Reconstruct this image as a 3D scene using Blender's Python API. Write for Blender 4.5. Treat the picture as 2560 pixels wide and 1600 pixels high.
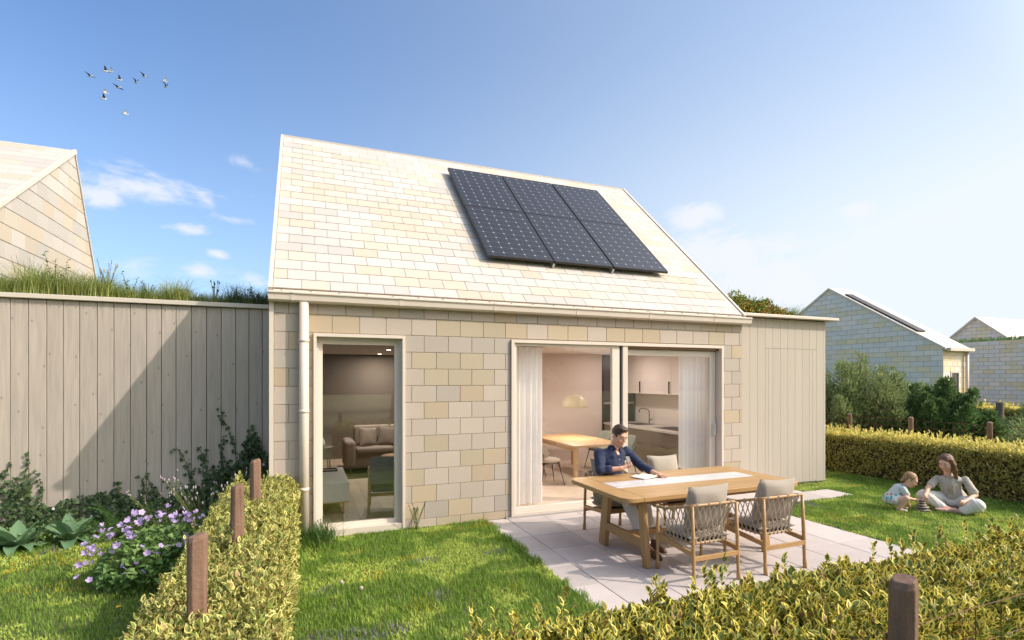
import bpy, math, random
import numpy as np
from mathutils import Vector, Matrix

R = math.radians
rng = np.random.default_rng(7)
random.seed(7)
for o in list(bpy.data.objects):
    bpy.data.objects.remove(o)
scene = bpy.context.scene
COL = scene.collection

# ------------------------------------------------------------------ camera
CAMX, CAMY, CAMZ = -0.3176, -6.8426, 1.9584
YAW = 21.7268
cam_d = bpy.data.cameras.new('camera')
cam = bpy.data.objects.new('camera', cam_d)
COL.objects.link(cam)
cam.location = (CAMX, CAMY, CAMZ)
cam.rotation_euler = (R(90), 0, -R(YAW))
cam_d.sensor_fit = 'HORIZONTAL'
cam_d.sensor_width = 36
cam_d.lens = 1302.02 / 2560 * 36
cam_d.shift_y = (947.53 - 800) / 2560
cam_d.clip_start = 0.05
cam_d.clip_end = 3000
scene.camera = cam

# ------------------------------------------------------------------ sun and sky
SUN = Vector((1.5, -1.0, 1.38)).normalized()      # towards the sun
sun_el = math.asin(SUN.z)
sun_az = math.atan2(SUN.x, SUN.y)                 # clockwise from +Y
sd = bpy.data.lights.new('sun', 'SUN')
sd.energy = 3.15
sd.angle = R(0.55)
sd.color = (1.0, 0.89, 0.79)
sun = bpy.data.objects.new('sun', sd)
COL.objects.link(sun)
sun.rotation_euler = (-SUN).to_track_quat('-Z', 'Y').to_euler()
sun.location = (8, -8, 12)

world = bpy.data.worlds.new('World')
scene.world = world
world.use_nodes = True
wn = world.node_tree
wn.nodes.clear()


def nn(nt, typ, **kw):
    n = nt.nodes.new(typ)
    for k, v in kw.items():
        if k == 'inp':
            for a, b in v.items():
                n.inputs[a].default_value = b
        else:
            setattr(n, k, v)
    return n


def build_sky():
    L = wn.links
    out = nn(wn, 'ShaderNodeOutputWorld')
    bg = nn(wn, 'ShaderNodeBackground')
    bg.inputs['Strength'].default_value = 0.15
    sky = nn(wn, 'ShaderNodeTexSky')
    sky.sky_type = 'NISHITA'
    sky.sun_disc = False
    sky.sun_elevation = sun_el
    sky.sun_rotation = sun_az
    sky.air_density = 1.0
    sky.dust_density = 1.6
    sky.ozone_density = 2.5
    tc = nn(wn, 'ShaderNodeTexCoord')
    sep = nn(wn, 'ShaderNodeSeparateXYZ')
    L.new(tc.outputs['Generated'], sep.inputs[0])

    def m(op, a, b=None, c=None, clamp=False):
        n = nn(wn, 'ShaderNodeMath', operation=op)
        n.use_clamp = clamp
        for i, v in enumerate((a, b, c)):
            if v is None:
                continue
            if isinstance(v, (int, float)):
                n.inputs[i].default_value = v
            else:
                L.new(v, n.inputs[i])
        return n.outputs[0]

    def vdot(vec):
        n = nn(wn, 'ShaderNodeVectorMath', operation='DOT_PRODUCT')
        L.new(tc.outputs['Generated'], n.inputs[0])
        n.inputs[1].default_value = vec
        return n.outputs['Value']

    def mapr(v, a, b, c=0.0, d=1.0, smooth=True):
        n = nn(wn, 'ShaderNodeMapRange')
        n.interpolation_type = 'SMOOTHSTEP' if smooth else 'LINEAR'
        L.new(v, n.inputs[0])
        for i, x in enumerate((a, b, c, d)):
            n.inputs[i + 1].default_value = x
        return n.outputs[0]
    # high thin haze that brightens towards the sun and the horizon
    sh = vdot(tuple(SUN))
    z = sep.outputs['Z']
    haze_s = mapr(sh, -0.40, 0.88)
    haze_h = mapr(z, 0.62, -0.02)
    hz = m('ADD', m('MULTIPLY', haze_s, 0.40), m('MULTIPLY', haze_h, 0.36))
    hz = m('ADD', hz, m('MULTIPLY', m('MULTIPLY', haze_s, haze_h), 0.95), clamp=True)
    # wispy clouds: noise on the dome, stretched along the horizon
    sc = nn(wn, 'ShaderNodeVectorMath', operation='MULTIPLY')
    L.new(tc.outputs['Generated'], sc.inputs[0])
    sc.inputs[1].default_value = (1, 1, 1.9)
    n1 = nn(wn, 'ShaderNodeTexNoise')
    n1.inputs['Scale'].default_value = 11
    n1.inputs['Detail'].default_value = 9
    n1.inputs['Roughness'].default_value = 0.62
    n1.inputs['Distortion'].default_value = 0.35
    L.new(sc.outputs[0], n1.inputs['Vector'])
    base = n1.outputs['Fac']
    tot = None
    # each cloud: direction, half widths along the horizon and upwards
    clouds = [(CLD(370, 466), .078, .024, .85), (CLD(245, 488), .035, .016, .75), (CLD(590, 398), .045, .016, .65), (CLD(540, 364), .032, .014, .5),
              (CLD(335, 655), .060, .026, .7), (CLD(455, 568), .030, .010, .6), (CLD(585, 470), .035, .013, .5), (CLD(575, 545), .04, .009, .35),
              (CLD(545, 636), .018, .008, .6), (CLD(490, 680), .055, .020, .65), (CLD(1735, 538), .048, .024, 1.0), (CLD(1800, 635), .12, .040, 1.0),
              (CLD(1950, 700), .11, .045, .95), (CLD(2145, 535), .03, .015, .7), (CLD(2300, 560), .10, .018, .45), (CLD(620, 700), .06, .016, .35),
              (CLD(-500, 560), .16, .05, .8), (CLD(-1500, 420), .2, .06, .8), (CLD(3300, 500), .2, .06, .7)]
    for d, wx, wz, amp in clouds:
        d = Vector(d)
        t = Vector((d.y, -d.x, 0)).normalized()
        u = m('MULTIPLY', vdot(tuple(t)), 1 / wx)
        v = m('MULTIPLY', m('SUBTRACT', z, d.z), 1 / wz)
        r2 = m('ADD', m('MULTIPLY', u, u), m('MULTIPLY', v, v))
        g = m('SUBTRACT', 1.0, m('MULTIPLY', m('SQRT', r2), 0.62), clamp=True)
        front = m('GREATER_THAN', vdot(tuple(d)), 0.0)
        g = m('MULTIPLY', m('MULTIPLY', g, front), amp)
        tot = g if tot is None else m('MAXIMUM', tot, g)
    cl = m('ADD', m('MULTIPLY', tot, 0.55), m('SUBTRACT', base, 0.62))
    cl = m('MULTIPLY', mapr(cl, 0.02, 0.34), m('MULTIPLY', mapr(tot, 0.0, 0.25), 0.86))
    # colours
    hc = nn(wn, 'ShaderNodeMix', data_type='RGBA')
    L.new(hz, hc.inputs[0])
    tint = nn(wn, 'ShaderNodeMix', data_type='RGBA', blend_type='MULTIPLY')
    tint.inputs[0].default_value = 1.0
    L.new(sky.outputs[0], tint.inputs[6])
    tint.inputs[7].default_value = SKY_TINT
    L.new(tint.outputs[2], hc.inputs[6])
    hc.inputs[7].default_value = HAZE_C
    cc = nn(wn, 'ShaderNodeMix', data_type='RGBA')
    L.new(cl, cc.inputs[0])
    L.new(hc.outputs[2], cc.inputs[6])
    cc.inputs[7].default_value = CLOUD_C
    # the sky grows steadily brighter round the sun
    au = m('ADD', 1.0, m('MULTIPLY', mapr(sh, 0.60, 1.0), 2.2))
    vm = nn(wn, 'ShaderNodeVectorMath', operation='SCALE')
    L.new(cc.outputs[2], vm.inputs[0])
    L.new(au, vm.inputs['Scale'])
    wm = nn(wn, 'ShaderNodeMix', data_type='RGBA')      # and warmer
    L.new(mapr(sh, 0.55, 1.0), wm.inputs[0])
    wm.inputs[6].default_value = (1, 1, 1, 1)
    wm.inputs[7].default_value = (1.35, 1.05, .72, 1)
    vx = nn(wn, 'ShaderNodeVectorMath', operation='MULTIPLY')
    L.new(vm.outputs[0], vx.inputs[0])
    L.new(wm.outputs[2], vx.inputs[1])
    L.new(vx.outputs[0], bg.inputs[0])
    L.new(bg.outputs[0], out.inputs[0])


def CLD(px, py):
    s, c = math.sin(R(YAW)), math.cos(R(YAW))
    a = (px - 1280) / 1302.02
    b = -(py - 947.53) / 1302.02
    return tuple(Vector((s + a * c, c - a * s, b)).normalized())


SKY_TINT = (0.765, 1.02, 1.25, 1)
HAZE_C = (4.75, 5.20, 5.50, 1)
CLOUD_C = (5.0, 5.15, 5.5, 1)
build_sky()

scene.view_settings.view_transform = 'Standard'
scene.view_settings.look = 'None'
scene.view_settings.exposure = 0.30
scene.view_settings.gamma = 1.0
scene.view_settings.use_curve_mapping = False
scene.render.engine = 'CYCLES'
scene.cycles.max_bounces = 8
scene.cycles.diffuse_bounces = 5
scene.cycles.transparent_max_bounces = 16
scene.cycles.caustics_reflective = False
scene.cycles.caustics_refractive = False


# ------------------------------------------------------------------ materials
def new_mat(name):
    m = bpy.data.materials.new(name)
    m.use_nodes = True
    m.node_tree.nodes.clear()
    return m, m.node_tree


def mat(name, col, rough=0.7, var=0.0, noise=None, bump=None, metal=0.0, spec=0.4, coat=0.0, transl=0.0, grain=None, sheen=0.0):
    """plain principled material; var = brightness spread between objects,
    noise=(scale, strength, colour2), bump=(scale, strength), grain=(vec scale, strength)"""
    m, nt = new_mat(name)
    L = nt.links
    out = nn(nt, 'ShaderNodeOutputMaterial')
    p = nn(nt, 'ShaderNodeBsdfPrincipled')
    p.inputs['Roughness'].default_value = rough
    p.inputs['Metallic'].default_value = metal
    p.inputs['Specular IOR Level'].default_value = spec
    p.inputs['Coat Weight'].default_value = coat
    if sheen:
        p.inputs['Sheen Weight'].default_value = sheen
    tc = nn(nt, 'ShaderNodeTexCoord')
    rgb = nn(nt, 'ShaderNodeRGB')
    rgb.outputs[0].default_value = (*col, 1)
    c = rgb.outputs[0]
    oi = nn(nt, 'ShaderNodeObjectInfo')
    if noise:
        n = nn(nt, 'ShaderNodeTexNoise')
        n.inputs['Scale'].default_value = noise[0]
        n.inputs['Detail'].default_value = 6
        n.inputs['Roughness'].default_value = 0.6
        L.new(tc.outputs['Object'], n.inputs['Vector'])
        mr = nn(nt, 'ShaderNodeMapRange')
        mr.inputs[1].default_value = 0.35
        mr.inputs[2].default_value = 0.68
        mr.inputs[4].default_value = noise[1]
        L.new(n.outputs['Fac'], mr.inputs[0])
        mx = nn(nt, 'ShaderNodeMix', data_type='RGBA')
        L.new(mr.outputs[0], mx.inputs[0])
        L.new(c, mx.inputs[6])
        mx.inputs[7].default_value = (*noise[2], 1)
        c = mx.outputs[2]
    if grain:
        mp = nn(nt, 'ShaderNodeMapping')
        mp.inputs['Scale'].default_value = grain[0]
        L.new(tc.outputs['Object'], mp.inputs[0])
        addr = nn(nt, 'ShaderNodeVectorMath', operation='ADD')
        L.new(mp.outputs[0], addr.inputs[0])
        cmb = nn(nt, 'ShaderNodeCombineXYZ')
        mu = nn(nt, 'ShaderNodeMath', operation='MULTIPLY')
        mu.inputs[1].default_value = 37.0
        L.new(oi.outputs['Random'], mu.inputs[0])
        for i in range(3):
            L.new(mu.outputs[0], cmb.inputs[i])
        L.new(cmb.outputs[0], addr.inputs[1])
        n = nn(nt, 'ShaderNodeTexNoise')
        n.inputs['Scale'].default_value = 1.0
        n.inputs['Detail'].default_value = 5
        n.inputs['Roughness'].default_value = 0.65
        n.inputs['Distortion'].default_value = 0.4
        L.new(addr.outputs[0], n.inputs['Vector'])
        mr = nn(nt, 'ShaderNodeMapRange')
        mr.inputs[1].default_value = 0.3
        mr.inputs[2].default_value = 0.7
        mr.inputs[3].default_value = 1 - grain[1]
        mr.inputs[4].default_value = 1 + grain[1] * .6
        L.new(n.outputs['Fac'], mr.inputs[0])
        hs = nn(nt, 'ShaderNodeHueSaturation')
        L.new(mr.outputs[0], hs.inputs['Value'])
        L.new(c, hs.inputs['Color'])
        c = hs.outputs[0]
    if var:
        hs = nn(nt, 'ShaderNodeHueSaturation')
        mr = nn(nt, 'ShaderNodeMapRange')
        mr.inputs[3].default_value = 1 - var
        mr.inputs[4].default_value = 1 + var
        L.new(oi.outputs['Random'], mr.inputs[0])
        L.new(mr.outputs[0], hs.inputs['Value'])
        L.new(c, hs.inputs['Color'])
        c = hs.outputs[0]
    L.new(c, p.inputs['Base Color'])
    if bump:
        n = nn(nt, 'ShaderNodeTexNoise')
        n.inputs['Scale'].default_value = bump[0]
        n.inputs['Detail'].default_value = 4
        L.new(tc.outputs['Object'], n.inputs['Vector'])
        b = nn(nt, 'ShaderNodeBump')
        b.inputs['Strength'].default_value = bump[1]
        b.inputs['Distance'].default_value = 0.01
        L.new(n.outputs['Fac'], b.inputs['Height'])
        L.new(b.outputs[0], p.inputs['Normal'])
    if transl:
        t = nn(nt, 'ShaderNodeBsdfTranslucent')
        L.new(c, t.inputs[0])
        ms = nn(nt, 'ShaderNodeMixShader')
        ms.inputs[0].default_value = transl
        L.new(p.outputs[0], ms.inputs[1])
        L.new(t.outputs[0], ms.inputs[2])
        L.new(ms.outputs[0], out.inputs[0])
    else:
        L.new(p.outputs[0], out.inputs[0])
    return m


def leaf_mat(name, c1, c2, edge=None, edge_at=0.55, transl=0.35, rough=0.5, dry=None):
    """foliage read from the mesh attributes rnd (per leaf) and mar (0 midrib, 1 margin)"""
    m, nt = new_mat(name)
    L = nt.links
    out = nn(nt, 'ShaderNodeOutputMaterial')
    p = nn(nt, 'ShaderNodeBsdfPrincipled')
    p.inputs['Roughness'].default_value = rough
    p.inputs['Specular IOR Level'].default_value = 0.3
    a = nn(nt, 'ShaderNodeAttribute', attribute_name='rnd')
    oi = nn(nt, 'ShaderNodeObjectInfo')
    ad = nn(nt, 'ShaderNodeMath', operation='ADD')
    L.new(a.outputs['Fac'], ad.inputs[0])
    L.new(oi.outputs['Random'], ad.inputs[1])
    fr = nn(nt, 'ShaderNodeMath', operation='FRACT')
    L.new(ad.outputs[0], fr.inputs[0])
    mx = nn(nt, 'ShaderNodeMix', data_type='RGBA')
    L.new(fr.outputs[0], mx.inputs[0])
    mx.inputs[6].default_value = (*c1, 1)
    mx.inputs[7].default_value = (*c2, 1)
    c = mx.outputs[2]
    if dry:
        gt = nn(nt, 'ShaderNodeMapRange')
        gt.inputs[1].default_value = 0.80
        gt.inputs[2].default_value = 0.92
        r2 = nn(nt, 'ShaderNodeMath', operation='MULTIPLY')
        r2.inputs[1].default_value = 7.3
        L.new(fr.outputs[0], r2.inputs[0])
        f2 = nn(nt, 'ShaderNodeMath', operation='FRACT')
        L.new(r2.outputs[0], f2.inputs[0])
        L.new(f2.outputs[0], gt.inputs[0])
        md = nn(nt, 'ShaderNodeMix', data_type='RGBA')
        L.new(gt.outputs[0], md.inputs[0])
        L.new(c, md.inputs[6])
        md.inputs[7].default_value = (*dry, 1)
        c = md.outputs[2]
    if edge:
        e = nn(nt, 'ShaderNodeAttribute', attribute_name='mar')
        # a ragged margin whose width differs from leaf to leaf
        off = nn(nt, 'ShaderNodeMapRange')
        off.inputs[3].default_value = edge_at - 0.36
        off.inputs[4].default_value = edge_at + 0.40
        L.new(fr.outputs[0], off.inputs[0])
        sb = nn(nt, 'ShaderNodeMath', operation='SUBTRACT')
        L.new(e.outputs['Fac'], sb.inputs[0])
        L.new(off.outputs[0], sb.inputs[1])
        st = nn(nt, 'ShaderNodeMapRange')
        st.inputs[1].default_value = -0.06
        st.inputs[2].default_value = 0.06
        L.new(sb.outputs[0], st.inputs[0])
        m2 = nn(nt, 'ShaderNodeMix', data_type='RGBA')
        L.new(st.outputs[0], m2.inputs[0])
        L.new(c, m2.inputs[6])
        m2.inputs[7].default_value = (*edge, 1)
        c = m2.outputs[2]
    L.new(c, p.inputs['Base Color'])
    t = nn(nt, 'ShaderNodeBsdfTranslucent')
    L.new(c, t.inputs[0])
    ms = nn(nt, 'ShaderNodeMixShader')
    ms.inputs[0].default_value = transl
    L.new(p.outputs[0], ms.inputs[1])
    L.new(t.outputs[0], ms.inputs[2])
    L.new(ms.outputs[0], out.inputs[0])
    return m


def col_mat(name, transl=0.3, rough=0.6):
    m, nt = new_mat(name)
    L = nt.links
    out = nn(nt, 'ShaderNodeOutputMaterial')
    p = nn(nt, 'ShaderNodeBsdfPrincipled')
    p.inputs['Roughness'].default_value = rough
    p.inputs['Specular IOR Level'].default_value = 0.25
    a = nn(nt, 'ShaderNodeAttribute', attribute_name='Col')
    L.new(a.outputs['Color'], p.inputs['Base Color'])
    t = nn(nt, 'ShaderNodeBsdfTranslucent')
    L.new(a.outputs['Color'], t.inputs[0])
    ms = nn(nt, 'ShaderNodeMixShader')
    ms.inputs[0].default_value = transl
    L.new(p.outputs[0], ms.inputs[1])
    L.new(t.outputs[0], ms.inputs[2])
    L.new(ms.outputs[0], out.inputs[0])
    return m


def glass_mat(name, ior=1.55, tint=(0.96, 0.97, 0.96)):
    m, nt = new_mat(name)
    L = nt.links
    out = nn(nt, 'ShaderNodeOutputMaterial')
    tr = nn(nt, 'ShaderNodeBsdfTransparent')
    tr.inputs[0].default_value = (*tint, 1)
    gl = nn(nt, 'ShaderNodeBsdfGlossy')
    gl.inputs['Roughness'].default_value = 0.003
    f = nn(nt, 'ShaderNodeFresnel')
    ge = nn(nt, 'ShaderNodeNewGeometry')
    mi = nn(nt, 'ShaderNodeMapRange')
    mi.inputs[3].default_value = ior
    mi.inputs[4].default_value = 1 / ior
    L.new(ge.outputs['Backfacing'], mi.inputs[0])
    L.new(mi.outputs[0], f.inputs[0])
    ms = nn(nt, 'ShaderNodeMixShader')
    L.new(f.outputs[0], ms.inputs[0])
    L.new(tr.outputs[0], ms.inputs[1])
    L.new(gl.outputs[0], ms.inputs[2])
    L.new(ms.outputs[0], out.inputs[0])
    return m


def emit_mat(name, col, s):
    m, nt = new_mat(name)
    out = nn(nt, 'ShaderNodeOutputMaterial')
    e = nn(nt, 'ShaderNodeEmission')
    e.inputs[0].default_value = (*col, 1)
    e.inputs[1].default_value = s
    nt.links.new(e.outputs[0], out.inputs[0])
    return m


M = {}
TB = (14, 0.20)
M['tile_cream'] = mat('tile_cream', (0.474, 0.396, 0.331), .75, .05, (9, .25, (.45, .38, .32)), (60, .25))
M['tile_grey'] = mat('tile_grey', (0.422, 0.364, 0.309), .75, .05, (9, .25, (.40, .35, .30)), (60, .25))
M['tile_tan'] = mat('tile_tan', (0.470, 0.374, 0.265), .75, .06, (9, .25, (.45, .36, .26)), (60, .25))
M['tile_olive'] = mat('tile_olive', (0.435, 0.361, 0.261), .75, .05, (9, .25, (.41, .345, .25)), (60, .25))
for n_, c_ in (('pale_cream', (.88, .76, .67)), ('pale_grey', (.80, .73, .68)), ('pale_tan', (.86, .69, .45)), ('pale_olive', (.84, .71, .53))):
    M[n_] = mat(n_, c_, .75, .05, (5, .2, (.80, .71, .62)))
TILES = ['tile_cream', 'tile_grey', 'tile_tan', 'tile_olive']
M['roof_cream'] = mat('roof_cream', (0.527, 0.480, 0.442), .8, .05, (9, .22, (.53, .48, .43)), (60, .2))
M['roof_grey'] = mat('roof_grey', (0.475, 0.439, 0.404), .8, .05, (9, .22, (.46, .42, .385)), (60, .2))
M['roof_tan'] = mat('roof_tan', (0.518, 0.442, 0.361), .8, .05, (9, .22, (.51, .43, .34)), (60, .2))
M['roof_sand'] = mat('roof_sand', (0.522, 0.465, 0.389), .8, .05, (9, .22, (.52, .46, .37)), (60, .2))
M['batten'] = mat('batten', (.20, .165, .125), .9)
M['gap_roof'] = mat('gap_roof', (.50, .44, .36), .9)
M['gap_cream'] = mat('gap_cream', (.41, .355, .29), .9)
M['cream_paint'] = mat('cream_paint', (0.654, 0.565, 0.486), .42, .02, (3, .15, (.70, .60, .51)))
M['frame_paint'] = mat('frame_paint', (.72, .635, .55), .35)
M['frame_grey'] = mat('frame_grey', (.60, .58, .55), .35)
M['render_inside'] = mat('render_inside', (.62, .52, .46), .9)
M['plaster'] = mat('plaster', (.70, .62, .57), .92, 0, (2, .2, (.66, .57, .52)))
M['plaster_pink'] = mat('plaster_pink', (.66, .55, .50), .92, 0, (60, .25, (.58, .48, .44)))
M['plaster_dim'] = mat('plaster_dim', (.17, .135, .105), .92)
M['ceiling'] = mat('ceiling', (.74, .68, .64), .9)
M['floor_tile'] = mat('floor_tile', (.66, .54, .42), .45, .03, (3, .3, (.60, .48, .38)))
M['floor_oak'] = mat('floor_oak', (.60, .46, .33), .5, .10, grain=((2, 30, 2), .22))
M['glass'] = glass_mat('glass', 1.6, (.99, .99, .99))
M['glass_dark'] = glass_mat('glass_dark', 2.0, (.93, .93, .93))


def board_mat(name, col, var=.06, gs=.16, sc=(26, 26, 1.6), knots=True):
    m = mat(name, col, .8, var, grain=(sc, gs))
    nt = m.node_tree
    L = nt.links
    p = [n for n in nt.nodes if n.type == 'BSDF_PRINCIPLED'][0]
    src = p.inputs['Base Color'].links[0].from_socket
    if knots:
        tc = [n for n in nt.nodes if n.type == 'TEX_COORD'][0]
        v = nn(nt, 'ShaderNodeTexVoronoi')
        v.voronoi_dimensions = '2D'
        v.inputs['Scale'].default_value = 3.4
        oi = [n for n in nt.nodes if n.type == 'OBJECT_INFO'][0]
        sp_ = nn(nt, 'ShaderNodeSeparateXYZ')
        L.new(tc.outputs['Object'], sp_.inputs[0])
        mu_ = nn(nt, 'ShaderNodeMath', operation='MULTIPLY_ADD')
        mu_.inputs[1].default_value = 61.0
        L.new(oi.outputs['Random'], mu_.inputs[0])
        L.new(sp_.outputs['X'], mu_.inputs[2])
        cb_ = nn(nt, 'ShaderNodeCombineXYZ')
        L.new(mu_.outputs[0], cb_.inputs[0])
        hz_ = nn(nt, 'ShaderNodeMath', operation='MULTIPLY')
        hz_.inputs[1].default_value = .55
        L.new(sp_.outputs['Z'], hz_.inputs[0])
        L.new(hz_.outputs[0], cb_.inputs[1])
        L.new(cb_.outputs[0], v.inputs['Vector'])
        mr = nn(nt, 'ShaderNodeMapRange')
        mr.inputs[1].default_value = 0.015
        mr.inputs[2].default_value = 0.045
        mr.inputs[3].default_value = 0.75
        mr.inputs[4].default_value = 0.0
        L.new(v.outputs['Distance'], mr.inputs[0])
        mx = nn(nt, 'ShaderNodeMix', data_type='RGBA')
        L.new(mr.outputs[0], mx.inputs[0])
        L.new(src, mx.inputs[6])
        mx.inputs[7].default_value = (col[0] * .45, col[1] * .42, col[2] * .4, 1)
        L.new(mx.outputs[2], p.inputs['Base Color'])
    return m


M['board_grey'] = board_mat('board_grey', (0.479, 0.409, 0.349))
M['board_cream'] = board_mat('board_cream', (0.478, 0.419, 0.354), .02, .04, knots=False)
M['coping'] = mat('coping', (.62, .545, .46), .6)
M['paving'] = mat('paving', (.52, .455, .435), .8, .10, (3.5, .6, (.44, .385, .365)), (90, .15))
M['joint_sand'] = mat('joint_sand', (.13, .11, .095), .95)
M['soil'] = mat('soil', (.11, .13, .04), .95, 0, (7, .8, (.06, .10, .025)))
M['meadow'] = mat('meadow', (.20, .23, .08), .95, 0, (.5, .9, (.14, .13, .06)))
M['post_brown'] = mat('post_brown', (.235, .145, .10), .8, .10, (4, .5, (.17, .085, .055)), (40, .5), grain=((40, 40, 3), .30))
M['post_grey'] = mat('post_grey', (.18, .13, .11), .8, .10, grain=((40, 40, 3), .30))
M['rust'] = mat('rust', (.16, .075, .045), .8, metal=.2)
M['twigs'] = mat('twigs', (.055, .045, .022), .95, 0, (30, .8, (.09, .07, .03)))
M['hedge_leaf'] = leaf_mat('hedge_leaf', (.050, .090, .022), (.16, .20, .04), (.78, .66, .13), .60, .24, dry=(.26, .15, .07))
M['hedge_leaf_cream'] = leaf_mat('hedge_leaf_cream', (.085, .135, .035), (.23, .28, .06), (.70, .62, .20), .62, .26, dry=(.34, .22, .09))
M['hedge_far'] = leaf_mat('hedge_far', (.33, .31, .085), (.60, .52, .15), None, transl=.3, dry=(.44, .33, .10))
M['hedge_sunlit_top'] = leaf_mat('hedge_sunlit_top', (.72, .60, .15), (.86, .78, .28), None, transl=.4, dry=(.40, .42, .10))  # top leaves of the far hedges, sunlight included in the colour
M['grass'] = col_mat('grass', .38)
M['petals'] = col_mat('petals', .35)
M['ivy_leaf'] = leaf_mat('ivy_leaf', (.035, .07, .028), (.10, .15, .055), None, transl=.2, rough=.4)
M['hosta_leaf'] = leaf_mat('hosta_leaf', (.13, .23, .12), (.19, .31, .16), None, transl=.25, rough=.45)
M['fern_leaf'] = leaf_mat('fern_leaf', (.08, .17, .035), (.14, .24, .06), None, transl=.35)
M['ger_leaf'] = leaf_mat('ger_leaf', (.12, .22, .06), (.24, .37, .11), None, transl=.3)
M['willow_leaf'] = leaf_mat('willow_leaf', (.19, .25, .10), (.36, .41, .17), None, transl=.35)
M['bush_leaf'] = leaf_mat('bush_leaf', (.085, .15, .05), (.18, .28, .09), None, transl=.3)
M['tree_leaf'] = leaf_mat('tree_leaf', (.05, .07, .02), (.10, .12, .035), None, transl=.3)
M['sedum'] = leaf_mat('sedum', (.08, .17, .03), (.22, .31, .055), None, transl=.25, dry=(.55, .25, .04))
M['lavender_stem'] = mat('lavender_stem', (.20, .22, .11), .8)
M['dry_head'] = mat('dry_head', (.42, .33, .36), .8)
M['stem'] = mat('stem', (.10, .13, .04), .8)
M['bark'] = mat('bark', (.12, .08, .055), .9, 0, (12, .6, (.07, .05, .035)), (30, .5))
M['petal'] = mat('petal', (.53, .40, .68), .6, .18, transl=.3)
M['petal_white'] = mat('petal_white', (.85, .82, .85), .6, transl=.3)
M['seed'] = mat('seed', (.055, .035, .02), .8)
M['fluff'] = mat('fluff', (.55, .48, .40), .9, transl=.3)
M['teak'] = mat('teak', (.43, .255, .105), .42, .05, (2.5, .35, (.39, .22, .085)), grain=((3, 34, 34), .17))
M['teak_leg'] = mat('teak_leg', (.40, .24, .105), .45, .06, grain=((30, 30, 3), .15))
M['rope'] = mat('rope', (.50, .42, .31), .85, 0, (60, .5, (.31, .25, .175)), (150, .6))
M['cushion'] = mat('cushion', (.38, .325, .265), .95, .03, (160, .35, (.30, .25, .20)), (240, .3), sheen=.2)
M['oak_in'] = mat('oak_in', (.55, .36, .19), .4, .05, grain=((2.5, 25, 25), .15))
M['marble'] = None
M['skin'] = mat('skin', (.66, .37, .25), .5, 0, (14, .35, (.55, .28, .19)), spec=.35)
M['skin_fair'] = mat('skin_fair', (.74, .44, .32), .5, 0, (14, .35, (.62, .34, .25)), spec=.35)
M['hair_dark'] = mat('hair_dark', (.065, .036, .022), .5, grain=((90, 20, 20), .5))
M['hair_brown'] = mat('hair_brown', (.16, .08, .045), .5, grain=((60, 60, 8), .45))
M['hair_blond'] = mat('hair_blond', (.36, .22, .11), .5, grain=((70, 70, 20), .4))
M['navy_linen'] = mat('navy_linen', (.015, .022, .060), .9, 0, (40, .5, (.026, .036, .088)), (45, .5), sheen=.15)
M['white_cotton'] = mat('white_cotton', (.78, .74, .67), .9, 0, (12, .3, (.60, .56, .50)), (25, .5))
M['beige_linen'] = mat('beige_linen', (.50, .45, .385), .9, 0, (40, .4, (.42, .375, .315)), (30, .5))
M['button'] = mat('button', (.75, .72, .66), .4)
M['leather'] = mat('leather', (.10, .055, .035), .5)
M['eye'] = mat('eye', (.03, .02, .015), .3)
M['lips'] = mat('lips', (.45, .19, .15), .5)
M['teeth'] = mat('teeth', (.8, .76, .7), .4)
M['mouth'] = mat('mouth', (.12, .02, .02), .6)
M['phone'] = mat('phone', (.025, .028, .03), .25)
M['phone_edge'] = mat('phone_edge', (.45, .40, .33), .35, metal=.7)
M['paper'] = mat('paper', (.74, .70, .62), .85, 0, (5, .2, (.68, .64, .56)))
M['cover'] = mat('cover', (.10, .09, .08), .7)
M['stone'] = mat('stone', (.30, .25, .20), .85, .12, (12, .5, (.22, .18, .15)), (60, .3))
M['curtain'] = mat('curtain', (.95, .94, .93), .9, transl=.3)
M['fabric_grey'] = mat('fabric_grey', (.30, .32, .28), .95, .04, (120, .3, (.24, .26, .23)))
M['fabric_taupe'] = mat('fabric_taupe', (.36, .29, .235), .95, .05, (100, .3, (.30, .24, .195)))
M['fabric_sand'] = mat('fabric_sand', (.50, .42, .33), .95, .05, (100, .3, (.44, .36, .28)))
M['white_lacquer'] = mat('white_lacquer', (.86, .84, .80), .4)
M['black_metal'] = mat('black_metal', (.025, .022, .02), .4)
M['dark_cabinet'] = mat('dark_cabinet', (.075, .06, .058), .45, .04)
M['brown_cabinet'] = mat('brown_cabinet', (.17, .125, .10), .5, .05)
M['worktop'] = mat('worktop', (.52, .46, .42), .35, 0, (8, .3, (.42, .37, .34)))
M['steel'] = mat('steel', (.55, .52, .48), .3, metal=.9)
M['bronze'] = mat('bronze', (.16, .10, .06), .35, metal=.8)
M['lamp_cream'] = mat('lamp_cream', (.80, .70, .50), .4)
M['rug'] = mat('rug', (.05, .045, .03), .95)
M['lampglow'] = emit_mat('lampglow', (1, .85, .62), 14)
M['spot'] = emit_mat('spot', (1, .86, .66), 9)
M['gull_dark'] = mat('gull_dark', (.03, .03, .04), .7)
M['gull_white'] = mat('gull_white', (.62, .62, .64), .7)
M['galv'] = mat('galv', (.5, .48, .45), .4, metal=.6)
M['panel_frame'] = mat('panel_frame', (.045, .038, .036), .45, metal=.3)
M['baby'] = None
M['dark_side'] = mat('dark_side', (.06, .055, .05), .7)


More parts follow.
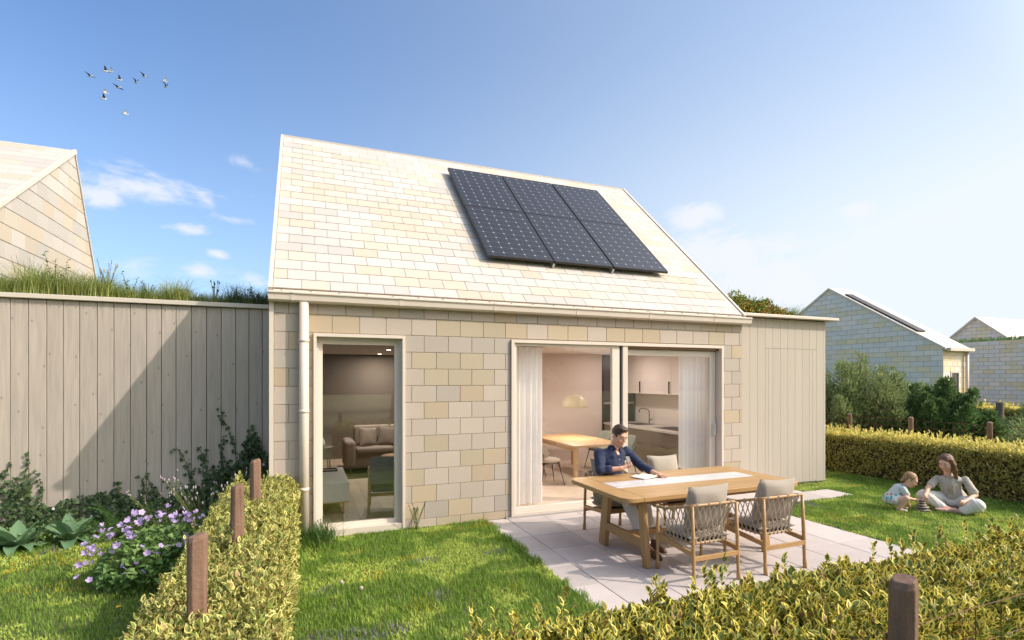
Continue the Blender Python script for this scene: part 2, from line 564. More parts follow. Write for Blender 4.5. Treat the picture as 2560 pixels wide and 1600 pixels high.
def marble_mat():
    m, nt = new_mat('marble')
    L = nt.links
    out = nn(nt, 'ShaderNodeOutputMaterial')
    p = nn(nt, 'ShaderNodeBsdfPrincipled')
    p.inputs['Roughness'].default_value = 0.3
    tc = nn(nt, 'ShaderNodeTexCoord')
    mp = nn(nt, 'ShaderNodeMapping')
    mp.inputs['Scale'].default_value = (1.6, 5, 1)
    mp.inputs['Rotation'].default_value = (0, 0, .5)
    L.new(tc.outputs['Object'], mp.inputs[0])
    n = nn(nt, 'ShaderNodeTexNoise')
    n.inputs['Scale'].default_value = 1.7
    n.inputs['Detail'].default_value = 7
    n.inputs['Distortion'].default_value = 1.6
    L.new(mp.outputs[0], n.inputs['Vector'])
    ab = nn(nt, 'ShaderNodeMath', operation='SUBTRACT')
    ab.inputs[1].default_value = 0.5
    L.new(n.outputs['Fac'], ab.inputs[0])
    a2 = nn(nt, 'ShaderNodeMath', operation='ABSOLUTE')
    L.new(ab.outputs[0], a2.inputs[0])
    mr = nn(nt, 'ShaderNodeMapRange')
    mr.inputs[1].default_value = 0.0
    mr.inputs[2].default_value = 0.035
    mr.inputs[3].default_value = 0.75
    mr.inputs[4].default_value = 0.0
    L.new(a2.outputs[0], mr.inputs[0])
    mx = nn(nt, 'ShaderNodeMix', data_type='RGBA')
    L.new(mr.outputs[0], mx.inputs[0])
    mx.inputs[6].default_value = (.64, .60, .58, 1)
    mx.inputs[7].default_value = (.34, .34, .38, 1)
    L.new(mx.outputs[2], p.inputs['Base Color'])
    L.new(p.outputs[0], out.inputs[0])
    return m


M['marble'] = marble_mat()


def solar_mat():
    """cells of a photovoltaic panel: thin silver grid, small pads at the cell corners"""
    m, nt = new_mat('solar_cells')
    L = nt.links
    out = nn(nt, 'ShaderNodeOutputMaterial')
    p = nn(nt, 'ShaderNodeBsdfPrincipled')
    p.inputs['Roughness'].default_value = 0.38
    p.inputs['Specular IOR Level'].default_value = 0.3
    p.inputs['Coat Weight'].default_value = 0.25
    p.inputs['Coat Roughness'].default_value = 0.25
    tc = nn(nt, 'ShaderNodeTexCoord')
    sep = nn(nt, 'ShaderNodeSeparateXYZ')
    L.new(tc.outputs['Object'], sep.inputs[0])

    def m1(op, a, b=None):
        n = nn(nt, 'ShaderNodeMath', operation=op)
        for i, v in enumerate((a, b)):
            if v is None:
                continue
            if isinstance(v, (int, float)):
                n.inputs[i].default_value = v
            else:
                L.new(v, n.inputs[i])
        return n.outputs[0]

    def dist(axis, pitch):   # distance in metres to the nearest grid line
        f = m1('FRACT', m1('ADD', m1('DIVIDE', sep.outputs[axis], pitch), 100.5))
        return m1('MULTIPLY', m1('SUBTRACT', 0.5, m1('ABSOLUTE', m1('SUBTRACT', f, 0.5))), pitch)
    dx = dist('X', .178)
    dy = dist('Y', .158)
    line = m1('MAXIMUM', m1('LESS_THAN', dx, .0022), m1('LESS_THAN', dy, .0022))
    pad = m1('LESS_THAN', m1('ADD', dx, dy), .017)
    fing = m1('LESS_THAN', dist('X', .178 / 5), .0012)
    f = m1('MAXIMUM', m1('MULTIPLY', line, .30), m1('MAXIMUM', m1('MULTIPLY', pad, .9), m1('MULTIPLY', fing, .16)))
    mx = nn(nt, 'ShaderNodeMix', data_type='RGBA')
    L.new(f, mx.inputs[0])
    mx.inputs[6].default_value = (.016, .016, .022, 1)
    mx.inputs[7].default_value = (.42, .42, .46, 1)
    L.new(mx.outputs[2], p.inputs['Base Color'])
    L.new(p.outputs[0], out.inputs[0])
    return m


M['solar'] = solar_mat()


def print_mat():
    """child's romper: white cotton with coral and turquoise dots"""
    m, nt = new_mat('printed_cotton')
    L = nt.links
    out = nn(nt, 'ShaderNodeOutputMaterial')
    p = nn(nt, 'ShaderNodeBsdfPrincipled')
    p.inputs['Roughness'].default_value = 0.9
    tc = nn(nt, 'ShaderNodeTexCoord')
    c = None
    v = nn(nt, 'ShaderNodeTexVoronoi')
    v.inputs['Scale'].default_value = 22
    L.new(tc.outputs['Object'], v.inputs['Vector'])
    lt = nn(nt, 'ShaderNodeMath', operation='LESS_THAN')
    lt.inputs[1].default_value = 0.40
    L.new(v.outputs['Distance'], lt.inputs[0])
    cr = nn(nt, 'ShaderNodeValToRGB')
    cr.color_ramp.interpolation = 'CONSTANT'
    cr.color_ramp.elements[0].color = (.62, .18, .12, 1)
    cr.color_ramp.elements[1].position = .35
    cr.color_ramp.elements[1].color = (.10, .42, .45, 1)
    e = cr.color_ramp.elements.new(.7)
    e.color = (.68, .34, .22, 1)
    L.new(v.outputs['Color'], cr.inputs[0])
    mx = nn(nt, 'ShaderNodeMix', data_type='RGBA')
    L.new(lt.outputs[0], mx.inputs[0])
    mx.inputs[6].default_value = (.62, .66, .66, 1)
    L.new(cr.outputs[0], mx.inputs[7])
    L.new(mx.outputs[2], p.inputs['Base Color'])
    L.new(p.outputs[0], out.inputs[0])
    return m


M['baby'] = print_mat()


# ------------------------------------------------------------------ object helpers
def link(o):
    COL.objects.link(o)
    return o


def thing(name, label, cat, loc=(0, 0, 0), rotz=0.0, group=None):
    o = bpy.data.objects.new(name, None)
    link(o)
    o.empty_display_size = .1
    o.location = loc
    o.rotation_euler = (0, 0, rotz)
    o['label'] = label
    o['category'] = cat
    if group:
        o['group'] = group
    return o


def tag(o, label, cat, group=None):
    o['label'] = label
    o['category'] = cat
    if group:
        o['group'] = group
    return o


def dup(root, loc=None, rotz=None, label=None):
    c = root.copy()
    link(c)
    if loc is not None:
        c.location = loc
    if rotz is not None:
        c.rotation_euler = (0, 0, rotz)
    if label:
        c['label'] = label
    for ch in list(root.children):
        d = ch.copy()
        link(d)
        d.parent = c
        for g in list(ch.children):
            e = g.copy()
            link(e)
            e.parent = d
    return c


class MB:
    """collects simple shapes; build() links them as one mesh object"""

    def __init__(s):
        s.v = []
        s.f = []
        s.sm = []

    def add(s, vs, fs, smooth=False):
        b = len(s.v)
        s.v.extend([tuple(v) for v in vs])
        s.f.extend([tuple(i + b for i in f) for f in fs])
        s.sm.extend([smooth] * len(fs))
        return s

    def box(s, x0, x1, y0, y1, z0, z1):
        vs = [(x0, y0, z0), (x1, y0, z0), (x1, y1, z0), (x0, y1, z0), (x0, y0, z1), (x1, y0, z1), (x1, y1, z1), (x0, y1, z1)]
        return s.add(vs, [(0, 3, 2, 1), (4, 5, 6, 7), (0, 1, 5, 4), (1, 2, 6, 5), (2, 3, 7, 6), (3, 0, 4, 7)])

    def prism(s, pts, d):
        """polygon (3d points, counter-clockwise seen from +d) extruded from 0 to -d"""
        n = len(pts)
        d = Vector(d)
        a = [Vector(p) for p in pts]
        b = [p - d for p in a]
        fs = [tuple(range(n)), tuple(range(2 * n - 1, n - 1, -1))]
        for i in range(n):
            j = (i + 1) % n
            fs.append((i, n + i, n + j, j))
        return s.add(a + b, fs)

    def beam(s, a, b, w, h, up=(0, 0, 1)):
        a, b = Vector(a), Vector(b)
        d = (b - a).normalized()
        x = d.cross(Vector(up))
        if x.length < 1e-4:
            x = d.cross(Vector((1, 0, 0)))
        x.normalize()
        y = x.cross(d).normalized()
        vs = []
        for p in (a, b):
            for i, j in ((-1, -1), (1, -1), (1, 1), (-1, 1)):
                vs.append(p + x * (i * w / 2) + y * (j * h / 2))
        return s.add(vs, [(0, 3, 2, 1), (4, 5, 6, 7), (0, 1, 5, 4), (1, 2, 6, 5), (2, 3, 7, 6), (3, 0, 4, 7)])

    def tube(s, pts, rad, n=8, caps=True):
        pts = [Vector(p) for p in pts]
        if not hasattr(rad, '__len__'):
            rad = [rad] * len(pts)
        vs = []
        up = Vector((0, 0, 1))
        prevx = None
        for i, p in enumerate(pts):
            if i == 0:
                d = pts[1] - p
            elif i == len(pts) - 1:
                d = p - pts[i - 1]
            else:
                d = (pts[i + 1] - pts[i - 1])
            d.normalize()
            if prevx is None:
                x = d.cross(up)
                if x.length < .05:
                    x = d.cross(Vector((1, 0, 0)))
            else:
                x = prevx - d * prevx.dot(d)
            x.normalize()
            prevx = x
            y = d.cross(x)
            for k in range(n):
                a = 2 * math.pi * k / n
                vs.append(p + (x * math.cos(a) + y * math.sin(a)) * rad[i])
        fs = []
        for i in range(len(pts) - 1):
            for k in range(n):
                k2 = (k + 1) % n
                fs.append((i * n + k, i * n + k2, (i + 1) * n + k2, (i + 1) * n + k))
        s.add(vs, fs, n > 5)
        if caps:
            b = len(s.v) - len(vs)
            s.f.append(tuple(b + k for k in range(n - 1, -1, -1)))
            s.f.append(tuple(b + (len(pts) - 1) * n + k for k in range(n)))
            s.sm += [False, False]
        return s

    def lathe(s, prof, c=(0, 0, 0), n=20, cap=True):
        vs = []
        for r, z in prof:
            for k in range(n):
                a = 2 * math.pi * k / n
                vs.append((c[0] + r * math.cos(a), c[1] + r * math.sin(a), c[2] + z))
        fs = []
        for i in range(len(prof) - 1):
            for k in range(n):
                k2 = (k + 1) % n
                fs.append((i * n + k, i * n + k2, (i + 1) * n + k2, (i + 1) * n + k))
        s.add(vs, fs, True)
        if cap:
            b = len(s.v) - len(vs)
            s.f.append(tuple(b + k for k in range(n - 1, -1, -1)))
            s.f.append(tuple(b + (len(prof) - 1) * n + k for k in range(n)))
            s.sm += [False, False]
        return s

    def ell(s, c, r, nu=12, nv=8, rot=None):
        vs = []
        c = Vector(c)
        for i in range(nv + 1):
            t = math.pi * i / nv
            for k in range(nu):
                a = 2 * math.pi * k / nu
                p = Vector((r[0] * math.sin(t) * math.cos(a), r[1] * math.sin(t) * math.sin(a), r[2] * math.cos(t)))
                if rot is not None:
                    p = rot @ p
                vs.append(c + p)
        fs = []
        for i in range(nv):
            for k in range(nu):
                k2 = (k + 1) % nu
                fs.append((i * nu + k, (i + 1) * nu + k, (i + 1) * nu + k2, i * nu + k2))
        return s.add(vs, fs, True)

    def mesh(s, name='m'):
        me = bpy.data.meshes.new(name)
        me.from_pydata([tuple(v) for v in s.v], [], s.f)
        me.polygons.foreach_set('use_smooth', s.sm)
        me.update()
        return me

    def build(s, name, m, parent=None, bev=0.0, seg=2, loc=None):
        me = s.mesh(name)
        if m is not None:
            me.materials.append(M[m] if isinstance(m, str) else m)
        o = bpy.data.objects.new(name, me)
        link(o)
        if parent is not None:
            o.parent = parent
        if loc:
            o.location = loc
        if bev:
            b = o.modifiers.new('bevel', 'BEVEL')
            b.width = bev
            b.segments = seg
            b.limit_method = 'ANGLE'
            b.angle_limit = R(40)
        return o


def obj(name, me, m, parent=None, loc=None):
    o = bpy.data.objects.new(name, me)
    if m is not None and not me.materials:
        me.materials.append(M[m] if isinstance(m, str) else m)
    link(o)
    o.parent = parent
    if loc is not None:
        o.location = loc
    return o


def struct(o):
    o['kind'] = 'structure'
    return o


def stuff(o):
    o['kind'] = 'stuff'
    return o


def np_mesh(name, V, F, m, parent=None, attrs=None, smooth=False):
    """V (n,3), F list/array of equal-size faces (k, 3 or 4)"""
    me = bpy.data.meshes.new(name)
    V = np.asarray(V, np.float32)
    F = np.asarray(F, np.int32)
    me.vertices.add(len(V))
    me.vertices.foreach_set('co', V.ravel())
    k = F.shape[1]
    me.loops.add(F.size)
    me.loops.foreach_set('vertex_index', F.ravel())
    me.polygons.add(len(F))
    me.polygons.foreach_set('loop_start', np.arange(0, F.size, k, dtype=np.int32))
    me.polygons.foreach_set('loop_total', np.full(len(F), k, np.int32))
    if smooth:
        me.polygons.foreach_set('use_smooth', np.ones(len(F), bool))
    for a, val in (attrs or {}).items():
        if val.ndim == 2:
            at = me.attributes.new(a, 'FLOAT_COLOR', 'POINT')
            c = np.ones((len(V), 4), np.float32)
            c[:, :3] = val
            at.data.foreach_set('color', c.ravel())
        else:
            at = me.attributes.new(a, 'FLOAT', 'POINT')
            at.data.foreach_set('value', val.astype(np.float32))
    me.update(calc_edges=True)
    me.validate()
    me.materials.append(M[m] if isinstance(m, str) else m)
    o = bpy.data.objects.new(name, me)
    link(o)
    o.parent = parent
    return o


# leaf templates in local frame: x = along the leaf, y = across, z = normal
def leaf_template(kind):
    if kind == 'hedge':    # folded, pointed leaf with a margin
        v = [(0, 0, 0), (.3, .27, .06), (.3, 0, -.01), (.3, -.27, .06), (.68, .20, .02), (.68, 0, -.06), (.68, -.20, .02), (1, 0, -.16)]
        f = [(0, 2, 1), (0, 3, 2), (1, 2, 5), (1, 5, 4), (2, 3, 6), (2, 6, 5), (4, 5, 7), (5, 6, 7)]
        mar = [1, 1, 0, 1, 1, 0, 1, 1]
    elif kind == 'dia':
        v = [(0, 0, 0), (.45, .26, .05), (1, 0, -.08), (.45, -.26, .05)]
        f = [(0, 2, 1), (0, 3, 2)]
        mar = [1, 1, 1, 1]
    elif kind == 'slim':
        v = [(0, 0, 0), (.4, .09, .02), (1, 0, -.12), (.4, -.09, .02)]
        f = [(0, 2, 1), (0, 3, 2)]
        mar = [1, 1, 1, 1]
    elif kind == 'ivy':
        v = [(0, 0, 0), (-.12, .34, .0), (.25, .5, .04), (.5, .28, 0), (1, 0, -.05), (.5, -.28, 0), (.25, -.5, .04), (-.12, -.34, 0)]
        f = [(0, 2, 1), (0, 3, 2), (0, 4, 3), (0, 5, 4), (0, 6, 5), (0, 7, 6)]
        mar = [0, 1, 1, 1, 1, 1, 1, 1]
    return np.array(v, float), np.array(f), np.array(mar, float)


def frames(D, N):
    """rotation matrices with columns (D, NxD, N)"""
    D = D / (np.linalg.norm(D, axis=1, keepdims=True) + 1e-9)
    Y = np.cross(N, D)
    Y /= (np.linalg.norm(Y, axis=1, keepdims=True) + 1e-9)
    Z = np.cross(D, Y)
    return np.stack([D, Y, Z], axis=2)


def scatter(name, kind, P, D, N, size, m, parent=None, width=1.0, rnd=None):
    tv, tf, tm = leaf_template(kind)
    tv = tv.copy()
    tv[:, 1] *= width
    n = len(P)
    Rm = frames(D, N)
    V = np.einsum('nij,kj->nki', Rm, tv) * np.asarray(size).reshape(-1, 1, 1) + P[:, None, :]
    F = (tf[None] + (np.arange(n) * len(tv))[:, None, None]).reshape(-1, 3)
    if rnd is None:
        rnd = rng.random(n)
    return np_mesh(name, V.reshape(-1, 3), F, m, parent, {'rnd': np.repeat(rnd, len(tv)), 'mar': np.tile(tm, n)})


def vnoise(x, y, s, seed=0):
    """smooth value noise"""
    r = np.random.default_rng(seed)
    g = r.random((64, 64))
    x = np.asarray(x) * s + 500.3
    y = np.asarray(y) * s + 500.7
    xi, yi = np.floor(x).astype(int), np.floor(y).astype(int)
    fx, fy = x - xi, y - yi
    fx, fy = fx * fx * (3 - 2 * fx), fy * fy * (3 - 2 * fy)
    a = g[xi % 64, yi % 64]
    b = g[(xi + 1) % 64, yi % 64]
    c = g[xi % 64, (yi + 1) % 64]
    d = g[(xi + 1) % 64, (yi + 1) % 64]
    return (a * (1 - fx) + b * fx) * (1 - fy) + (c * (1 - fx) + d * fx) * fy


def to_cam(P):
    """pixel position (2560 wide) and depth of world points"""
    s, c = math.sin(R(YAW)), math.cos(R(YAW))
    dx, dy = P[:, 0] - CAMX, P[:, 1] - CAMY
    z = dx * s + dy * c
    xr = dx * c - dy * s
    return 1280 + 1302.02 * xr / z, 947.53 - 1302.02 * (P[:, 2] - CAMZ) / z, z


# ------------------------------------------------------------------ clad surfaces: tiles on a plane
def clip(poly, a, b):
    """keep the part of poly left of the line a->b (2d)"""
    out = []
    n = len(poly)
    for i in range(n):
        p, q = poly[i], poly[(i + 1) % n]
        sp = (b[0] - a[0]) * (p[1] - a[1]) - (b[1] - a[1]) * (p[0] - a[0])
        sq = (b[0] - a[0]) * (q[1] - a[1]) - (b[1] - a[1]) * (q[0] - a[0])
        if sp >= 0:
            out.append(p)
        if (sp > 0 and sq < 0) or (sp < 0 and sq > 0):
            t = sp / (sp - sq)
            out.append((p[0] + (q[0] - p[0]) * t, p[1] + (q[1] - p[1]) * t))
    return out


def area2(p):
    return sum(p[i][0] * p[(i + 1) % len(p)][1] - p[(i + 1) % len(p)][0] * p[i][1] for i in range(len(p))) / 2


def tiles(parent, outline, origin, U, W, tw, th, u0, w0, holes=(), thick=.014, gap=.007, mats=TILES, wts=(.42, .30, .18, .10), name='wall_tile', limit=300, seed=1, cluster=None, lap=0.0):
    """courses of tiles over a convex outline given in (u, w); U, W unit axes in world; each tile is an object"""
    r = random.Random(seed)
    U, W = Vector(U), Vector(W)
    Nn = U.cross(W).normalized()
    origin = Vector(origin)
    umin, umax = min(p[0] for p in outline), max(p[0] for p in outline)
    wmin, wmax = min(p[1] for p in outline), max(p[1] for p in outline)
    items = []
    j = math.floor((wmin - w0) / th)
    while w0 + j * th < wmax:
        a, b = w0 + j * th, w0 + (j + 1) * th
        off = (j % 2) * tw / 2
        i = math.floor((umin - u0 - off) / tw)
        while u0 + off + i * tw < umax:
            c, d = u0 + off + i * tw, u0 + off + (i + 1) * tw
            rects = [(c, d, a, b)]
            for hx0, hx1, hw0, hw1 in holes:
                nr = []
                for (x0, x1, y0, y1) in rects:
                    if x1 <= hx0 or x0 >= hx1 or y1 <= hw0 or y0 >= hw1:
                        nr.append((x0, x1, y0, y1))
                        continue
                    if x0 < hx0:
                        nr.append((x0, hx0, y0, y1))
                    if x1 > hx1:
                        nr.append((hx1, x1, y0, y1))
                    m0, m1 = max(x0, hx0), min(x1, hx1)
                    if y0 < hw0:
                        nr.append((m0, m1, y0, hw0))
                    if y1 > hw1:
                        nr.append((m0, m1, hw1, y1))
                rects = nr
            for (x0, x1, y0, y1) in rects:
                g = gap / 2
                p = [(x0 + g, y0 + g), (x1 - g, y0 + g), (x1 - g, y1 - g), (x0 + g, y1 - g)]
                if x1 - x0 < .03 or y1 - y0 < .02:
                    continue
                for k in range(len(outline)):
                    p = clip(p, outline[k], outline[(k + 1) % len(outline)])
                    if len(p) < 3:
                        break
                if len(p) < 3 or abs(area2(p)) < .0006:
                    continue
                full = len(p) == 4 and abs((x1 - x0) - tw) < 1e-5 and abs((y1 - y0) - th) < 1e-5 and abs(area2(p) - (tw - gap) * (th - gap)) < 1e-6
                items.append((p, full, i, j))
            i += 1
        j += 1
    # the largest in the photo stay single, the rest are joined
    if len(items) > limit:
        cs = np.array([list(origin + U * (sum(q[0] for q in p) / len(p)) + W * (sum(q[1] for q in p) / len(p))) for p, *_ in items])
        _, _, z = to_cam(cs)
        ar = np.array([abs(area2(p)) for p, *_ in items]) / np.maximum(z, 1) ** 2
        keep = set(np.argsort(-ar)[:limit].tolist())
    else:
        keep = set(range(len(items)))
    cache = {}
    rest = {}
    Rm = Matrix((U, W, Nn)).transposed().to_4x4()
    prev = None
    for idx, (p, full, i, j) in enumerate(items):
        w = list(wts)
        if prev is not None and r.random() < .28:
            mk = prev
        else:
            mk = r.choices(range(len(mats)), w)[0]
        prev = mk
        mk = mats[mk]
        if idx in keep:
            cx = sum(q[0] for q in p) / len(p)
            cy = sum(q[1] for q in p) / len(p)
            key = (mk,) if full else None
            if key and key in cache:
                me = cache[key]
            else:
                b = MB()
                e = min(.0035, gap * .5)
                n = len(p)
                top = [(q[0] - cx, q[1] - cy) for q in p]
                ins = [(q[0] * (1 - e / max(abs(q[0]), .02)), q[1] * (1 - e / max(abs(q[1]), .02))) for q in top]
                lo = lap
                hh = th / 2

                def hz(q, z):
                    return z + (lo * (1 - (q[1] + hh) / th) if lo else 0)
                vs = [(q[0], q[1], -.002) for q in top] + [(q[0], q[1], hz(q, thick - .003)) for q in top] + [(q[0], q[1], hz(q, thick)) for q in ins]
                fs = [tuple(range(2 * n, 3 * n))]
                for k in range(n):
                    k2 = (k + 1) % n
                    fs.append((k, k2, n + k2, n + k))
                    fs.append((n + k, n + k2, 2 * n + k2, 2 * n + k))
                b.add(vs, fs)
                me = b.mesh(name)
                me.materials.append(M[mk])
                if key:
                    cache[key] = me
            o = bpy.data.objects.new(name, me)
            link(o)
            o.parent = parent
            o.matrix_local = Matrix.Translation(origin + U * cx + W * cy) @ Rm
        else:
            b = rest.setdefault(mk, MB())
            b.prism([origin + U * q[0] + W * q[1] + Nn * thick for q in p], Nn * (thick + .002))
    # one joined object with all colours
    if rest:
        me_v, me_f, mi = [], [], []
        for k, (mk, b) in enumerate(rest.items()):
            o0 = len(me_v)
            me_v += b.v
            me_f += [tuple(q + o0 for q in f) for f in b.f]
            mi += [k] * len(b.f)
        me = bpy.data.meshes.new(name + '_rest')
        me.from_pydata([tuple(v) for v in me_v], [], me_f)
        for mk in rest:
            me.materials.append(M[mk])
        me.polygons.foreach_set('material_index', mi)
        me.update()
        o = bpy.data.objects.new(name, me)
        link(o)
        o.parent = parent
        o['kind'] = 'stuff'

# ------------------------------------------------------------------ ground
b = MB()
b.add([(-400, -400, -.03), (600, -400, -.03), (600, 600, -.03), (-400, 600, -.03)], [(0, 1, 2, 3)])
struct(b.build('ground', 'meadow'))
b = MB()
b.add([(-8, -9, -.012), (10.9, -9, -.012), (10.9, 2.0, -.012), (-8, 2.0, -.012)], [(0, 1, 2, 3)])
struct(b.build('lawn', 'soil'))

# patio: slabs in a grid, each one a part
PX = [2.0, 2.32, 2.865, 3.41, 3.955, 4.5, 5.045, 5.60, 6.17]
PY = [-4.66, -4.12, -3.58, -3.04, -2.50, -1.96, -1.43, -.90, -.36, -.012]
b = MB()
b.box(1.99, 6.18, -4.7, -.0, -.03, -.008)
b.box(6.18, 8.36, -.80, .19, -.03, -.009)
patio = struct(b.build('patio', 'joint_sand'))
slabc = {}


def slab(x0, x1, y0, y1):
    g = .0035
    w, d = round(x1 - x0 - 2 * g, 4), round(y1 - y0 - 2 * g, 4)
    if (w, d) not in slabc:
        e = .003
        q = MB()
        A = [(-w / 2, -d / 2), (w / 2, -d / 2), (w / 2, d / 2), (-w / 2, d / 2)]
        B = [(-w / 2 + e, -d / 2 + e), (w / 2 - e, -d / 2 + e), (w / 2 - e, d / 2 - e), (-w / 2 + e, d / 2 - e)]
        vs = [(*p, -.02) for p in A] + [(*p, -.003) for p in A] + [(*p, 0) for p in B]
        fs = [(8, 9, 10, 11)]
        for k in range(4):
            k2 = (k + 1) % 4
            fs += [(k, k2, 4 + k2, 4 + k), (4 + k, 4 + k2, 8 + k2, 8 + k)]
        q.add(vs, fs)
        slabc[(w, d)] = q.mesh('paving_slab')
    o = obj('paving_slab', slabc[(w, d)], 'paving', patio, ((x0 + x1) / 2, (y0 + y1) / 2, random.uniform(-.0012, .0012)))


for i in range(len(PX) - 1):
    for j in range(len(PY) - 1):
        slab(PX[i], PX[i + 1], PY[j], PY[j + 1])
for x0, x1 in ((6.18, 6.66), (6.66, 7.18), (7.18, 7.73), (7.73, 8.34)):
    for y0, y1 in ((-.79, -.30), (-.30, .18)):
        if x0 > 7.7 and y0 > -.4:
            continue
        slab(x0, x1, y0, y1)

# ------------------------------------------------------------------ main house
XL, XR, EZ, RY, RZ = -.70, 6.65, 3.07, 3.6, 6.42
SL = (RZ - EZ) / RY
SLN = math.hypot(1, SL)
house = thing('tiled_house', 'cream tiled house with steep pitched roof between two timber wings, behind the patio', 'house', (0, 0, 0))
WIN = (-.216, .899, 0, 2.522)
DOO = (2.385, 6.22, 0, 2.515)
b = MB()
for x0, x1, z0, z1 in ((XL + .02, WIN[0], 0, 3.0), (WIN[1], DOO[0], 0, 3.0), (DOO[1], XR, 0, 3.0), (WIN[0], WIN[1], 2.522, 3.0), (DOO[0], DOO[1], 2.515, 3.0)):
    b.box(x0, x1, 0, .28, z0, z1)
front_wall = b.build('front_wall', 'gap_cream', house)
tiles(front_wall, [(XL + .045, .0), (XR, .0), (XR, 2.93), (XL + .045, 2.93)], (0, 0, 0), (1, 0, 0), (0, 0, 1), .3293, .22, 0, .11 - .22 + .22 * 0,
      holes=[WIN, DOO], thick=.012, gap=.0048, wts=(.44, .28, .17, .11), name='wall_tile', limit=300, seed=4)
b = MB()
for x0, x1, lo in ((XL + .004, XL + .2, 0), (XR - .2, XR, 2.7)):
    pr = [(.28, lo), (7.2, lo), (7.2, 2.98), (RY, RZ - .1), (.28, EZ - .1 + .28 * SL)]
    n = len(pr)
    vs = [(x0, y, z) for y, z in pr] + [(x1, y, z) for y, z in pr]
    b.add(vs, [tuple(range(n - 1, -1, -1)), tuple(range(n, 2 * n))] + [(k, (k + 1) % n, n + (k + 1) % n, n + k) for k in range(n)])
b.box(XL + .2, XR, 7.0, 7.2, 0, 2.98)
b.build('gable_wall', 'tile_grey', house)
b = MB()      # roof shell
for sgn in (1, -1):
    y0 = RY - sgn * RY
    q = [(y0, EZ), (RY, RZ), (RY, RZ - .22), (y0, EZ - .10)]
    vs = [(XL, y, z) for y, z in q] + [(XR + .03, y, z) for y, z in q]
    fs = [(0, 1, 2, 3), (7, 6, 5, 4)] + [(k, 4 + k, 4 + (k + 1) % 4, (k + 1) % 4) for k in range(4)]
    if sgn < 0:
        fs = [tuple(reversed(f)) for f in fs]
    b.add(vs, fs)
roof = b.build('roof', 'gap_roof', house)
W = Vector((0, 1, SL)) / SLN
RL = RY * SLN
tiles(roof, [(XL + .035, -.035), (XR + .0, -.035), (XR + .0, RL), (XL + .035, RL)], (0, 0, EZ), (1, 0, 0), W, .3293, .2236, -.02, -.06,
      thick=.009, gap=.0040, mats=['roof_cream', 'roof_grey', 'roof_tan', 'roof_sand'], wts=(.46, .22, .18, .14), name='roof_tile', limit=300, seed=11, lap=.005)
# verge trims along both gable edges, corner board, ridge strip
Nf = Vector((0, -SL, 1)) / SLN
for x in (XL + .006, XR + .022):
    a = Vector((x, -.045, EZ - .045 * SL)) + Nf * .004
    c = Vector((x, RY, RZ)) + Nf * .004
    q = MB()
    q.beam(a, c, .045, .05, up=Nf)
    q.build('verge_trim', 'cream_paint', house)
q = MB()
q.box(XL - .008, XL + .042, -.03, .02, 0, 2.9)
q.build('corner_trim', 'cream_paint', house)
q = MB()
q.beam((XL, RY, RZ + .006), (XR + .03, RY, RZ + .006), .05, .03)
q.build('ridge_trim', 'roof_cream', house)
q = MB()
q.box(XL + .04, XR + .03, -.03, .0, 2.995, 3.035)
eave = q.build('fascia', 'cream_paint', house)
q = MB()
for i in range(23):
    x = XL + .12 + i * .3293
    q.box(x, x + .012, -.042, -.031, 3.012, 3.03)
q.build('eave_clip', 'batten', eave)
# gutter
prof = [(-.002, 2.995), (-.125, 2.995), (-.142, 3.000), (-.156, 2.992), (-.156, 2.976), (-.140, 2.966), (-.132, 2.90), (-.108, 2.880), (-.002, 2.880)]


def extr(b, prof, x0, x1, grow=0.0):
    cy = sum(p[0] for p in prof) / len(prof)
    cz = sum(p[1] for p in prof) / len(prof)
    pr = [(p[0] + (grow if p[0] > cy else -grow) * (0 if p[0] > -.01 else 1), p[1] + (grow if p[1] > cz else -grow)) for p in prof]
    n = len(pr)
    vs = [(x0, y, z) for y, z in pr] + [(x1, y, z) for y, z in pr]
    b.add(vs, [tuple(range(n)), tuple(range(2 * n - 1, n - 1, -1))] + [(k, n + k, n + (k + 1) % n, (k + 1) % n) for k in range(n)])


q = MB()
extr(q, prof, XL - .012, XR + .09)
gutter = q.build('gutter', 'cream_paint', house)
for i in range(6):
    x = -.47 + i * 1.28
    q = MB()
    extr(q, prof, x, x + .035, .004)
    q.build('gutter_joint', 'cream_paint', gutter)
q = MB()
q.tube([(-.323, -.085, 2.879), (-.323, -.085, -.01)], .054, 20)
pipe = q.build('downpipe', 'cream_paint', house)
for z in (2.41, 1.56, .62):
    q = MB()
    q.tube([(-.323, -.085, z + .03), (-.323, -.085, z + .006), (-.323, -.085, z - .012)], [.060, .061, .055], 20)
    q.build('pipe_collar', 'cream_paint', pipe)


def frame_rect(b, x0, x1, z0, z1, w, y0, y1, wb=None, wt=None, wr=None):
    wb = w if wb is None else wb
    wt = w if wt is None else wt
    wr = w if wr is None else wr
    b.box(x0, x0 + w, y0, y1, z0, z1)
    b.box(x1 - wr, x1, y0, y1, z0, z1)
    if wt:
        b.box(x0 + w, x1 - wr, y0, y1, z1 - wt, z1)
    if wb:
        b.box(x0 + w, x1 - wr, y0, y1, z0, z0 + wb)


# tall window
q = MB()
frame_rect(q, -.216, .899, .0, 2.522, .036, -.045, .115, wb=0, wt=.042)
win = q.build('tall_window', 'cream_paint', house, bev=.003)
q = MB()
frame_rect(q, -.180, .863, .05, 2.480, .028, .055, .12, wt=.034, wr=.038)
q.build('outer_frame', 'frame_grey', win, bev=.002)
q = MB()
frame_rect(q, -.152, .825, .085, 2.446, .045, .078, .14, wb=.05, wt=.05)
q.build('frame', 'frame_paint', win, bev=.003)
q = MB()
q.box(-.180, .863, -.035, .10, .0, .088)
q.build('sill', 'cream_paint', win, bev=.004)
q = MB()
q.box(-.110, .783, .108, .114, .13, 2.40)
q.build('pane', 'glass_dark', win)
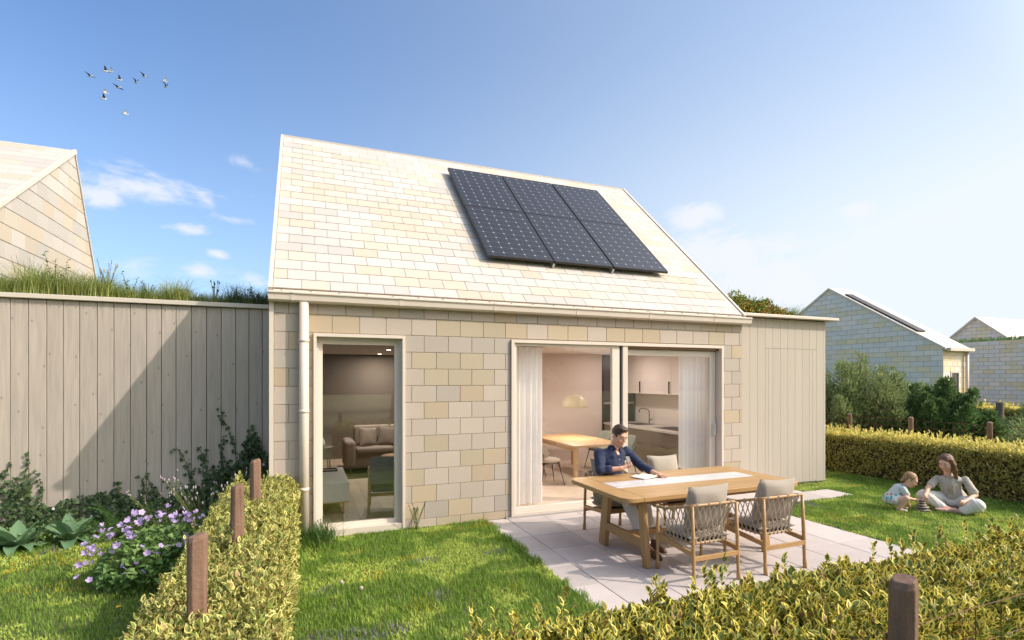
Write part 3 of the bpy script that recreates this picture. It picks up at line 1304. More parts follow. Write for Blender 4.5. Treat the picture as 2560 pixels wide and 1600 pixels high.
# sliding door
q = MB()
frame_rect(q, 2.385, 6.22, .0, 2.515, .048, -.045, .10, wb=.06, wt=.046)
door = q.build('sliding_door', 'cream_paint', house, bev=.003)
q = MB()
frame_rect(q, 2.436, 4.19, .062, 2.466, .04, -.005, .05, wb=.07, wt=.035, wr=.13)
q.build('fixed_frame', 'frame_paint', door, bev=.003)
q = MB()
q.box(4.235, 4.325, -.030, .05, .062, 2.466)
q.build('mullion', 'cream_paint', door, bev=.003)
q = MB()
q.box(4.1915, 4.2335, .01, .05, .062, 2.466)
q.build('seal', 'dark_side', door)
q = MB()
q.box(4.325, 6.17, .02, .06, 2.435, 2.466)
q.box(4.325, 6.17, .07, .13, 2.425, 2.45)
q.build('top_track', 'bronze', door)
q = MB()
frame_rect(q, 4.26, 6.155, .065, 2.42, .08, .085, .14, wb=.08, wt=.09, wr=.12)
sash = q.build('sliding_sash', 'frame_paint', door, bev=.003)
q = MB()
q.box(6.075, 6.105, .062, .083, 1.0, 1.22)
q.box(6.083, 6.097, .03, .062, 1.03, 1.05)
q.box(6.083, 6.097, .03, .062, 1.17, 1.19)
q.box(6.082, 6.098, .018, .032, 1.01, 1.21)
q.build('handle', 'frame_grey', sash, bev=.002)
q = MB()
q.box(2.474, 4.062, .02, .026, .13, 2.433)
q.build('pane', 'glass', door)
q = MB()
q.box(4.338, 6.037, .110, .116, .143, 2.332)
q.build('pane', 'glass', door)
q = MB()
q.box(2.30, 6.30, -.055, .0, -.03, .018)
q.build('threshold', 'galv', door)

# rooms behind the glass
q = MB()
q.box(2.22, 7.4, .28, 4.4, -.02, .048)
q.box(2.39, 6.21, .10, .28, -.02, .044)
q.build('room_floor', 'floor_tile', house)
fl = MB()
fl.box(-.5, 2.2, .28, 6.9, -.02, .034)
fl.box(-.2, .88, .12, .28, -.02, .034)
fl = fl.build('plank_floor', 'batten', house)
pm = {}
for i in range(15):
    x0 = -.5 + i * .18
    seg = [.1 + (i * .37) % .9, 2.3 + (i * .61) % 1.1, 4.4, 6.9]
    a = .29 if not (-.2 <= x0 and x0 + .18 <= .9) else .13
    for sg in seg:
        if sg - a > .15:
            q = MB()
            q.box(0, .1765, 0, sg - a - .003, 0, .012)
            o = q.build('floor_board', 'floor_oak', fl)
            o.location = (x0, a, .033)
            a = sg
q = MB()
q.box(-.52, 7.5, .28, 7.0, 2.552, 2.62)
q.build('ceiling', 'ceiling', house)
q = MB()
q.box(2.20, 2.28, .28, 7.0, .03, 2.552)
q.box(7.32, 7.42, .28, 4.6, .03, 2.552)
q.build('inner_wall', 'plaster', house)
q = MB()
q.box(2.28, 6.36, 4.05, 4.15, .03, 2.552)
q.build('back_wall', 'plaster_pink', house)
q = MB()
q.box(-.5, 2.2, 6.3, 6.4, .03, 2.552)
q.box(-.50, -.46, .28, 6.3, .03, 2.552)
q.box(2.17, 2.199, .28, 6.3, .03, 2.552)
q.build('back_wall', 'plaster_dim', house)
for x, y in ((1.245, 3.73), (1.31, 5.57)):
    q = MB()
    q.lathe([(.055, 0), (.055, .012), (.045, .012)], (x, y, 2.539), 16)
    dl = q.build('downlight', 'frame_paint', house)
    q = MB()
    q.lathe([(.042, 0), (.042, .004)], (x, y, 2.534), 16)
    q.build('lamp', 'spot', dl)

# solar panels (six, each lies on the roof on its own)
prow = [('upper', 1.95, 3.12), ('lower', .72, 1.95)]
pxs = [('left', 2.27, 3.385), ('middle', 3.40, 4.49), ('right', 4.515, 5.61)]
u_at = lambda y: y * SLN
for rn, y0, y1 in prow:
    for cn, x0, x1 in pxs:
        w, h = x1 - x0, (y1 - y0) * SLN - .002
        rt = thing('solar_panel', f'dark solar panel with silver grid, {rn} {cn} one of the six on the cream roof' if cn != 'middle' else f'dark solar panel with silver grid, middle of the {rn} row of three on the roof', 'solar panel', (0, 0, 0), group='solar panels on the roof')
        base = Vector(((x0 + x1) / 2, 0, EZ)) + W * ((u_at(y0) + u_at(y1)) / 2) + Nf * .135
        rt.matrix_world = Matrix.Translation(base) @ Matrix((Vector((1, 0, 0)), W, Nf)).transposed().to_4x4()
        q = MB()
        q.box(-w / 2 + .01, w / 2 - .01, -h / 2 + .01, h / 2 - .01, -.02, -.003)
        q.build('glass_sheet', 'solar', rt)
        q = MB()
        t = .006
        q.box(-w / 2, -w / 2 + t, -h / 2, h / 2, -.04, 0)
        q.box(w / 2 - t, w / 2, -h / 2, h / 2, -.04, 0)
        q.box(-w / 2 + t, w / 2 - t, -h / 2, -h / 2 + t, -.04, 0)
        q.box(-w / 2 + t, w / 2 - t, h / 2 - t, h / 2, -.04, 0)
        q.box(-w / 2 + t, w / 2 - t, -h / 2 + t, h / 2 - t, -.036, -.021)
        q.build('frame', 'panel_frame', rt)
for i, x in enumerate((3.392, 4.502)):
    q = MB()
    a = Vector((x, 0, EZ)) + W * (u_at(.72) - .02) + Nf * .055
    c = Vector((x, 0, EZ)) + W * (u_at(3.12) - .02) + Nf * .055
    q.beam(a, c, .035, .07, up=Nf)
    q.build('panel_rail', 'galv', roof)

# ------------------------------------------------------------------ timber wing on the left
wing = thing('timber_wing', 'low grey timber-clad wing with planted roof, left of the tiled house', 'timber wing')
q = MB()
q.box(-7.0, XL - .004, 1.622, 6.5, 0, 2.985)
wb = q.build('wall', 'batten', wing)
bx = [-.706, -.892, -1.066, -1.237, -1.421, -1.604, -1.789, -1.974, -2.146, -2.318, -2.502, -2.686, -2.868, -3.058, -3.231, -3.4, -3.584, -3.766]
while bx[-1] > -6.8:
    bx.append(bx[-1] - .182)
for i in range(len(bx) - 1):
    x1, x0 = bx[i] - .004, bx[i + 1] + .004
    q = MB()
    q.box(0, x1 - x0, 0, .02, 0, 2.955)
    o = q.build('plank', 'board_grey', wb, bev=.002, seg=1, loc=(x0, 1.60 + random.uniform(-.0015, .0015), .02))
    q = MB()
    for zz in (2.86, 2.845):
        pass
    for fx in (.2, .8):
        q.lathe([(.004, 0), (.004, .003)], (0, 0, 0), 6)
        break
q = MB()
q.box(-7.05, XL - .004, 1.545, 1.76, 2.985, 3.045)
q.build('coping', 'coping', wing, bev=.006)
q = MB()
q.box(-7.0, XL - .02, 1.76, 6.5, 2.95, 3.03)
q.build('roof_soil', 'soil', wing)
q = MB()
for i in range(len(bx) - 1):
    for fx in (.22, .78):
        x = bx[i] + (bx[i + 1] - bx[i]) * fx
        q.tube([(x, 1.600, 2.90), (x, 1.5955, 2.90)], .005, 6)
stuff(q.build('nail', 'batten', wing))

# ------------------------------------------------------------------ timber shed on the right
shed = thing('timber_shed', 'cream timber shed with flush door and flowering roof, right of the tiled house', 'shed')
q = MB()
q.box(XR + .004, 8.93, .222, .30, 0, 3.05)
q.box(8.85, 8.93, .30, 6.0, 0, 3.05)
q.box(XR + .004, 8.93, 5.9, 6.0, 0, 3.05)
sw = q.build('wall', 'gap_cream', shed)
q = MB()
q.box(XR + .004, 8.945, .222, 6.0, 3.0, 3.06)
q.build('roof_deck', 'soil', shed)
sx = [6.654, 6.86, 7.045, 7.225, 7.41, 7.595, 7.78, 7.965, 8.15, 8.335, 8.52, 8.71, 8.89, 8.95]
dz = 2.515
dr = MB()
dr.box(7.489, 8.601, .212, .222, .03, dz)
dr = dr.build('door', 'gap_cream', shed)


def sboard(x0, x1, z0, z1, par):
    q = MB()
    g = .0025
    q.box(0, x1 - x0 - 2 * g, 0, .0199, 0, z1 - z0 - 2 * g)
    q.build('plank', 'board_cream', par, loc=(x0 + g, .20, z0 + g))


for i in range(len(sx) - 1):
    x0, x1 = sx[i], sx[i + 1]
    if x1 <= 7.489 or x0 >= 8.601:
        sboard(x0, x1, .02, 3.05, sw)
    else:
        sboard(x0, x1, dz, 3.05, sw)
        cuts = [x0] + [c for c in (7.489, 8.601) if x0 < c < x1] + [x1]
        for k in range(len(cuts) - 1):
            mid = (cuts[k] + cuts[k + 1]) / 2
            sboard(cuts[k], cuts[k + 1], .03, dz, dr if 7.489 < mid < 8.601 else sw)
q = MB()
q.box(XR + .02, 9.14, .06, .32, 3.065, 3.115)
q.box(8.97, 9.14, .32, 6.0, 3.065, 3.115)
q.build('coping', 'cream_paint', shed, bev=.006)

# ------------------------------------------------------------------ neighbouring houses
lh = thing('neighbour_house', 'pale house with sunlit tiled gable, far left behind the planted timber roof', 'house')
gx = -4.6
gp = [(1.30, 3.13), (1.30, 0), (7.75, 0), (7.75, 2.9), (6.06, 6.42)]
q = MB()
n = len(gp)
vs = [(gx - .02, y, z) for y, z in gp] + [(gx - 7.5, y, z) for y, z in gp]
q.add(vs, [tuple(range(n)), tuple(range(2 * n - 1, n - 1, -1))] + [(k, n + k, n + (k + 1) % n, (k + 1) % n) for k in range(n)])
lw = q.build('wall', 'gap_cream', lh)
tiles(lw, [(1.30, 0), (7.75, 0), (7.75, 2.9), (6.06, 6.42), (1.30, 3.13)], (gx, 0, 0), (0, 1, 0), (0, 0, 1), .42, .2646, .1, .10, thick=.012, gap=.009,
      mats=['roof_cream', 'roof_grey', 'roof_tan', 'roof_sand'], wts=(.36, .18, .32, .14), seed=21, name='wall_tile')
q = MB()
sl2 = (6.42 - 3.13) / (6.06 - 1.30)
q.add([(gx + .03, 1.2, 3.10), (gx - 7.5, 1.2, 3.10), (gx - 7.5, 6.06, 6.46), (gx + .03, 6.06, 6.46), (gx + .03, 7.83, 2.8), (gx - 7.5, 7.83, 2.8)],
      [(0, 3, 2, 1), (3, 4, 5, 2)])
sol = q.build('roof', 'roof_cream', lh)
md = sol.modifiers.new('solid', 'SOLIDIFY')
md.thickness = .06
md.offset = 1
W2 = Vector((0, 4.86, 3.36)).normalized()
tiles(sol, [(0, 0), (7.4, 0), (7.4, 5.9), (0, 5.9)], Vector((gx - 7.4, 1.2, 3.10)) + Vector((0, -3.36, 4.86)).normalized() * .061, (1, 0, 0), W2, .52, .265, 0, 0, thick=.008, gap=.006,
      mats=['roof_cream', 'roof_grey', 'roof_tan', 'roof_sand'], wts=(.5, .1, .22, .18), seed=22, name='roof_tile', limit=120)
q = MB()
q.beam((gx + .03, 1.2, 3.15), (gx + .03, 6.06, 6.51), .05, .07)
q.build('verge_trim', 'cream_paint', lh)

rh = thing('neighbour_house', 'house with shaded blue-grey tiled gable and a solar panel seen edge-on, behind the bushes', 'house')
hx, hy, he = 23.1, 5.96, 3.22
ay, az = 10.75, 6.27
gp = [(hy, he), (hy, 0), (15.6, 0), (15.6, he), (ay, az)]
q = MB()
vs = [(hx + .02, y, z) for y, z in gp] + [(hx + 1.47, y, z) for y, z in gp]
n = 5
q.add(vs, [tuple(range(n - 1, -1, -1)), tuple(range(n, 2 * n))] + [(k, (k + 1) % n, n + (k + 1) % n, n + k) for k in range(n)])
rw = q.build('wall', 'gap_cream', rh)
tiles(rw, [(-15.6, 0), (-hy, 0), (-hy, he), (-ay, az), (-15.6, he)], (hx, 0, 0), (0, -1, 0), (0, 0, 1), .50, .22, .1, .04, thick=.015, gap=.010,
      mats=['pale_cream', 'pale_grey', 'pale_tan', 'pale_olive'], wts=(.25, .42, .12, .21), seed=31, name='wall_tile')
q = MB()
hs = (az - he) / (ay - hy)
for s_ in (0, 1):
    ya, za = (hy - .12, he - .12 * hs) if s_ == 0 else (15.72, he - .1)
    q.add([(hx - .06, ya, za + .05), (hx + 1.55, ya, za + .05), (hx + 1.55, ay, az + .06), (hx - .06, ay, az + .06),
           (hx - .06, ya, za - .05), (hx + 1.55, ya, za - .05), (hx + 1.55, ay, az - .04), (hx - .06, ay, az - .04)],
          [(0, 1, 2, 3), (7, 6, 5, 4), (0, 4, 5, 1), (1, 5, 6, 2), (2, 6, 7, 3), (3, 7, 4, 0)] if s_ == 0 else
          [(3, 2, 1, 0), (4, 5, 6, 7), (1, 5, 4, 0), (2, 6, 5, 1), (3, 7, 6, 2), (0, 4, 7, 3)])
q.build('roof', 'cream_paint', rh)
q = MB()
q.box(hx + .02, hx + 1.6, hy - .26, hy - .13, he - .16, he - .03)
q.build('gutter', 'cream_paint', rh, bev=.01)
q = MB()
q.tube([(hx + 1.38, hy - .1, he - .16), (hx + 1.38, hy - .1, 0)], .06, 12)
q.build('downpipe', 'cream_paint', rh)
tiles(rw, [(hx, 0), (hx + 1.47, 0), (hx + 1.47, he - .1), (hx, he - .1)], (0, hy, 0), (1, 0, 0), (0, 0, 1), .34, .22, 0.05, .04, holes=[(hx + .46, hx + 1.0, 0, 2.25)],
      thick=.015, gap=.010, mats=['pale_cream', 'pale_tan', 'pale_olive'], wts=(.35, .45, .2), seed=32, name='wall_tile')
q = MB()
frame_rect(q, hx + .46, hx + 1.0, 0, 2.25, .05, hy - .04, hy + .0, wb=0)
wd = q.build('door', 'cream_paint', rh)
q = MB()
q.box(hx + .51, hx + .95, hy - .012, hy - .002, 0, 2.2)
q.build('pane', 'dark_cabinet', wd)
q = MB()
d3 = Vector((0, ay - hy, az - he)).normalized()
n3 = Vector((0, -(az - he), ay - hy)).normalized()
pa = Vector((hx + .12, 10.1, he + (10.1 - hy) * hs)) + n3 * .09
pb = Vector((hx + .12, 6.98, he + (6.98 - hy) * hs)) + n3 * .09
sp = thing('solar_panel', 'thin dark solar panel seen edge-on on the roof behind the bushes', 'solar panel', tuple(pb))
q.beam(Vector((.25, 0, 0)), pa - pb + Vector((.25, 0, 0)), .5, .05, up=n3)
q.build('frame', 'panel_frame', sp)

wh = thing('neighbour_house', 'flat-topped house with long tiled wall and thin green roof, at the right edge', 'house')
q = MB()
q.box(34.02, 42, 3.0, 17, 0, 4.0)
ww = q.build('wall', 'gap_cream', wh)
tiles(ww, [(-17, 0), (-3, 0), (-3, 4.0), (-17, 4.0)], (34, 0, 0), (0, -1, 0), (0, 0, 1), .48, .22, .1, .04, thick=.02, gap=.012,
      mats=['pale_cream', 'pale_grey', 'pale_tan', 'pale_olive'], wts=(.44, .24, .18, .14), seed=41, name='wall_tile')
P = np.stack([rng.uniform(33.95, 36, 6000), rng.uniform(3, 17, 6000), 4.0 + np.abs(rng.normal(0, .07, 6000))], 1)
D = rng.normal(size=(6000, 3)) + [0, 0, 1.2]
rg = scatter('roof_greenery', 'slim', P, D, rng.normal(size=(6000, 3)), rng.uniform(.08, .2, 6000), 'bush_leaf', wh, 1.6)
stuff(rg)

th_ = thing('neighbour_house', 'farthest house, only its small tiled gable showing above the green flat roof', 'house')
gp = [(11.5, 2.7), (11.5, 0), (20.3, 0), (20.3, 2.7), (15.9, 6.42)]
q = MB()
vs = [(45.22, y, z) for y, z in gp] + [(52, y, z) for y, z in gp]
q.add(vs, [tuple(range(n - 1, -1, -1)), tuple(range(n, 2 * n))] + [(k, (k + 1) % n, n + (k + 1) % n, n + k) for k in range(n)])
tw_ = q.build('wall', 'gap_cream', th_)
tiles(tw_, [(-19.0, 3.8), (-12.8, 3.8), (-15.9, 6.42)], (45.2, 0, 0), (0, -1, 0), (0, 0, 1), .6, .26, 0, 0, thick=.02, gap=.014,
      mats=['pale_cream', 'pale_grey', 'pale_tan', 'pale_olive'], wts=(.4, .3, .2, .1), seed=51, name='wall_tile')
q = MB()
for ya in (11.35, 20.45):
    q.add([(45.0, ya, 2.6), (52, ya, 2.6), (52, 15.9, 6.50), (45.0, 15.9, 6.50), (45.0, ya, 2.48), (52, ya, 2.48), (52, 15.9, 6.36), (45.0, 15.9, 6.36)],
          [(0, 1, 2, 3), (7, 6, 5, 4), (0, 4, 5, 1), (2, 6, 7, 3), (3, 7, 4, 0), (1, 5, 6, 2)])
q.build('roof', 'cream_paint', th_)

# ------------------------------------------------------------------ grass
def grass(name, x0, x1, y0, y1, n, h, w, keep=None, z0=-.014, seed=1, tall=None, noiseseed=5):
    g = np.random.default_rng(seed)
    x = g.uniform(x0, x1, n)
    y = g.uniform(y0, y1, n)
    if keep is not None:
        k = keep(x, y)
        x, y = x[k], y[k]
        n = len(x)
    big = vnoise(x, y, 1.3, noiseseed)
    mid = vnoise(x, y, 5.0, noiseseed + 1)
    fine = vnoise(x, y, 16.0, noiseseed + 2)
    moss = np.clip((big * .5 + mid * .5 - .46) * 7, 0, 1)        # pale mossy clover patches
    hh = h * (.55 + .6 * g.random(n)) * (1 - .50 * moss) * (.75 + .5 * mid)
    if tall is not None:
        hh *= tall(x, y)
    ang = g.uniform(0, 2 * np.pi, n)
    lean = g.uniform(.1, .75, n) * hh
    dx, dy = np.cos(ang), np.sin(ang)
    ww = w * (.6 + .8 * g.random(n)) * (1 + 1.0 * moss)
    V = np.zeros((n, 5, 3))
    px, py = -dy * ww / 2, dx * ww / 2
    V[:, 0] = np.stack([x - px, y - py, np.full(n, z0)], 1)
    V[:, 1] = np.stack([x + px, y + py, np.full(n, z0)], 1)
    V[:, 2] = np.stack([x - px * .8 + dx * lean * .3, y - py * .8 + dy * lean * .3, z0 + hh * .6], 1)
    V[:, 3] = np.stack([x + px * .8 + dx * lean * .3, y + py * .8 + dy * lean * .3, z0 + hh * .6], 1)
    V[:, 4] = np.stack([x + dx * lean, y + dy * lean, z0 + hh], 1)
    t = np.array([[0, 1, 3], [0, 3, 2], [2, 3, 4]])
    F = (t[None] + (np.arange(n) * 5)[:, None, None]).reshape(-1, 3)
    r = g.random((n, 1))
    dark = np.array([.15, .26, .035])
    lite = np.array([.30, .46, .075])
    mc = np.array([.50, .60, .13])
    dry = np.array([.34, .30, .13])
    c = dark + (lite - dark) * np.clip(r * .75 + .35 * fine[:, None] - .1, 0, 1)
    c = c + (mc - c) * (moss * .9)[:, None]
    isdry = (g.random(n) < .05)[:, None]
    c = np.where(isdry, dry, c)
    yf = vnoise(x, y, 2.4, noiseseed + 7)
    yel = ((yf > .80) & (g.random(n) < .16))[:, None]
    c = np.where(yel, np.array([.70, .50, .05]), c)
    pf = vnoise(x, y, 2.1, noiseseed + 9)
    pur = ((pf > .86) & (g.random(n) < .30))[:, None]
    c = np.where(pur, np.array([.26, .23, .33]), c)
    # base of the blade a little darker and browner
    C = np.repeat(c[:, None, :], 5, 1)
    C[:, 0:2] = C[:, 0:2] * .8 + np.array([.02, .015, .0])
    o = np_mesh(name, V.reshape(-1, 3), F, 'grass', None, {'Col': C.reshape(-1, 3)})
    return stuff(o)


def wob(a, s, seed):
    return (vnoise(a, a * 0 + 3.1, s, seed) - .5)


def keepA(x, y):     # between the left hedge and the patio; ragged patio edge
    return (x < 2.03 + .10 * wob(y, 6, 3) + .05 * wob(y, 23, 4)) & (x > -.48) & ((y < -.03) | (x < 2.0)) & (y < -.015)


def tallA(x, y):
    e = np.exp(-((x + .25) / .22) ** 2 - ((y + .22) / .25) ** 2) * 1.9
    e2 = np.exp(-((x - 1.98) / .10) ** 2) * .45
    return 1 + e + e2


grass('lawn_grass', -.48, 2.12, -5.6, -.015, 98000, .058, .0052, keepA, seed=2, tall=tallA)
grass('lawn_grass', -5.2, -1.05, -5.6, 1.35, 105000, .052, .0058, None, seed=3, noiseseed=25)


def keepC(x, y):
    a = (y < -.80 + .10 * wob(x, 5, 6) + .04 * wob(x, 20, 3)) & (x > 6.17 + .07 * wob(y, 6, 9) + .03 * wob(y, 22, 4))
    b = (x > 8.34 + .12 * wob(y, 5, 2)) & (y >= -.82)
    c = (y > -.36 + .1 * wob(x, 4, 3)) & (x > 7.74 + .25 * wob(y, 7, 8)) & (y < .19)
    return (a | b | c) & ~((x < 8.97) & (y > .19))


grass('lawn_grass', 6.1, 10.5, -5.2, 2.0, 98000, .055, .0085, keepC, seed=4, noiseseed=45)
# longer meadow beyond the right hedge
g_ = grass('meadow_grass', 10.8, 27, -6, 9, 70000, .42, .020, lambda x, y: (x < 22.9) | (y < 5.6), seed=6, noiseseed=66, z0=-.03)


# ------------------------------------------------------------------ hedges
def hedge(label, x0, x1, y0, y1, top, n, size, m, kind='hedge', faces=('top', 'x0', 'x1', 'y0', 'y1'), sprigs=60, seed=1, single=0, cat='hedge', loc=None, top_mat=None):
    g = np.random.default_rng(seed)
    root = thing('clipped_hedge', label, cat, loc or ((x0 + x1) / 2, (y0 + y1) / 2, 0))
    o = Vector(root.location)
    A = {'top': (x1 - x0) * (y1 - y0), 'x0': (y1 - y0) * top, 'x1': (y1 - y0) * top, 'y0': (x1 - x0) * top, 'y1': (x1 - x0) * top}
    tot = sum(A[f] for f in faces)
    Ps, Ns = [], []
    for f in faces:
        k = int(n * A[f] / tot)
        a, b_ = g.random(k), g.random(k)
        dep = g.random(k) ** 1.1 * .13
        if f == 'top':
            P = np.stack([x0 + a * (x1 - x0), y0 + b_ * (y1 - y0), top - dep], 1)
            Nn = np.tile([0, 0, 1.], (k, 1))
        elif f in ('x0', 'x1'):
            s = -1 if f == 'x0' else 1
            P = np.stack([(x0 if s < 0 else x1) - s * dep, y0 + a * (y1 - y0), .02 + b_ * (top - .02)], 1)
            Nn = np.tile([s, 0, 0.], (k, 1))
        else:
            s = -1 if f == 'y0' else 1
            P = np.stack([x0 + a * (x1 - x0), (y0 if s < 0 else y1) - s * dep, .02 + b_ * (top - .02)], 1)
            Nn = np.tile([0, s, 0.], (k, 1))
        Ps.append(P)
        Ns.append(Nn)
    P, Nn = np.concatenate(Ps), np.concatenate(Ns)
    # round the shoulders and make the surface billow
    bil = (vnoise(P[:, 0] + P[:, 2], P[:, 1] - P[:, 2], 3.2, seed) - .5) * .085 + (vnoise(P[:, 0] - P[:, 2], P[:, 1] + P[:, 2], 9, seed + 1) - .5) * .05
    P = P + Nn * bil[:, None]
    edge = np.minimum(np.minimum(P[:, 0] - x0, x1 - P[:, 0]), .16)
    if 'y1' in faces or 'y0' in faces:
        edge = np.minimum(edge, np.minimum(P[:, 1] - y0, y1 - P[:, 1]))
    edge = np.clip(edge, 0, .16)
    P[:, 2] = np.where(P[:, 2] > top - .2, P[:, 2] - (.16 - edge) ** 2 * 3.2 * np.clip((P[:, 2] - top + .2) / .2, 0, 1), P[:, 2])
    k = len(P)
    D = Nn * .55 + g.normal(0, .55, (k, 3)) + np.array([0, 0, .55])
    Nr = Nn * 1.1 + g.normal(0, .55, (k, 3)) + np.array([0, 0, .35])
    S = size * (.65 + .7 * g.random(k))
    # upright fresh sprigs standing out of the top
    if sprigs:
        sx_, sy_ = g.uniform(x0 + .03, x1 - .03, sprigs), g.uniform(y0 + .02, y1 - .02, sprigs)
        sh = g.uniform(.05, .15, sprigs) * (size / .05)
        m_ = 8
        t = np.tile(np.linspace(.1, 1, m_), sprigs)
        rx = np.repeat(g.normal(0, .18, sprigs), m_)
        ry = np.repeat(g.normal(0, .18, sprigs), m_)
        hz = np.repeat(sh, m_) * t
        SP = np.stack([np.repeat(sx_, m_) + rx * hz, np.repeat(sy_, m_) + ry * hz, top - .02 + hz], 1)
        an = g.uniform(0, 6.28, sprigs * m_)
        SD = np.stack([np.cos(an), np.sin(an), 1.1 + 1.2 * t], 1)
        SN = np.stack([-np.cos(an), -np.sin(an), .8 + 0 * an], 1)
        P, D, Nr, S = np.concatenate([P, SP]), np.concatenate([D, SD]), np.concatenate([Nr, SN]), np.concatenate([S, size * g.uniform(.7, 1.15, sprigs * m_)])
    L_ = P - np.array(o)
    keep = np.zeros(len(P), bool)
    if single:
        px, py, z = to_cam(P)
        sc = S / np.maximum(z, .3)
        sc[(z < .3) | (px < 5) | (px > 2555) | (py > 1595)] = 0
        out = (Nn @ np.array([0, 0, 0.]))
        # leaves lying outermost
        outer = np.zeros(len(P))
        outer[:k] = np.einsum('ij,ij->i', P[:k] - np.array([(x0 + x1) / 2, (y0 + y1) / 2, top * .5]), Nn)
        sc = sc * (P[:, 2] > top - .05)
        idx = np.argsort(-sc)[:single]
        keep[idx] = True
        tv, tf, tm = leaf_template(kind)
        me = bpy.data.meshes.new('leaf')
        me.from_pydata([tuple(v) for v in tv], [], [tuple(f) for f in tf])
        at = me.attributes.new('mar', 'FLOAT', 'POINT')
        at.data.foreach_set('value', tm.astype(np.float32))
        me.materials.append(M[m])
        fr = frames(D[idx], Nr[idx])
        for q_, i in enumerate(idx):
            lo = bpy.data.objects.new('leaf', me)
            link(lo)
            lo.parent = root
            mt = Matrix([list(r_) for r_ in fr[q_]]).to_4x4()
            lo.matrix_local = Matrix.Translation(Vector(L_[i])) @ mt @ Matrix.Scale(float(S[i]), 4)
    r = ~keep
    if top_mat:      # golden growth on top, its sunlit brightness put into the leaf colour
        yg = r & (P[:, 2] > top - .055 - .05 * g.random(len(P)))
        stuff(scatter('sunlit_top_leaves', kind, L_[yg], D[yg], Nr[yg], S[yg], top_mat, root))
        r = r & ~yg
    h1 = scatter('foliage', kind, L_[r], D[r], Nr[r], S[r], m, root)
    stuff(h1)
    # dark woody inside
    c = MB()
    i_ = .085
    c.box(x0 + i_ - o.x, x1 - i_ - o.x, y0 + i_ - o.y, y1 - i_ - o.y, 0, top - .10)
    c.build('twigs', 'twigs', root)
    return root


lhedge = hedge('clipped hedge with cream-edged leaves and three posts standing in it, running to the house', -1.10, -.42, -5.45, -.12, .80, 78000, .041, 'hedge_leaf_cream',
               sprigs=160, seed=101, single=300, faces=('top', 'x0', 'x1', 'y1'))
fhedge = hedge('clipped hedge of yellow-edged leaves in the right foreground behind wire mesh', .28, 7.0, -5.46, -4.74, .90, 100000, .046, 'hedge_leaf',
               sprigs=420, seed=102, single=300, faces=('top', 'x0', 'y0', 'y1'))
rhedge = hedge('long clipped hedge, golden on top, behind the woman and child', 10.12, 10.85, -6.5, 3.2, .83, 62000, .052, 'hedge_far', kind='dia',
               sprigs=520, seed=103, top_mat='hedge_sunlit_top', faces=('top', 'x0', 'x1'))
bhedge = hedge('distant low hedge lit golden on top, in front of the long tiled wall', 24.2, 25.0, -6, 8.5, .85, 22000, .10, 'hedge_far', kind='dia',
               sprigs=200, seed=104, top_mat='hedge_sunlit_top', faces=('top', 'x0'))


# ------------------------------------------------------------------ fences
def make_post(parent, x, y, h, r=.052, m='post_brown', seed=0, square=True):
    """rough split post, slightly leaning, bevelled top"""
    g = random.Random(seed)
    n = 12
    prof = []
    for i in range(n):
        a = 2 * math.pi * i / n + .3
        sq = min(1.22, .92 / max(abs(math.cos(a - .3)), abs(math.sin(a - .3))))
        prof.append((sq * math.cos(a) * (1 + g.uniform(-.07, .06)), sq * math.sin(a) * (1 + g.uniform(-.07, .06))))
    rings = []
    zs = [0, h * .35, h * .7, h - .03, h - .005]
    lx, ly = g.uniform(-.012, .012), g.uniform(-.012, .012)
    for k, z in enumerate(zs):
        s = r * (1 + g.uniform(-.05, .05)) * (.80 if k == 4 else 1)
        rings.append([(px * s + lx * z + g.uniform(-.003, .003), py * s + ly * z + g.uniform(-.003, .003), z + (px * .010 if k >= 3 else 0)) for px, py in prof])
    b = MB()
    vs = [p for rr in rings for p in rr]
    fs = [(k * n + i, k * n + (i + 1) % n, (k + 1) * n + (i + 1) % n, (k + 1) * n + i) for k in range(len(zs) - 1) for i in range(n)]
    fs.append(tuple((len(zs) - 1) * n + i for i in range(n)))
    b.add(vs, fs)
    o = b.build('post', m, parent, bev=.004, loc=(x, y, 0))
    return o


def wire_mesh(parent, a, b, zs, step, r=.0016, m='rust', sag=.0, name='wire_mesh'):
    a, b = Vector(a), Vector(b)
    L_ = (b - a).length
    q = MB()
    for z in zs:
        pts = []
        k = max(2, int(L_ / .3))
        for i in range(k + 1):
            p = a.lerp(b, i / k)
            pts.append((p.x, p.y, z + math.sin(i * 1.7 + z * 9) * sag))
        q.tube(pts, r, 4, caps=False)
    n = int(L_ / step)
    for i in range(n + 1):
        p = a.lerp(b, i / n)
        q.tube([(p.x, p.y, min(zs) - .0), (p.x + random.uniform(-sag, sag), p.y, max(zs))], r, 4, caps=False)
    o = q.build(name, m, parent)
    return o


f1 = thing('post_fence', 'three rough brown wooden posts rising out of the left hedge', 'fence', (-.78, -1.34, 0))
for i, (x, y, h) in enumerate([(-.745, -1.34, 1.20), (-.777, -2.61, 1.20), (-.81, -3.89, 1.20), (-.84, -5.17, 1.2)]):
    make_post(f1, x + .78, y + 1.34, h, .045, seed=i + 3)
f2 = thing('wire_fence', 'rusty wire mesh fence with a dark brown post, nearest the camera', 'fence', (1.8, -5.56, 0))
for i, (x, h) in enumerate([(.44, 1.20), (1.765, 1.215), (3.09, 1.20), (4.41, 1.2)]):
    make_post(f2, x - 1.8, 0, h, .047, seed=i + 23, m='post_brown')
wire_mesh(f2, (-1.36, .06, 0), (4.6, .06, 0), [.25, .45, .65, .82, .975], .19, .0020, sag=.004)
f3 = thing('wire_fence', 'rusty square-mesh fence with three brown posts behind the golden hedge', 'fence', (10.98, 0, 0))
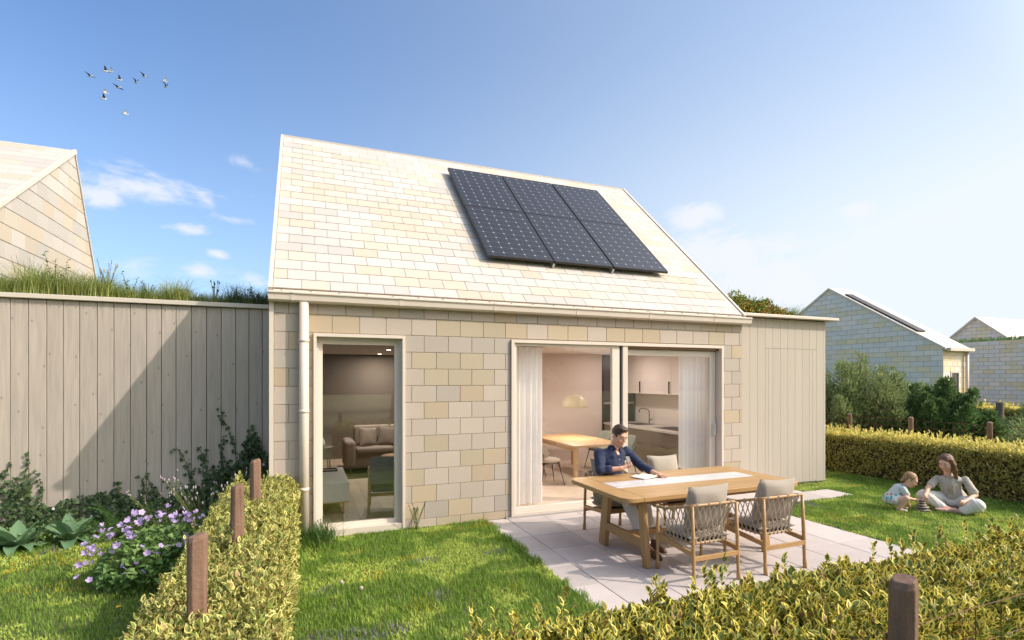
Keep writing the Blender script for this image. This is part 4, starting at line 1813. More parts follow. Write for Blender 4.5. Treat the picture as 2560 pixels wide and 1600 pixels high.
for i, (y, h) in enumerate([(2.30, 1.2), (1.02, 1.2), (-.21, 1.21), (-1.47, 1.21), (-2.7, 1.2), (-3.95, 1.2)]):
    make_post(f3, random.uniform(-.02, .02) - .16, y, h, .041, seed=i + 43)
wire_mesh(f3, (-.10, -5, 0), (-.10, 3.2, 0), [.55, .72, .86, 1.0, 1.14], .155, .0038, sag=.003)
f4 = thing('wire_fence', 'thin wire fence with one dark post in front of the long tiled wall', 'fence', (21.0, 3.16, 0))
for i, y in enumerate((0, -3.2, 3.4)):
    make_post(f4, 0, y, 1.2, .10, m='post_grey', seed=i + 63)
wire_mesh(f4, (.0, -6, 0), (.0, 5, 0), [.5, .8, 1.1, 1.2], .4, .004, m='black_metal')


# ------------------------------------------------------------------ bushes and trees
def bush(label, cat, x, y, h, r, n, size, m, kind='slim', seed=1, stems=26, droop=.25, width=1.0, name='leafy_bush', spread=.55, trunk=.03):
    g = np.random.default_rng(seed)
    rt = thing(name, label, cat, (x, y, 0))
    q = MB()
    P, D = [], []
    per = n // stems
    for s in range(stems):
        a = g.uniform(0, 6.28)
        rr = g.random() ** .6 * r
        hh = h * (1 - .55 * (rr / r) ** 2) * g.uniform(.72, 1.06)
        end = Vector((math.cos(a) * rr, math.sin(a) * rr, hh))
        st = Vector((math.cos(a) * rr * .15, math.sin(a) * rr * .15, 0))
        pts = []
        for t in np.linspace(0, 1, 7):
            p = st.lerp(end, t)
            bulge = math.sin(t * math.pi) * .12 * h
            pts.append(p + Vector((math.cos(a) * bulge * (rr / r), math.sin(a) * bulge * (rr / r), math.sin(t * math.pi) * .10 * h)))
        q.tube(pts, [trunk * (1 - .85 * i / 6) for i in range(7)], 5, caps=False)
        # side twigs with leaves
        ts = g.uniform(.12, 1.02, per) ** .8
        k = np.clip((ts * 6).astype(int), 0, 5)
        f = ts * 6 - k
        pa = np.array([list(pts[i]) for i in k])
        pb = np.array([list(pts[i + 1]) for i in k])
        base = pa + (pb - pa) * f[:, None]
        tw = g.normal(0, 1, (per, 3))
        tw /= np.linalg.norm(tw, axis=1, keepdims=True)
        ln = g.random(per) ** .7 * r * .42 * (1.15 - ts)
        P.append(base + tw * ln[:, None] * np.array([1, 1, .8]))
        D.append(tw + np.array([0, 0, .5 - droop]) + (pb - pa) / np.linalg.norm(pb - pa, axis=1, keepdims=True) * .8)
    P, D = np.concatenate(P), np.concatenate(D)
    P[:, 2] = np.maximum(P[:, 2], .03)
    N_ = np.cross(D, g.normal(size=P.shape)) + np.array([0, 0, .4])
    fo = scatter('crown', kind, P, D, N_, size * g.uniform(.6, 1.3, len(P)), m, rt, width)
    stuff(fo)
    q.build('branches', 'bark', rt)
    return rt


bush('tall willowy grey-green bush with wispy upright shoots, against the right side of the shed', 'bush', 13.1, 2.55, 2.55, 1.6, 26000, .10, 'willow_leaf', seed=201, stems=70, width=1.5)
bush('pale loose bush growing between the tall willowy bush and the dark round one', 'bush', 14.3, 2.0, 1.95, 1.2, 14000, .11, 'willow_leaf', seed=202, stems=30, width=1.5)
bush('dense dark green round bush in front of the shaded gable', 'bush', 13.6, .85, 1.95, 1.10, 30000, .075, 'bush_leaf', kind='dia', seed=203, stems=40, width=1.0)
bush('low sprawling bush in the meadow beyond the far right of the golden hedge', 'bush', 16.0, -.3, .95, 1.7, 10000, .10, 'willow_leaf', seed=204, stems=30, width=1.6)
bush('low reedy clump right of the distant thin fence post', 'bush', 20.0, 1.2, 1.25, 1.5, 7000, .16, 'willow_leaf', seed=205, stems=26, width=1.0)


def tree(label, x, y, h, r, n, seed):
    g = np.random.default_rng(seed)
    rt = thing('tree', label, 'tree', (x, y, 0))
    q = MB()
    q.tube([(0, 0, 0), (.1, 0, h * .25), (.0, .1, h * .5), (.1, 0, h * .8)], [.25, .2, .14, .05], 9)
    cl = []
    for i in range(16):
        a = g.uniform(0, 6.28)
        t = g.uniform(.35, .95)
        rr = r * g.uniform(.3, 1) * math.sin(math.pi * min(1, (t - .2)))
        c = Vector((math.cos(a) * rr, math.sin(a) * rr, h * t))
        q.tube([(0, 0, h * t * .6), tuple(c * .6 + Vector((0, 0, h * t * .3))), tuple(c)], [.08, .05, .02], 6)
        cl.append(c)
    q.build('trunk', 'bark', rt)
    ci = g.integers(0, 16, n)
    C = np.array([list(c) for c in cl])[ci]
    dd = g.normal(size=(n, 3))
    dd /= np.linalg.norm(dd, axis=1, keepdims=True)
    P = C + dd * (g.random(n) ** .45 * r * .42)[:, None]
    fo = scatter('crown', 'dia', P, dd + [0, 0, -.3], g.normal(size=(n, 3)), g.uniform(.14, .30, n), 'tree_leaf', rt, 1.3)
    stuff(fo)
    return rt


# they stand behind the photographer and show only as reflections in the glass
tree('broad tree behind the camera, reflected in the tall window', 3.5, -17, 8.5, 3.2, 9000, 301)
tree('slender tree behind the camera, reflected beside the broad tree', -2.5, -24, 7.5, 2.6, 6000, 302)
tree('tall tree behind the camera, reflected in the sliding door', 13, -22, 9.0, 3.6, 8000, 303)
tree('small round tree behind the camera, reflected at the edge of the door glass', 8, -29, 6.5, 3.0, 6000, 304)
q = MB()
for k in range(5):
    q.ell((-40 + k * 28, -75 - (k % 2) * 8, -2), (26, 14, 8.5 + (k * 37 % 5)), 24, 12)
wd_ = q.build('far_wood', 'tree_leaf')
struct(wd_)

# ------------------------------------------------------------------ planted roofs
def blades(name, X, Y, Z, H, lean, w, cols, parent=None, seed=1, arch=1.0):
    """arching blades, 4 segments, given base positions and heights"""
    g = np.random.default_rng(seed)
    n = len(X)
    a = g.uniform(0, 2 * np.pi, n)
    dx, dy = np.cos(a), np.sin(a)
    V = np.zeros((n, 9, 3))
    ts = [0, .3, .6, .85]
    for i, t in enumerate(ts):
        off = lean * H * t ** 1.8
        hz = H * (t - arch * .28 * t ** 3)
        wi = w * (1 - .75 * t) / 2
        V[:, 2 * i] = np.stack([X + dx * off - dy * wi, Y + dy * off + dx * wi, Z + hz], 1)
        V[:, 2 * i + 1] = np.stack([X + dx * off + dy * wi, Y + dy * off - dx * wi, Z + hz], 1)
    V[:, 8] = np.stack([X + dx * lean * H * 1.1, Y + dy * lean * H * 1.1, Z + H * (1 - arch * .32)], 1)
    t_ = np.array([[0, 1, 3], [0, 3, 2], [2, 3, 5], [2, 5, 4], [4, 5, 7], [4, 7, 6], [6, 7, 8]])
    F = (t_[None] + (np.arange(n) * 9)[:, None, None]).reshape(-1, 3)
    return np_mesh(name, V.reshape(-1, 3), F, 'grass', parent, {'Col': np.repeat(cols, 9, 0)})


g = np.random.default_rng(77)
n = 27000
X = g.uniform(-6.0, -.78, n)
Yy = 1.78 + g.random(n) ** 1.5 * 1.4
hmap = .13 + .10 * vnoise(X, Yy, 1.7, 31) + .22 * np.clip(vnoise(X, Yy * .3, 2.6, 33) - .45, 0, 1)
hmap = hmap * np.interp(X, [-6, -3.9, -3.2, -2.6, -1.6, -.8], [1.25, 1.35, 1.2, .72, .8, .7])
H = hmap * g.uniform(.6, 1.65, n)
c1, c2, c3 = np.array([.28, .35, .09]), np.array([.46, .48, .16]), np.array([.12, .19, .055])
rr = g.random((n, 1))
cc_ = c1 + (c2 - c1) * rr
cc_ = np.where(g.random((n, 1)) < .25, c3, cc_)
cc_ = cc_ * np.interp(X, [-6, -2.0, -.8], [1, 1, .75])[:, None]
stuff(blades('roof_grass', X, Yy, np.full(n, 3.03), H, g.uniform(.1, .8, n), .0055, cc_, seed=5)).name = 'roof_grass'


def tuft(label, x, y, z, h, n, col, w=.006, lean=(.2, 1.0), seed=1, cat='grass tuft', name='grass_tuft', r=.07, group=None):
    g = np.random.default_rng(seed)
    rt = thing(name, label, cat, (x, y, z), group=group)
    X = g.normal(0, r, n)
    Y = g.normal(0, r, n)
    H = h * g.uniform(.5, 1.1, n)
    c = np.array(col) * g.uniform(.6, 1.35, (n, 1))
    o = blades('blades', X, Y, np.zeros(n), H, g.uniform(*lean, n), w, c, rt, seed)
    stuff(o)
    return rt


tuft('big pale arching grass tuft at the left end of the planted roof', -3.62, 1.90, 3.03, .62, 420, (.40, .46, .15), seed=11, r=.10)
tuft('pale feathery grass tuft in the middle of the planted roof, under the gable corner', -2.95, 1.92, 3.03, .50, 380, (.42, .46, .16), seed=12, r=.12)
tuft('tall yellowish grass tuft with thin blades right of the middle of the planted roof', -2.02, 1.90, 3.03, .50, 300, (.42, .45, .14), seed=13, r=.08)
tuft('dark blue-green grass tuft on the planted roof, second from the house', -1.25, 1.90, 3.03, .44, 320, (.10, .15, .10), seed=14, r=.08)
tuft('dark spiky grass tuft on the planted roof right beside the house', -.92, 1.86, 3.03, .40, 220, (.09, .13, .08), seed=15, r=.05)


def sprig(label, x, y, z, h, stems, m='ivy_leaf', seed=1, size=.035, name='leafy_sprig', cat='plant', head=None, lean=.25, per=14, kind='dia'):
    g = np.random.default_rng(seed)
    rt = thing(name, label, cat, (x, y, z))
    q = MB()
    P, D = [], []
    hd = MB()
    for s in range(stems):
        a = g.uniform(0, 6.28)
        hh = h * g.uniform(.65, 1.05)
        e = Vector((math.cos(a) * lean * hh, math.sin(a) * lean * hh, hh))
        b0 = Vector((g.normal(0, .02), g.normal(0, .02), 0))
        pts = [b0.lerp(e, t) + Vector((0, 0, .06 * hh * math.sin(t * 3.1))) for t in np.linspace(0, 1, 5)]
        q.tube(pts, .0028, 4, caps=False)
        for k in range(per):
            t = (k + 1) / per
            p = b0.lerp(e, t)
            an = k * 2.4
            P.append(list(p))
            D.append([math.cos(an), math.sin(an), .5])
        if head:
            hd.ell(e, (head[0], head[0], head[1]), 6, 5)
    P, D = np.array(P), np.array(D)
    fo = scatter('leaves', kind, P, D, np.tile([0, 0, 1.], (len(P), 1)) + g.normal(0, .3, P.shape), size * g.uniform(.6, 1.2, len(P)), m, rt, 1.3)
    stuff(fo)
    q.build('stems', 'stem', rt)
    if head:
        hd.build('seed_heads', head[2], rt)
    return rt


sprig('leafy green sprig standing above the grass, near the left end of the planted roof', -3.38, 1.86, 3.03, .56, 5, 'bush_leaf', 21, .05)
sprig('upright leafy sprig against the sky on the planted roof, just right of the gable', -2.58, 1.88, 3.03, .40, 4, 'bush_leaf', 22, .040)
sprig('second small leafy sprig against the sky, right of the first', -2.38, 1.88, 3.03, .30, 5, 'bush_leaf', 23, .035)
sprig('low dark leafy plant near the middle of the planted roof', -1.95, 2.1, 3.03, .24, 9, 'ivy_leaf', 24, .045)
sprig('dark leafy plant on the planted roof close to the house', -1.02, 1.90, 3.03, .30, 8, 'ivy_leaf', 25, .045)
sprig('thin seed heads rising above the middle of the planted roof', -2.85, 1.95, 3.03, .58, 12, 'fern_leaf', 26, .02, head=(.008, .035, 'fluff'), lean=.2)
sprig('dark seed heads on thin stalks toward the right of the planted roof', -1.55, 1.95, 3.03, .36, 9, 'ivy_leaf', 27, .02, head=(.009, .018, 'seed'), lean=.2)

# sedum mound on the shed roof
n = 17000
X = g.uniform(6.75, 8.55, n)
Yy = g.uniform(.34, 2.3, n)
prof_h = np.interp(X, [6.7, 7.2, 7.8, 8.25, 8.55], [.50, .43, .33, .17, .04])
Z = 3.06 + prof_h * g.random(n) ** .35 * (1 - .25 * np.clip((Yy - .34) / 2, 0, 1)) * (.75 + .45 * vnoise(X, Yy, 5, 71))
P = np.stack([X, Yy, Z], 1)
D = g.normal(0, .6, (n, 3)) + [0, 0, .9]
sd_ = scatter('roof_sedum', 'dia', P, D, g.normal(0, .5, (n, 3)) + [0, -.4, .6], g.uniform(.03, .065, n), 'sedum', None, 1.1)
stuff(sd_)
fl_ = n // 6
X = g.uniform(6.8, 8.45, fl_)
Yy = g.uniform(.34, 1.2, fl_)
pm_ = vnoise(X, Yy, 3.2, 73) > .40
X, Yy = X[pm_], Yy[pm_]
ph = np.interp(X, [6.7, 7.2, 7.8, 8.25, 8.55], [.50, .43, .33, .17, .04])
P = np.stack([X, Yy, 3.06 + ph * g.uniform(.3, .9, len(X))], 1)
fn = len(P)
V4 = scatter('sedum_flowers', 'dia', P, g.normal(0, 1, (fn, 3)) + [0, 0, .3], g.normal(0, .6, (fn, 3)) + [0, -.5, .8], g.uniform(.02, .04, fn), leaf_mat('sedum_flower', (.75, .28, .03), (.80, .50, .07), transl=.3), None, 1.4)
stuff(V4)
n = 420
X = g.uniform(6.8, 8.5, n)
Yy = g.uniform(.4, 1.6, n)
stuff(blades('roof_wisps', X, Yy, 3.06 + np.interp(X, [6.7, 7.8, 8.5], [.35, .2, .03]), g.uniform(.15, .48, n), g.uniform(.05, .4, n), .0026, np.tile([.42, .40, .26], (n, 1)) * g.uniform(.7, 1.2, (n, 1)), seed=9))
tuft('spiky green grass tuft at the right end of the flowering shed roof', 8.42, .45, 3.06, .42, 200, (.20, .24, .08), seed=16, r=.05)

# ------------------------------------------------------------------ climbing ivy on the timber wing
def ivy(label, x0, x1, dens, seed, hfun, shoots):
    g = np.random.default_rng(seed)
    rt = thing('climbing_ivy', label, 'ivy', ((x0 + x1) / 2, 1.58, 0))
    o = np.array([(x0 + x1) / 2, 1.58, 0])
    P = []
    q = MB()
    n = int(dens * (x1 - x0))
    X = g.uniform(x0, x1, n)
    hh = hfun(X) * (.55 + .8 * vnoise(X, X * 0, 4.2, seed))
    Z = g.random(n) ** 1.15 * hh
    Y = 1.58 - g.random(n) * .16 * np.clip(1.4 - Z / (hh + .01), .15, 1.2)
    P.append(np.stack([X, Y, Z], 1))
    for s in range(shoots):
        x = g.uniform(x0, x1)
        top = float(hfun(np.array([x]))[0]) * g.uniform(1.0, 1.65)
        pts = []
        z = .1
        dxx = g.normal(0, .25)
        while z < top:
            pts.append((x, 1.588, z))
            z += .045
            x += dxx * .045 + g.normal(0, .012)
        if len(pts) < 3:
            continue
        A = np.array(pts)
        q.tube([Vector(p) - Vector(o) for p in pts[::2]], .003, 4, caps=False)
        rep = np.repeat(A, 2, 0) + g.normal(0, 1, (len(A) * 2, 3)) * [.022, .005, .018]
        rep[:, 1] = np.minimum(rep[:, 1] - .012, 1.585)
        P.append(rep)
    P = np.concatenate(P)
    k = len(P)
    D = g.normal(0, .6, (k, 3)) * [1, .25, 1] + [0, -.12, -.25]
    N_ = g.normal(0, .35, (k, 3)) + [0.1, -1, .45]
    stuff(scatter('leaves', 'ivy', P - o, D, N_, g.uniform(.026, .055, k), 'ivy_leaf', rt))
    q.build('vines', 'stem', rt)
    fl = MB()
    for s in range(5):
        i = g.integers(0, n)
        p = P[i] - o
        for a in range(5):
            an = a * 1.2566
            fl.ell((p[0] + math.cos(an) * .010, p[1] - .03, p[2] + math.sin(an) * .010), (.010, .004, .010), 6, 4)
    fl.build('white_flowers', 'petal_white', rt)
    return rt


ivy('dark ivy creeping up the grey planks at the far left', -5.6, -2.35, 950, 401, lambda x: np.interp(x, [-5.6, -4.2, -3.7, -3.3, -2.9, -2.3], [.5, .9, .62, .36, .42, .34]), 15)
ivy('low dark ivy along the foot of the grey planks in the middle', -2.35, -1.62, 1100, 402, lambda x: np.interp(x, [-2.4, -2.0, -1.6], [.36, .45, .55]), 9)
ivy('tall dark ivy climbing the shaded planks beside the house corner', -1.62, -.76, 1900, 403, lambda x: np.interp(x, [-1.7, -1.3, -1.0, -.7], [.55, .85, .95, .95]), 16)


# ------------------------------------------------------------------ border plants
def leaf_blade(L_, w, curl, n=6, fold=.15):
    """one broad leaf as a small grid mesh: base at origin, growing along +x and arching"""
    vs, fs, mar = [], [], []
    for i in range(n + 1):
        t = i / n
        ww = w * math.sin(min(1, t * 1.0 + .06) ** .8 * math.pi) ** .8 if t < 1 else 0
        x = L_ * (t - .25 * curl * t * t)
        z = L_ * (.55 * t - curl * .75 * t * t)
        for k in (-1, -.5, 0, .5, 1):
            vs.append((x, k * ww / 2, z + abs(k) * ww * fold))
            mar.append(abs(k))
    for i in range(n):
        for k in range(4):
            a = i * 5 + k
            fs.append((a, a + 5, a + 6, a + 1))
    me = bpy.data.meshes.new('leaf')
    me.from_pydata(vs, [], fs)
    me.polygons.foreach_set('use_smooth', [True] * len(fs))
    at = me.attributes.new('mar', 'FLOAT', 'POINT')
    at.data.foreach_set('value', mar)
    me.update()
    return me


def hosta(label, x, y, seed, s=1.0, n=16):
    g = random.Random(seed)
    rt = thing('broad_leaved_plant', label, 'plant', (x, y, 0))
    ms = []
    for k in range(3):
        me = leaf_blade(.34 * s, .13 * s, .35 + .3 * k)
        me.materials.append(M['hosta_leaf'])
        ms.append(me)
    for i in range(n):
        a = i * 2.4 + g.uniform(-.3, .3)
        lvl = i / n
        o = bpy.data.objects.new('leaf', ms[2 - int(lvl * 2.9)])
        link(o)
        o.parent = rt
        o.location = (math.cos(a) * .03, math.sin(a) * .03, .01)
        o.rotation_euler = (g.uniform(-.15, .15), -lvl * .85 + g.uniform(-.1, .1) + .12, a)
        sc = g.uniform(.75, 1.12)
        o.scale = (sc, sc, sc)
    return rt


hosta('broad-leaved blue-green plant at the far left foot of the grey planks', -3.40, .86, 11, 1.35, 18)
hosta('second broad-leaved plant, right of the first and left of the fern', -2.92, .95, 12, 1.25, 16)
hosta('small broad-leaved plant partly cut off by the left edge of the picture', -3.90, .92, 13, 1.2, 14)


def fern(label, x, y, seed, n=13, L_=.42):
    g = random.Random(seed)
    rt = thing('fern', label, 'fern', (x, y, 0))
    b = MB()
    N_ = 17
    for i in range(N_):
        t = i / N_
        px, pz = L_ * t, L_ * (.95 * t - .62 * t * t)
        ll = .105 * math.sin(math.pi * min(1, t * .9 + .12)) + .008
        for s in (-1, 1):
            b.add([(px, 0, pz), (px + .012, s * ll * .5, pz + .006), (px + .03, s * ll, pz - .006), (px + .024, s * ll * .45, pz)], [(0, 1, 2, 3) if s > 0 else (3, 2, 1, 0)])
    b.tube([(L_ * t, 0, L_ * (.95 * t - .62 * t * t) - .001) for t in np.linspace(0, 1, 6)], .0022, 4, caps=False)
    me = b.mesh('frond')
    me.materials.append(M['fern_leaf'])
    for i in range(n):
        a = i * 2.4 + g.uniform(-.3, .3)
        o = bpy.data.objects.new('frond', me)
        link(o)
        o.parent = rt
        o.rotation_euler = (g.uniform(-.3, .3), -g.uniform(-.1, .55), a)
        sc = g.uniform(.7, 1.15)
        o.scale = (sc, sc, sc)
    return rt


fern('bright green fern between the broad-leaved plants and the purple flowers', -2.45, .98, 5, 16, .52)


def geranium(label, x, y, seed):
    g = random.Random(seed)
    gn = np.random.default_rng(seed)
    rt = thing('flowering_plant', label, 'flowers', (x, y, 0))
    # cut leaves massed into a mound
    n = 1900
    a = gn.uniform(0, 6.28, n)
    rr = gn.random(n) ** .5
    R_ = .46
    X, Y = np.cos(a) * rr * R_ * 1.05, np.sin(a) * rr * R_
    top = .50 * np.sqrt(np.clip(1 - rr ** 2 * .85, 0, 1))
    Z = top * gn.random(n) ** .5
    stuff(scatter('leaves', 'ivy', np.stack([X, Y, Z], 1), gn.normal(0, 1, (n, 3)) + np.stack([X, Y, Z * 0], 1) * 2, gn.normal(0, .4, (n, 3)) + [0, 0, 1], gn.uniform(.03, .07, n), 'ger_leaf', rt))
    st = MB()
    fm = []
    for v in range(3):
        b = MB()
        for k in range(5):
            an = k * 2 * math.pi / 5
            c, s = math.cos(an), math.sin(an)
            up = .004 + .006 * v

            def P_(r_, w_):
                return (c * r_ - s * w_, s * r_ + c * w_, up * r_ / .02 * (.8 + v * .4))
            b.add([P_(.002, 0), P_(.014, -.011), P_(.026, -.009), P_(.028, 0), P_(.026, .009), P_(.014, .011)], [(0, 1, 2, 3, 4, 5)])
        b.ell((0, 0, .002), (.003, .003, .003), 5, 4)
        me = b.mesh('flower')
        me.materials.append(M['petal'])
        fm.append(me)
    for i in range(150):
        a = g.uniform(0, 6.28)
        th = math.acos(1 - g.random() * .88)
        r_ = .58 * math.sin(th) + g.uniform(-.03, .09)
        z = .50 * math.cos(th) + .06 + g.uniform(0, .13)
        p = Vector((math.cos(a) * r_, math.sin(a) * r_ * .85, z))
        o = bpy.data.objects.new('flower', fm[i % 3])
        link(o)
        o.parent = rt
        o.location = p
        o.rotation_euler = (g.uniform(.1, 1.2), g.uniform(-.7, .7), g.uniform(0, 6.28))
        s = g.uniform(.75, 1.2)
        o.scale = (s, s, s)
        st.tube([(p.x * .45, p.y * .45, .05), (p.x * .85, p.y * .85, z * .6), (p.x, p.y, z - .003)], .0014, 3, caps=False)
    st.build('stems', 'stem', rt)
    return rt


geranium('mound of purple five-petalled flowers spilling beside the left hedge', -1.66, -.78, 9)
sprig('dried lavender-like plant with grey stalks and small pink heads behind the purple flowers', -1.42, .35, 0, .80, 60, 'willow_leaf', 31, .022, head=(.008, .02, 'dry_head'), lean=.55, per=9, kind='slim', name='lavender', cat='plant')
sprig('grey leafy stems with buds against the grey planks, between the fern and the purple flowers', -1.95, .75, 0, .58, 26, 'willow_leaf', 32, .03, head=(.007, .012, 'dry_head'), lean=.6, per=9)
tuft('long green grass tuft between the purple flowers and the hedge', -1.28, -.35, 0, .50, 420, (.13, .23, .06), seed=33, r=.09, lean=(.1, .9))
tuft('dark green grass tuft at the foot of the downpipe', -.16, -.22, -.01, .34, 420, (.08, .17, .035), w=.008, seed=34, r=.11)
sprig('plantain stalks with dark seed heads at the foot of the downpipe', -.10, -.16, 0, .30, 9, 'ger_leaf', 35, .02, head=(.005, .014, 'seed'), lean=.3, per=3)
sprig('thin plant with dark seed heads by the right foot of the tall window', 1.03, -.10, 0, .36, 13, 'ger_leaf', 36, .016, head=(.005, .011, 'seed'), lean=.35, per=3)
for lb, x, y, h in (('taller dandelion clock in the lawn right of the hedge', -.02, -1.95, .13), ('shorter dandelion clock in the lawn, right of the taller one', .14, -2.05, .09)):
    rt = thing('dandelion_clock', lb, 'dandelion', (x, y, 0))
    q = MB()
    q.tube([(0, 0, -.01), (.01, 0, h)], .0018, 5)
    q.build('stalk', 'stem', rt)
    q = MB()
    q.ell((.01, 0, h + .012), (.018, .018, .018), 10, 8)
    q.build('seed_head', 'fluff', rt)
rt = thing('dandelion', 'single yellow dandelion in the lawn left of the hedge, below the purple flowers', 'dandelion', (-1.75, -1.62, 0))
q = MB()
q.tube([(0, 0, -.01), (0, 0, .07)], .002, 5)
q.build('stalk', 'stem', rt)
q = MB()
for k in range(18):
    a = k * .349
    q.ell((math.cos(a) * .014, math.sin(a) * .014, .073), (.008, .008, .004), 5, 3)
q.build('flower_head', mat('yellow_petal', (.75, .48, .03), .7), rt)

# loose pebbly soil edge with low weeds along the timber wing
n = 9000
X = g.uniform(-5.6, -.8, n)
Yy = 1.55 - g.random(n) ** 1.4 * .75
stuff(scatter('ground_cover', 'dia', np.stack([X, Yy, g.random(n) ** 2 * .13], 1), g.normal(0, 1, (n, 3)) + [0, 0, .3], g.normal(0, .4, (n, 3)) + [0, 0, 1], g.uniform(.02, .05, n), 'ger_leaf', None, 1.3))

# ------------------------------------------------------------------ furniture helpers
def pillow_mesh(w, h, t, n=14, pinch=.10, seed=0):
    """soft cushion lying in the xz plane, thickness along y"""
    g = np.random.default_rng(seed)
    vs, fs = [], []
    for side in (-1, 1):
        for i in range(n + 1):
            for j in range(n + 1):
                u, v = 2 * i / n - 1, 2 * j / n - 1
                k = (max(0, 1 - abs(u) ** 2.6) * max(0, 1 - abs(v) ** 2.6)) ** .45
                px = u * w / 2 * (1 - pinch * (1 - v * v) * abs(u) ** 3)
                pz = v * h / 2 * (1 - pinch * (1 - u * u) * abs(v) ** 3)
                wr = .006 * math.sin(5 * u + 3 * v + seed) * k
                vs.append((px, side * (t / 2 * k + wr), pz))
    m = (n + 1) ** 2
    for i in range(n):
        for j in range(n):
            a = i * (n + 1) + j
            fs.append((a, a + n + 1, a + n + 2, a + 1))
            fs.append((m + a, m + a + 1, m + a + n + 2, m + a + n + 1))
    me = bpy.data.meshes.new('cushion')
    me.from_pydata(vs, [], fs)
    me.polygons.foreach_set('use_smooth', [True] * len(fs))
    me.update()
    return me


def smooth_path(pts, r=.06, n=5):
    """round the corners of a polyline"""
    P = [Vector(p) for p in pts]
    out = [P[0]]
    for i in range(1, len(P) - 1):
        a, b_, c = P[i - 1], P[i], P[i + 1]
        d1, d2 = (a - b_), (c - b_)
        k = min(r, d1.length * .45, d2.length * .45)
        s, e = b_ + d1.normalized() * k, b_ + d2.normalized() * k
        for q_ in range(n + 1):
            t = q_ / n
            out.append(s * (1 - t) ** 2 + b_ * 2 * t * (1 - t) + e * t * t)
    out.append(P[-1])
    return out


def resample(pts, n):
    L_ = [0]
    for i in range(1, len(pts)):
        L_.append(L_[-1] + (pts[i] - pts[i - 1]).length)
    res = []
    for k in range(n):
        d = L_[-1] * k / (n - 1)
        i = max(j for j in range(len(L_)) if L_[j] <= d + 1e-9)
        i = min(i, len(pts) - 2)
        t = (d - L_[i]) / max(1e-9, L_[i + 1] - L_[i])
        res.append(pts[i].lerp(pts[i + 1], t))
    return res


# ------------------------------------------------------------------ outdoor dining set
table = thing('dining_table', 'large teak garden table with white marble strip down the middle, on the patio', 'table', (3.9, -1.8, 0))
TX0, TX1, TY0, TY1 = 2.665 - 3.9, 5.13 - 3.9, -2.415 + 1.8, -1.195 + 1.8
cr = .13


def arc(cx, cy, r, a0, a1, n=6):
    return [(cx + r * math.cos(R(a0 + (a1 - a0) * i / n)), cy + r * math.sin(R(a0 + (a1 - a0) * i / n))) for i in range(n + 1)]


eb = .235
pl = arc(TX0 + cr, TY1 - cr, cr, 90, 180) + arc(TX0 + cr, TY0 + cr, cr, 180, 270) + [(TX0 + eb, TY0), (TX0 + eb, TY1)]
prr = arc(TX1 - cr, TY0 + cr, cr, 270, 360) + arc(TX1 - cr, TY1 - cr, cr, 0, 90) + [(TX1 - eb, TY1), (TX1 - eb, TY0)]
for pts in (pl, prr):
    q = MB()
    q.prism([(x, y, .75) for x, y in pts], (0, 0, .048))
    q.build('end_board', 'teak', table, bev=.008, seg=3)
my0, my1 = -1.925 + 1.8, -1.61 + 1.8
g_ = .0012
rows_ = [TY0, TY0 + .165, TY0 + .33, my0, my1, my1 + .135, my1 + .27, TY1]
for i in range(len(rows_) - 1):
    a, b_ = rows_[i], rows_[i + 1]
    if a == my0:
        q = MB()
        q.box(TX0 + eb + g_, TX1 - eb - g_, a + g_, b_ - g_, .715, .751)
        q.build('marble_strip', 'marble', table, bev=.0015)
        continue
    q = MB()
    q.box(TX0 + eb + g_, TX1 - eb - g_, a + g_, b_ - g_, .702, .750)
    q.build('table_plank', 'teak', table, bev=.0015 if (a != TY0 and b_ != TY1) else .004)
q = MB()
q.box(TX0 + .16, TX1 - .30, TY0 + .14, TY0 + .18, .64, .701)
q.box(TX0 + .16, TX1 - .30, TY1 - .30, TY1 - .26, .64, .701)
q.build('apron', 'teak_leg', table, bev=.004)
for tx in (2.98 - 3.9, 4.63 - 3.9):
    for (yb, yt, wy) in ((-2.345 + 1.8, -2.26 + 1.8, .085), (-1.50 + 1.8, -1.60 + 1.8, .13)):
        q = MB()
        q.beam((tx, yb, 0), (tx, yt, .70), .058, wy, up=(0, 1, 0))
        q.build('leg', 'teak_leg', table, bev=.006)
    q = MB()
    q.beam((tx, -2.30 + 1.8, .235), (tx, -1.56 + 1.8, .235), .045, .10)
    q.beam((tx, -2.28 + 1.8, .66), (tx, -1.58 + 1.8, .66), .045, .07)
    q.build('cross_rail', 'teak_leg', table, bev=.005)
q = MB()
q.beam((2.98 - 3.9, -.13, .235), (4.63 - 3.9, -.13, .235), .075, .055)
q.build('long_stretcher', 'teak_leg', table, bev=.005)

SEAT_CUSH = None


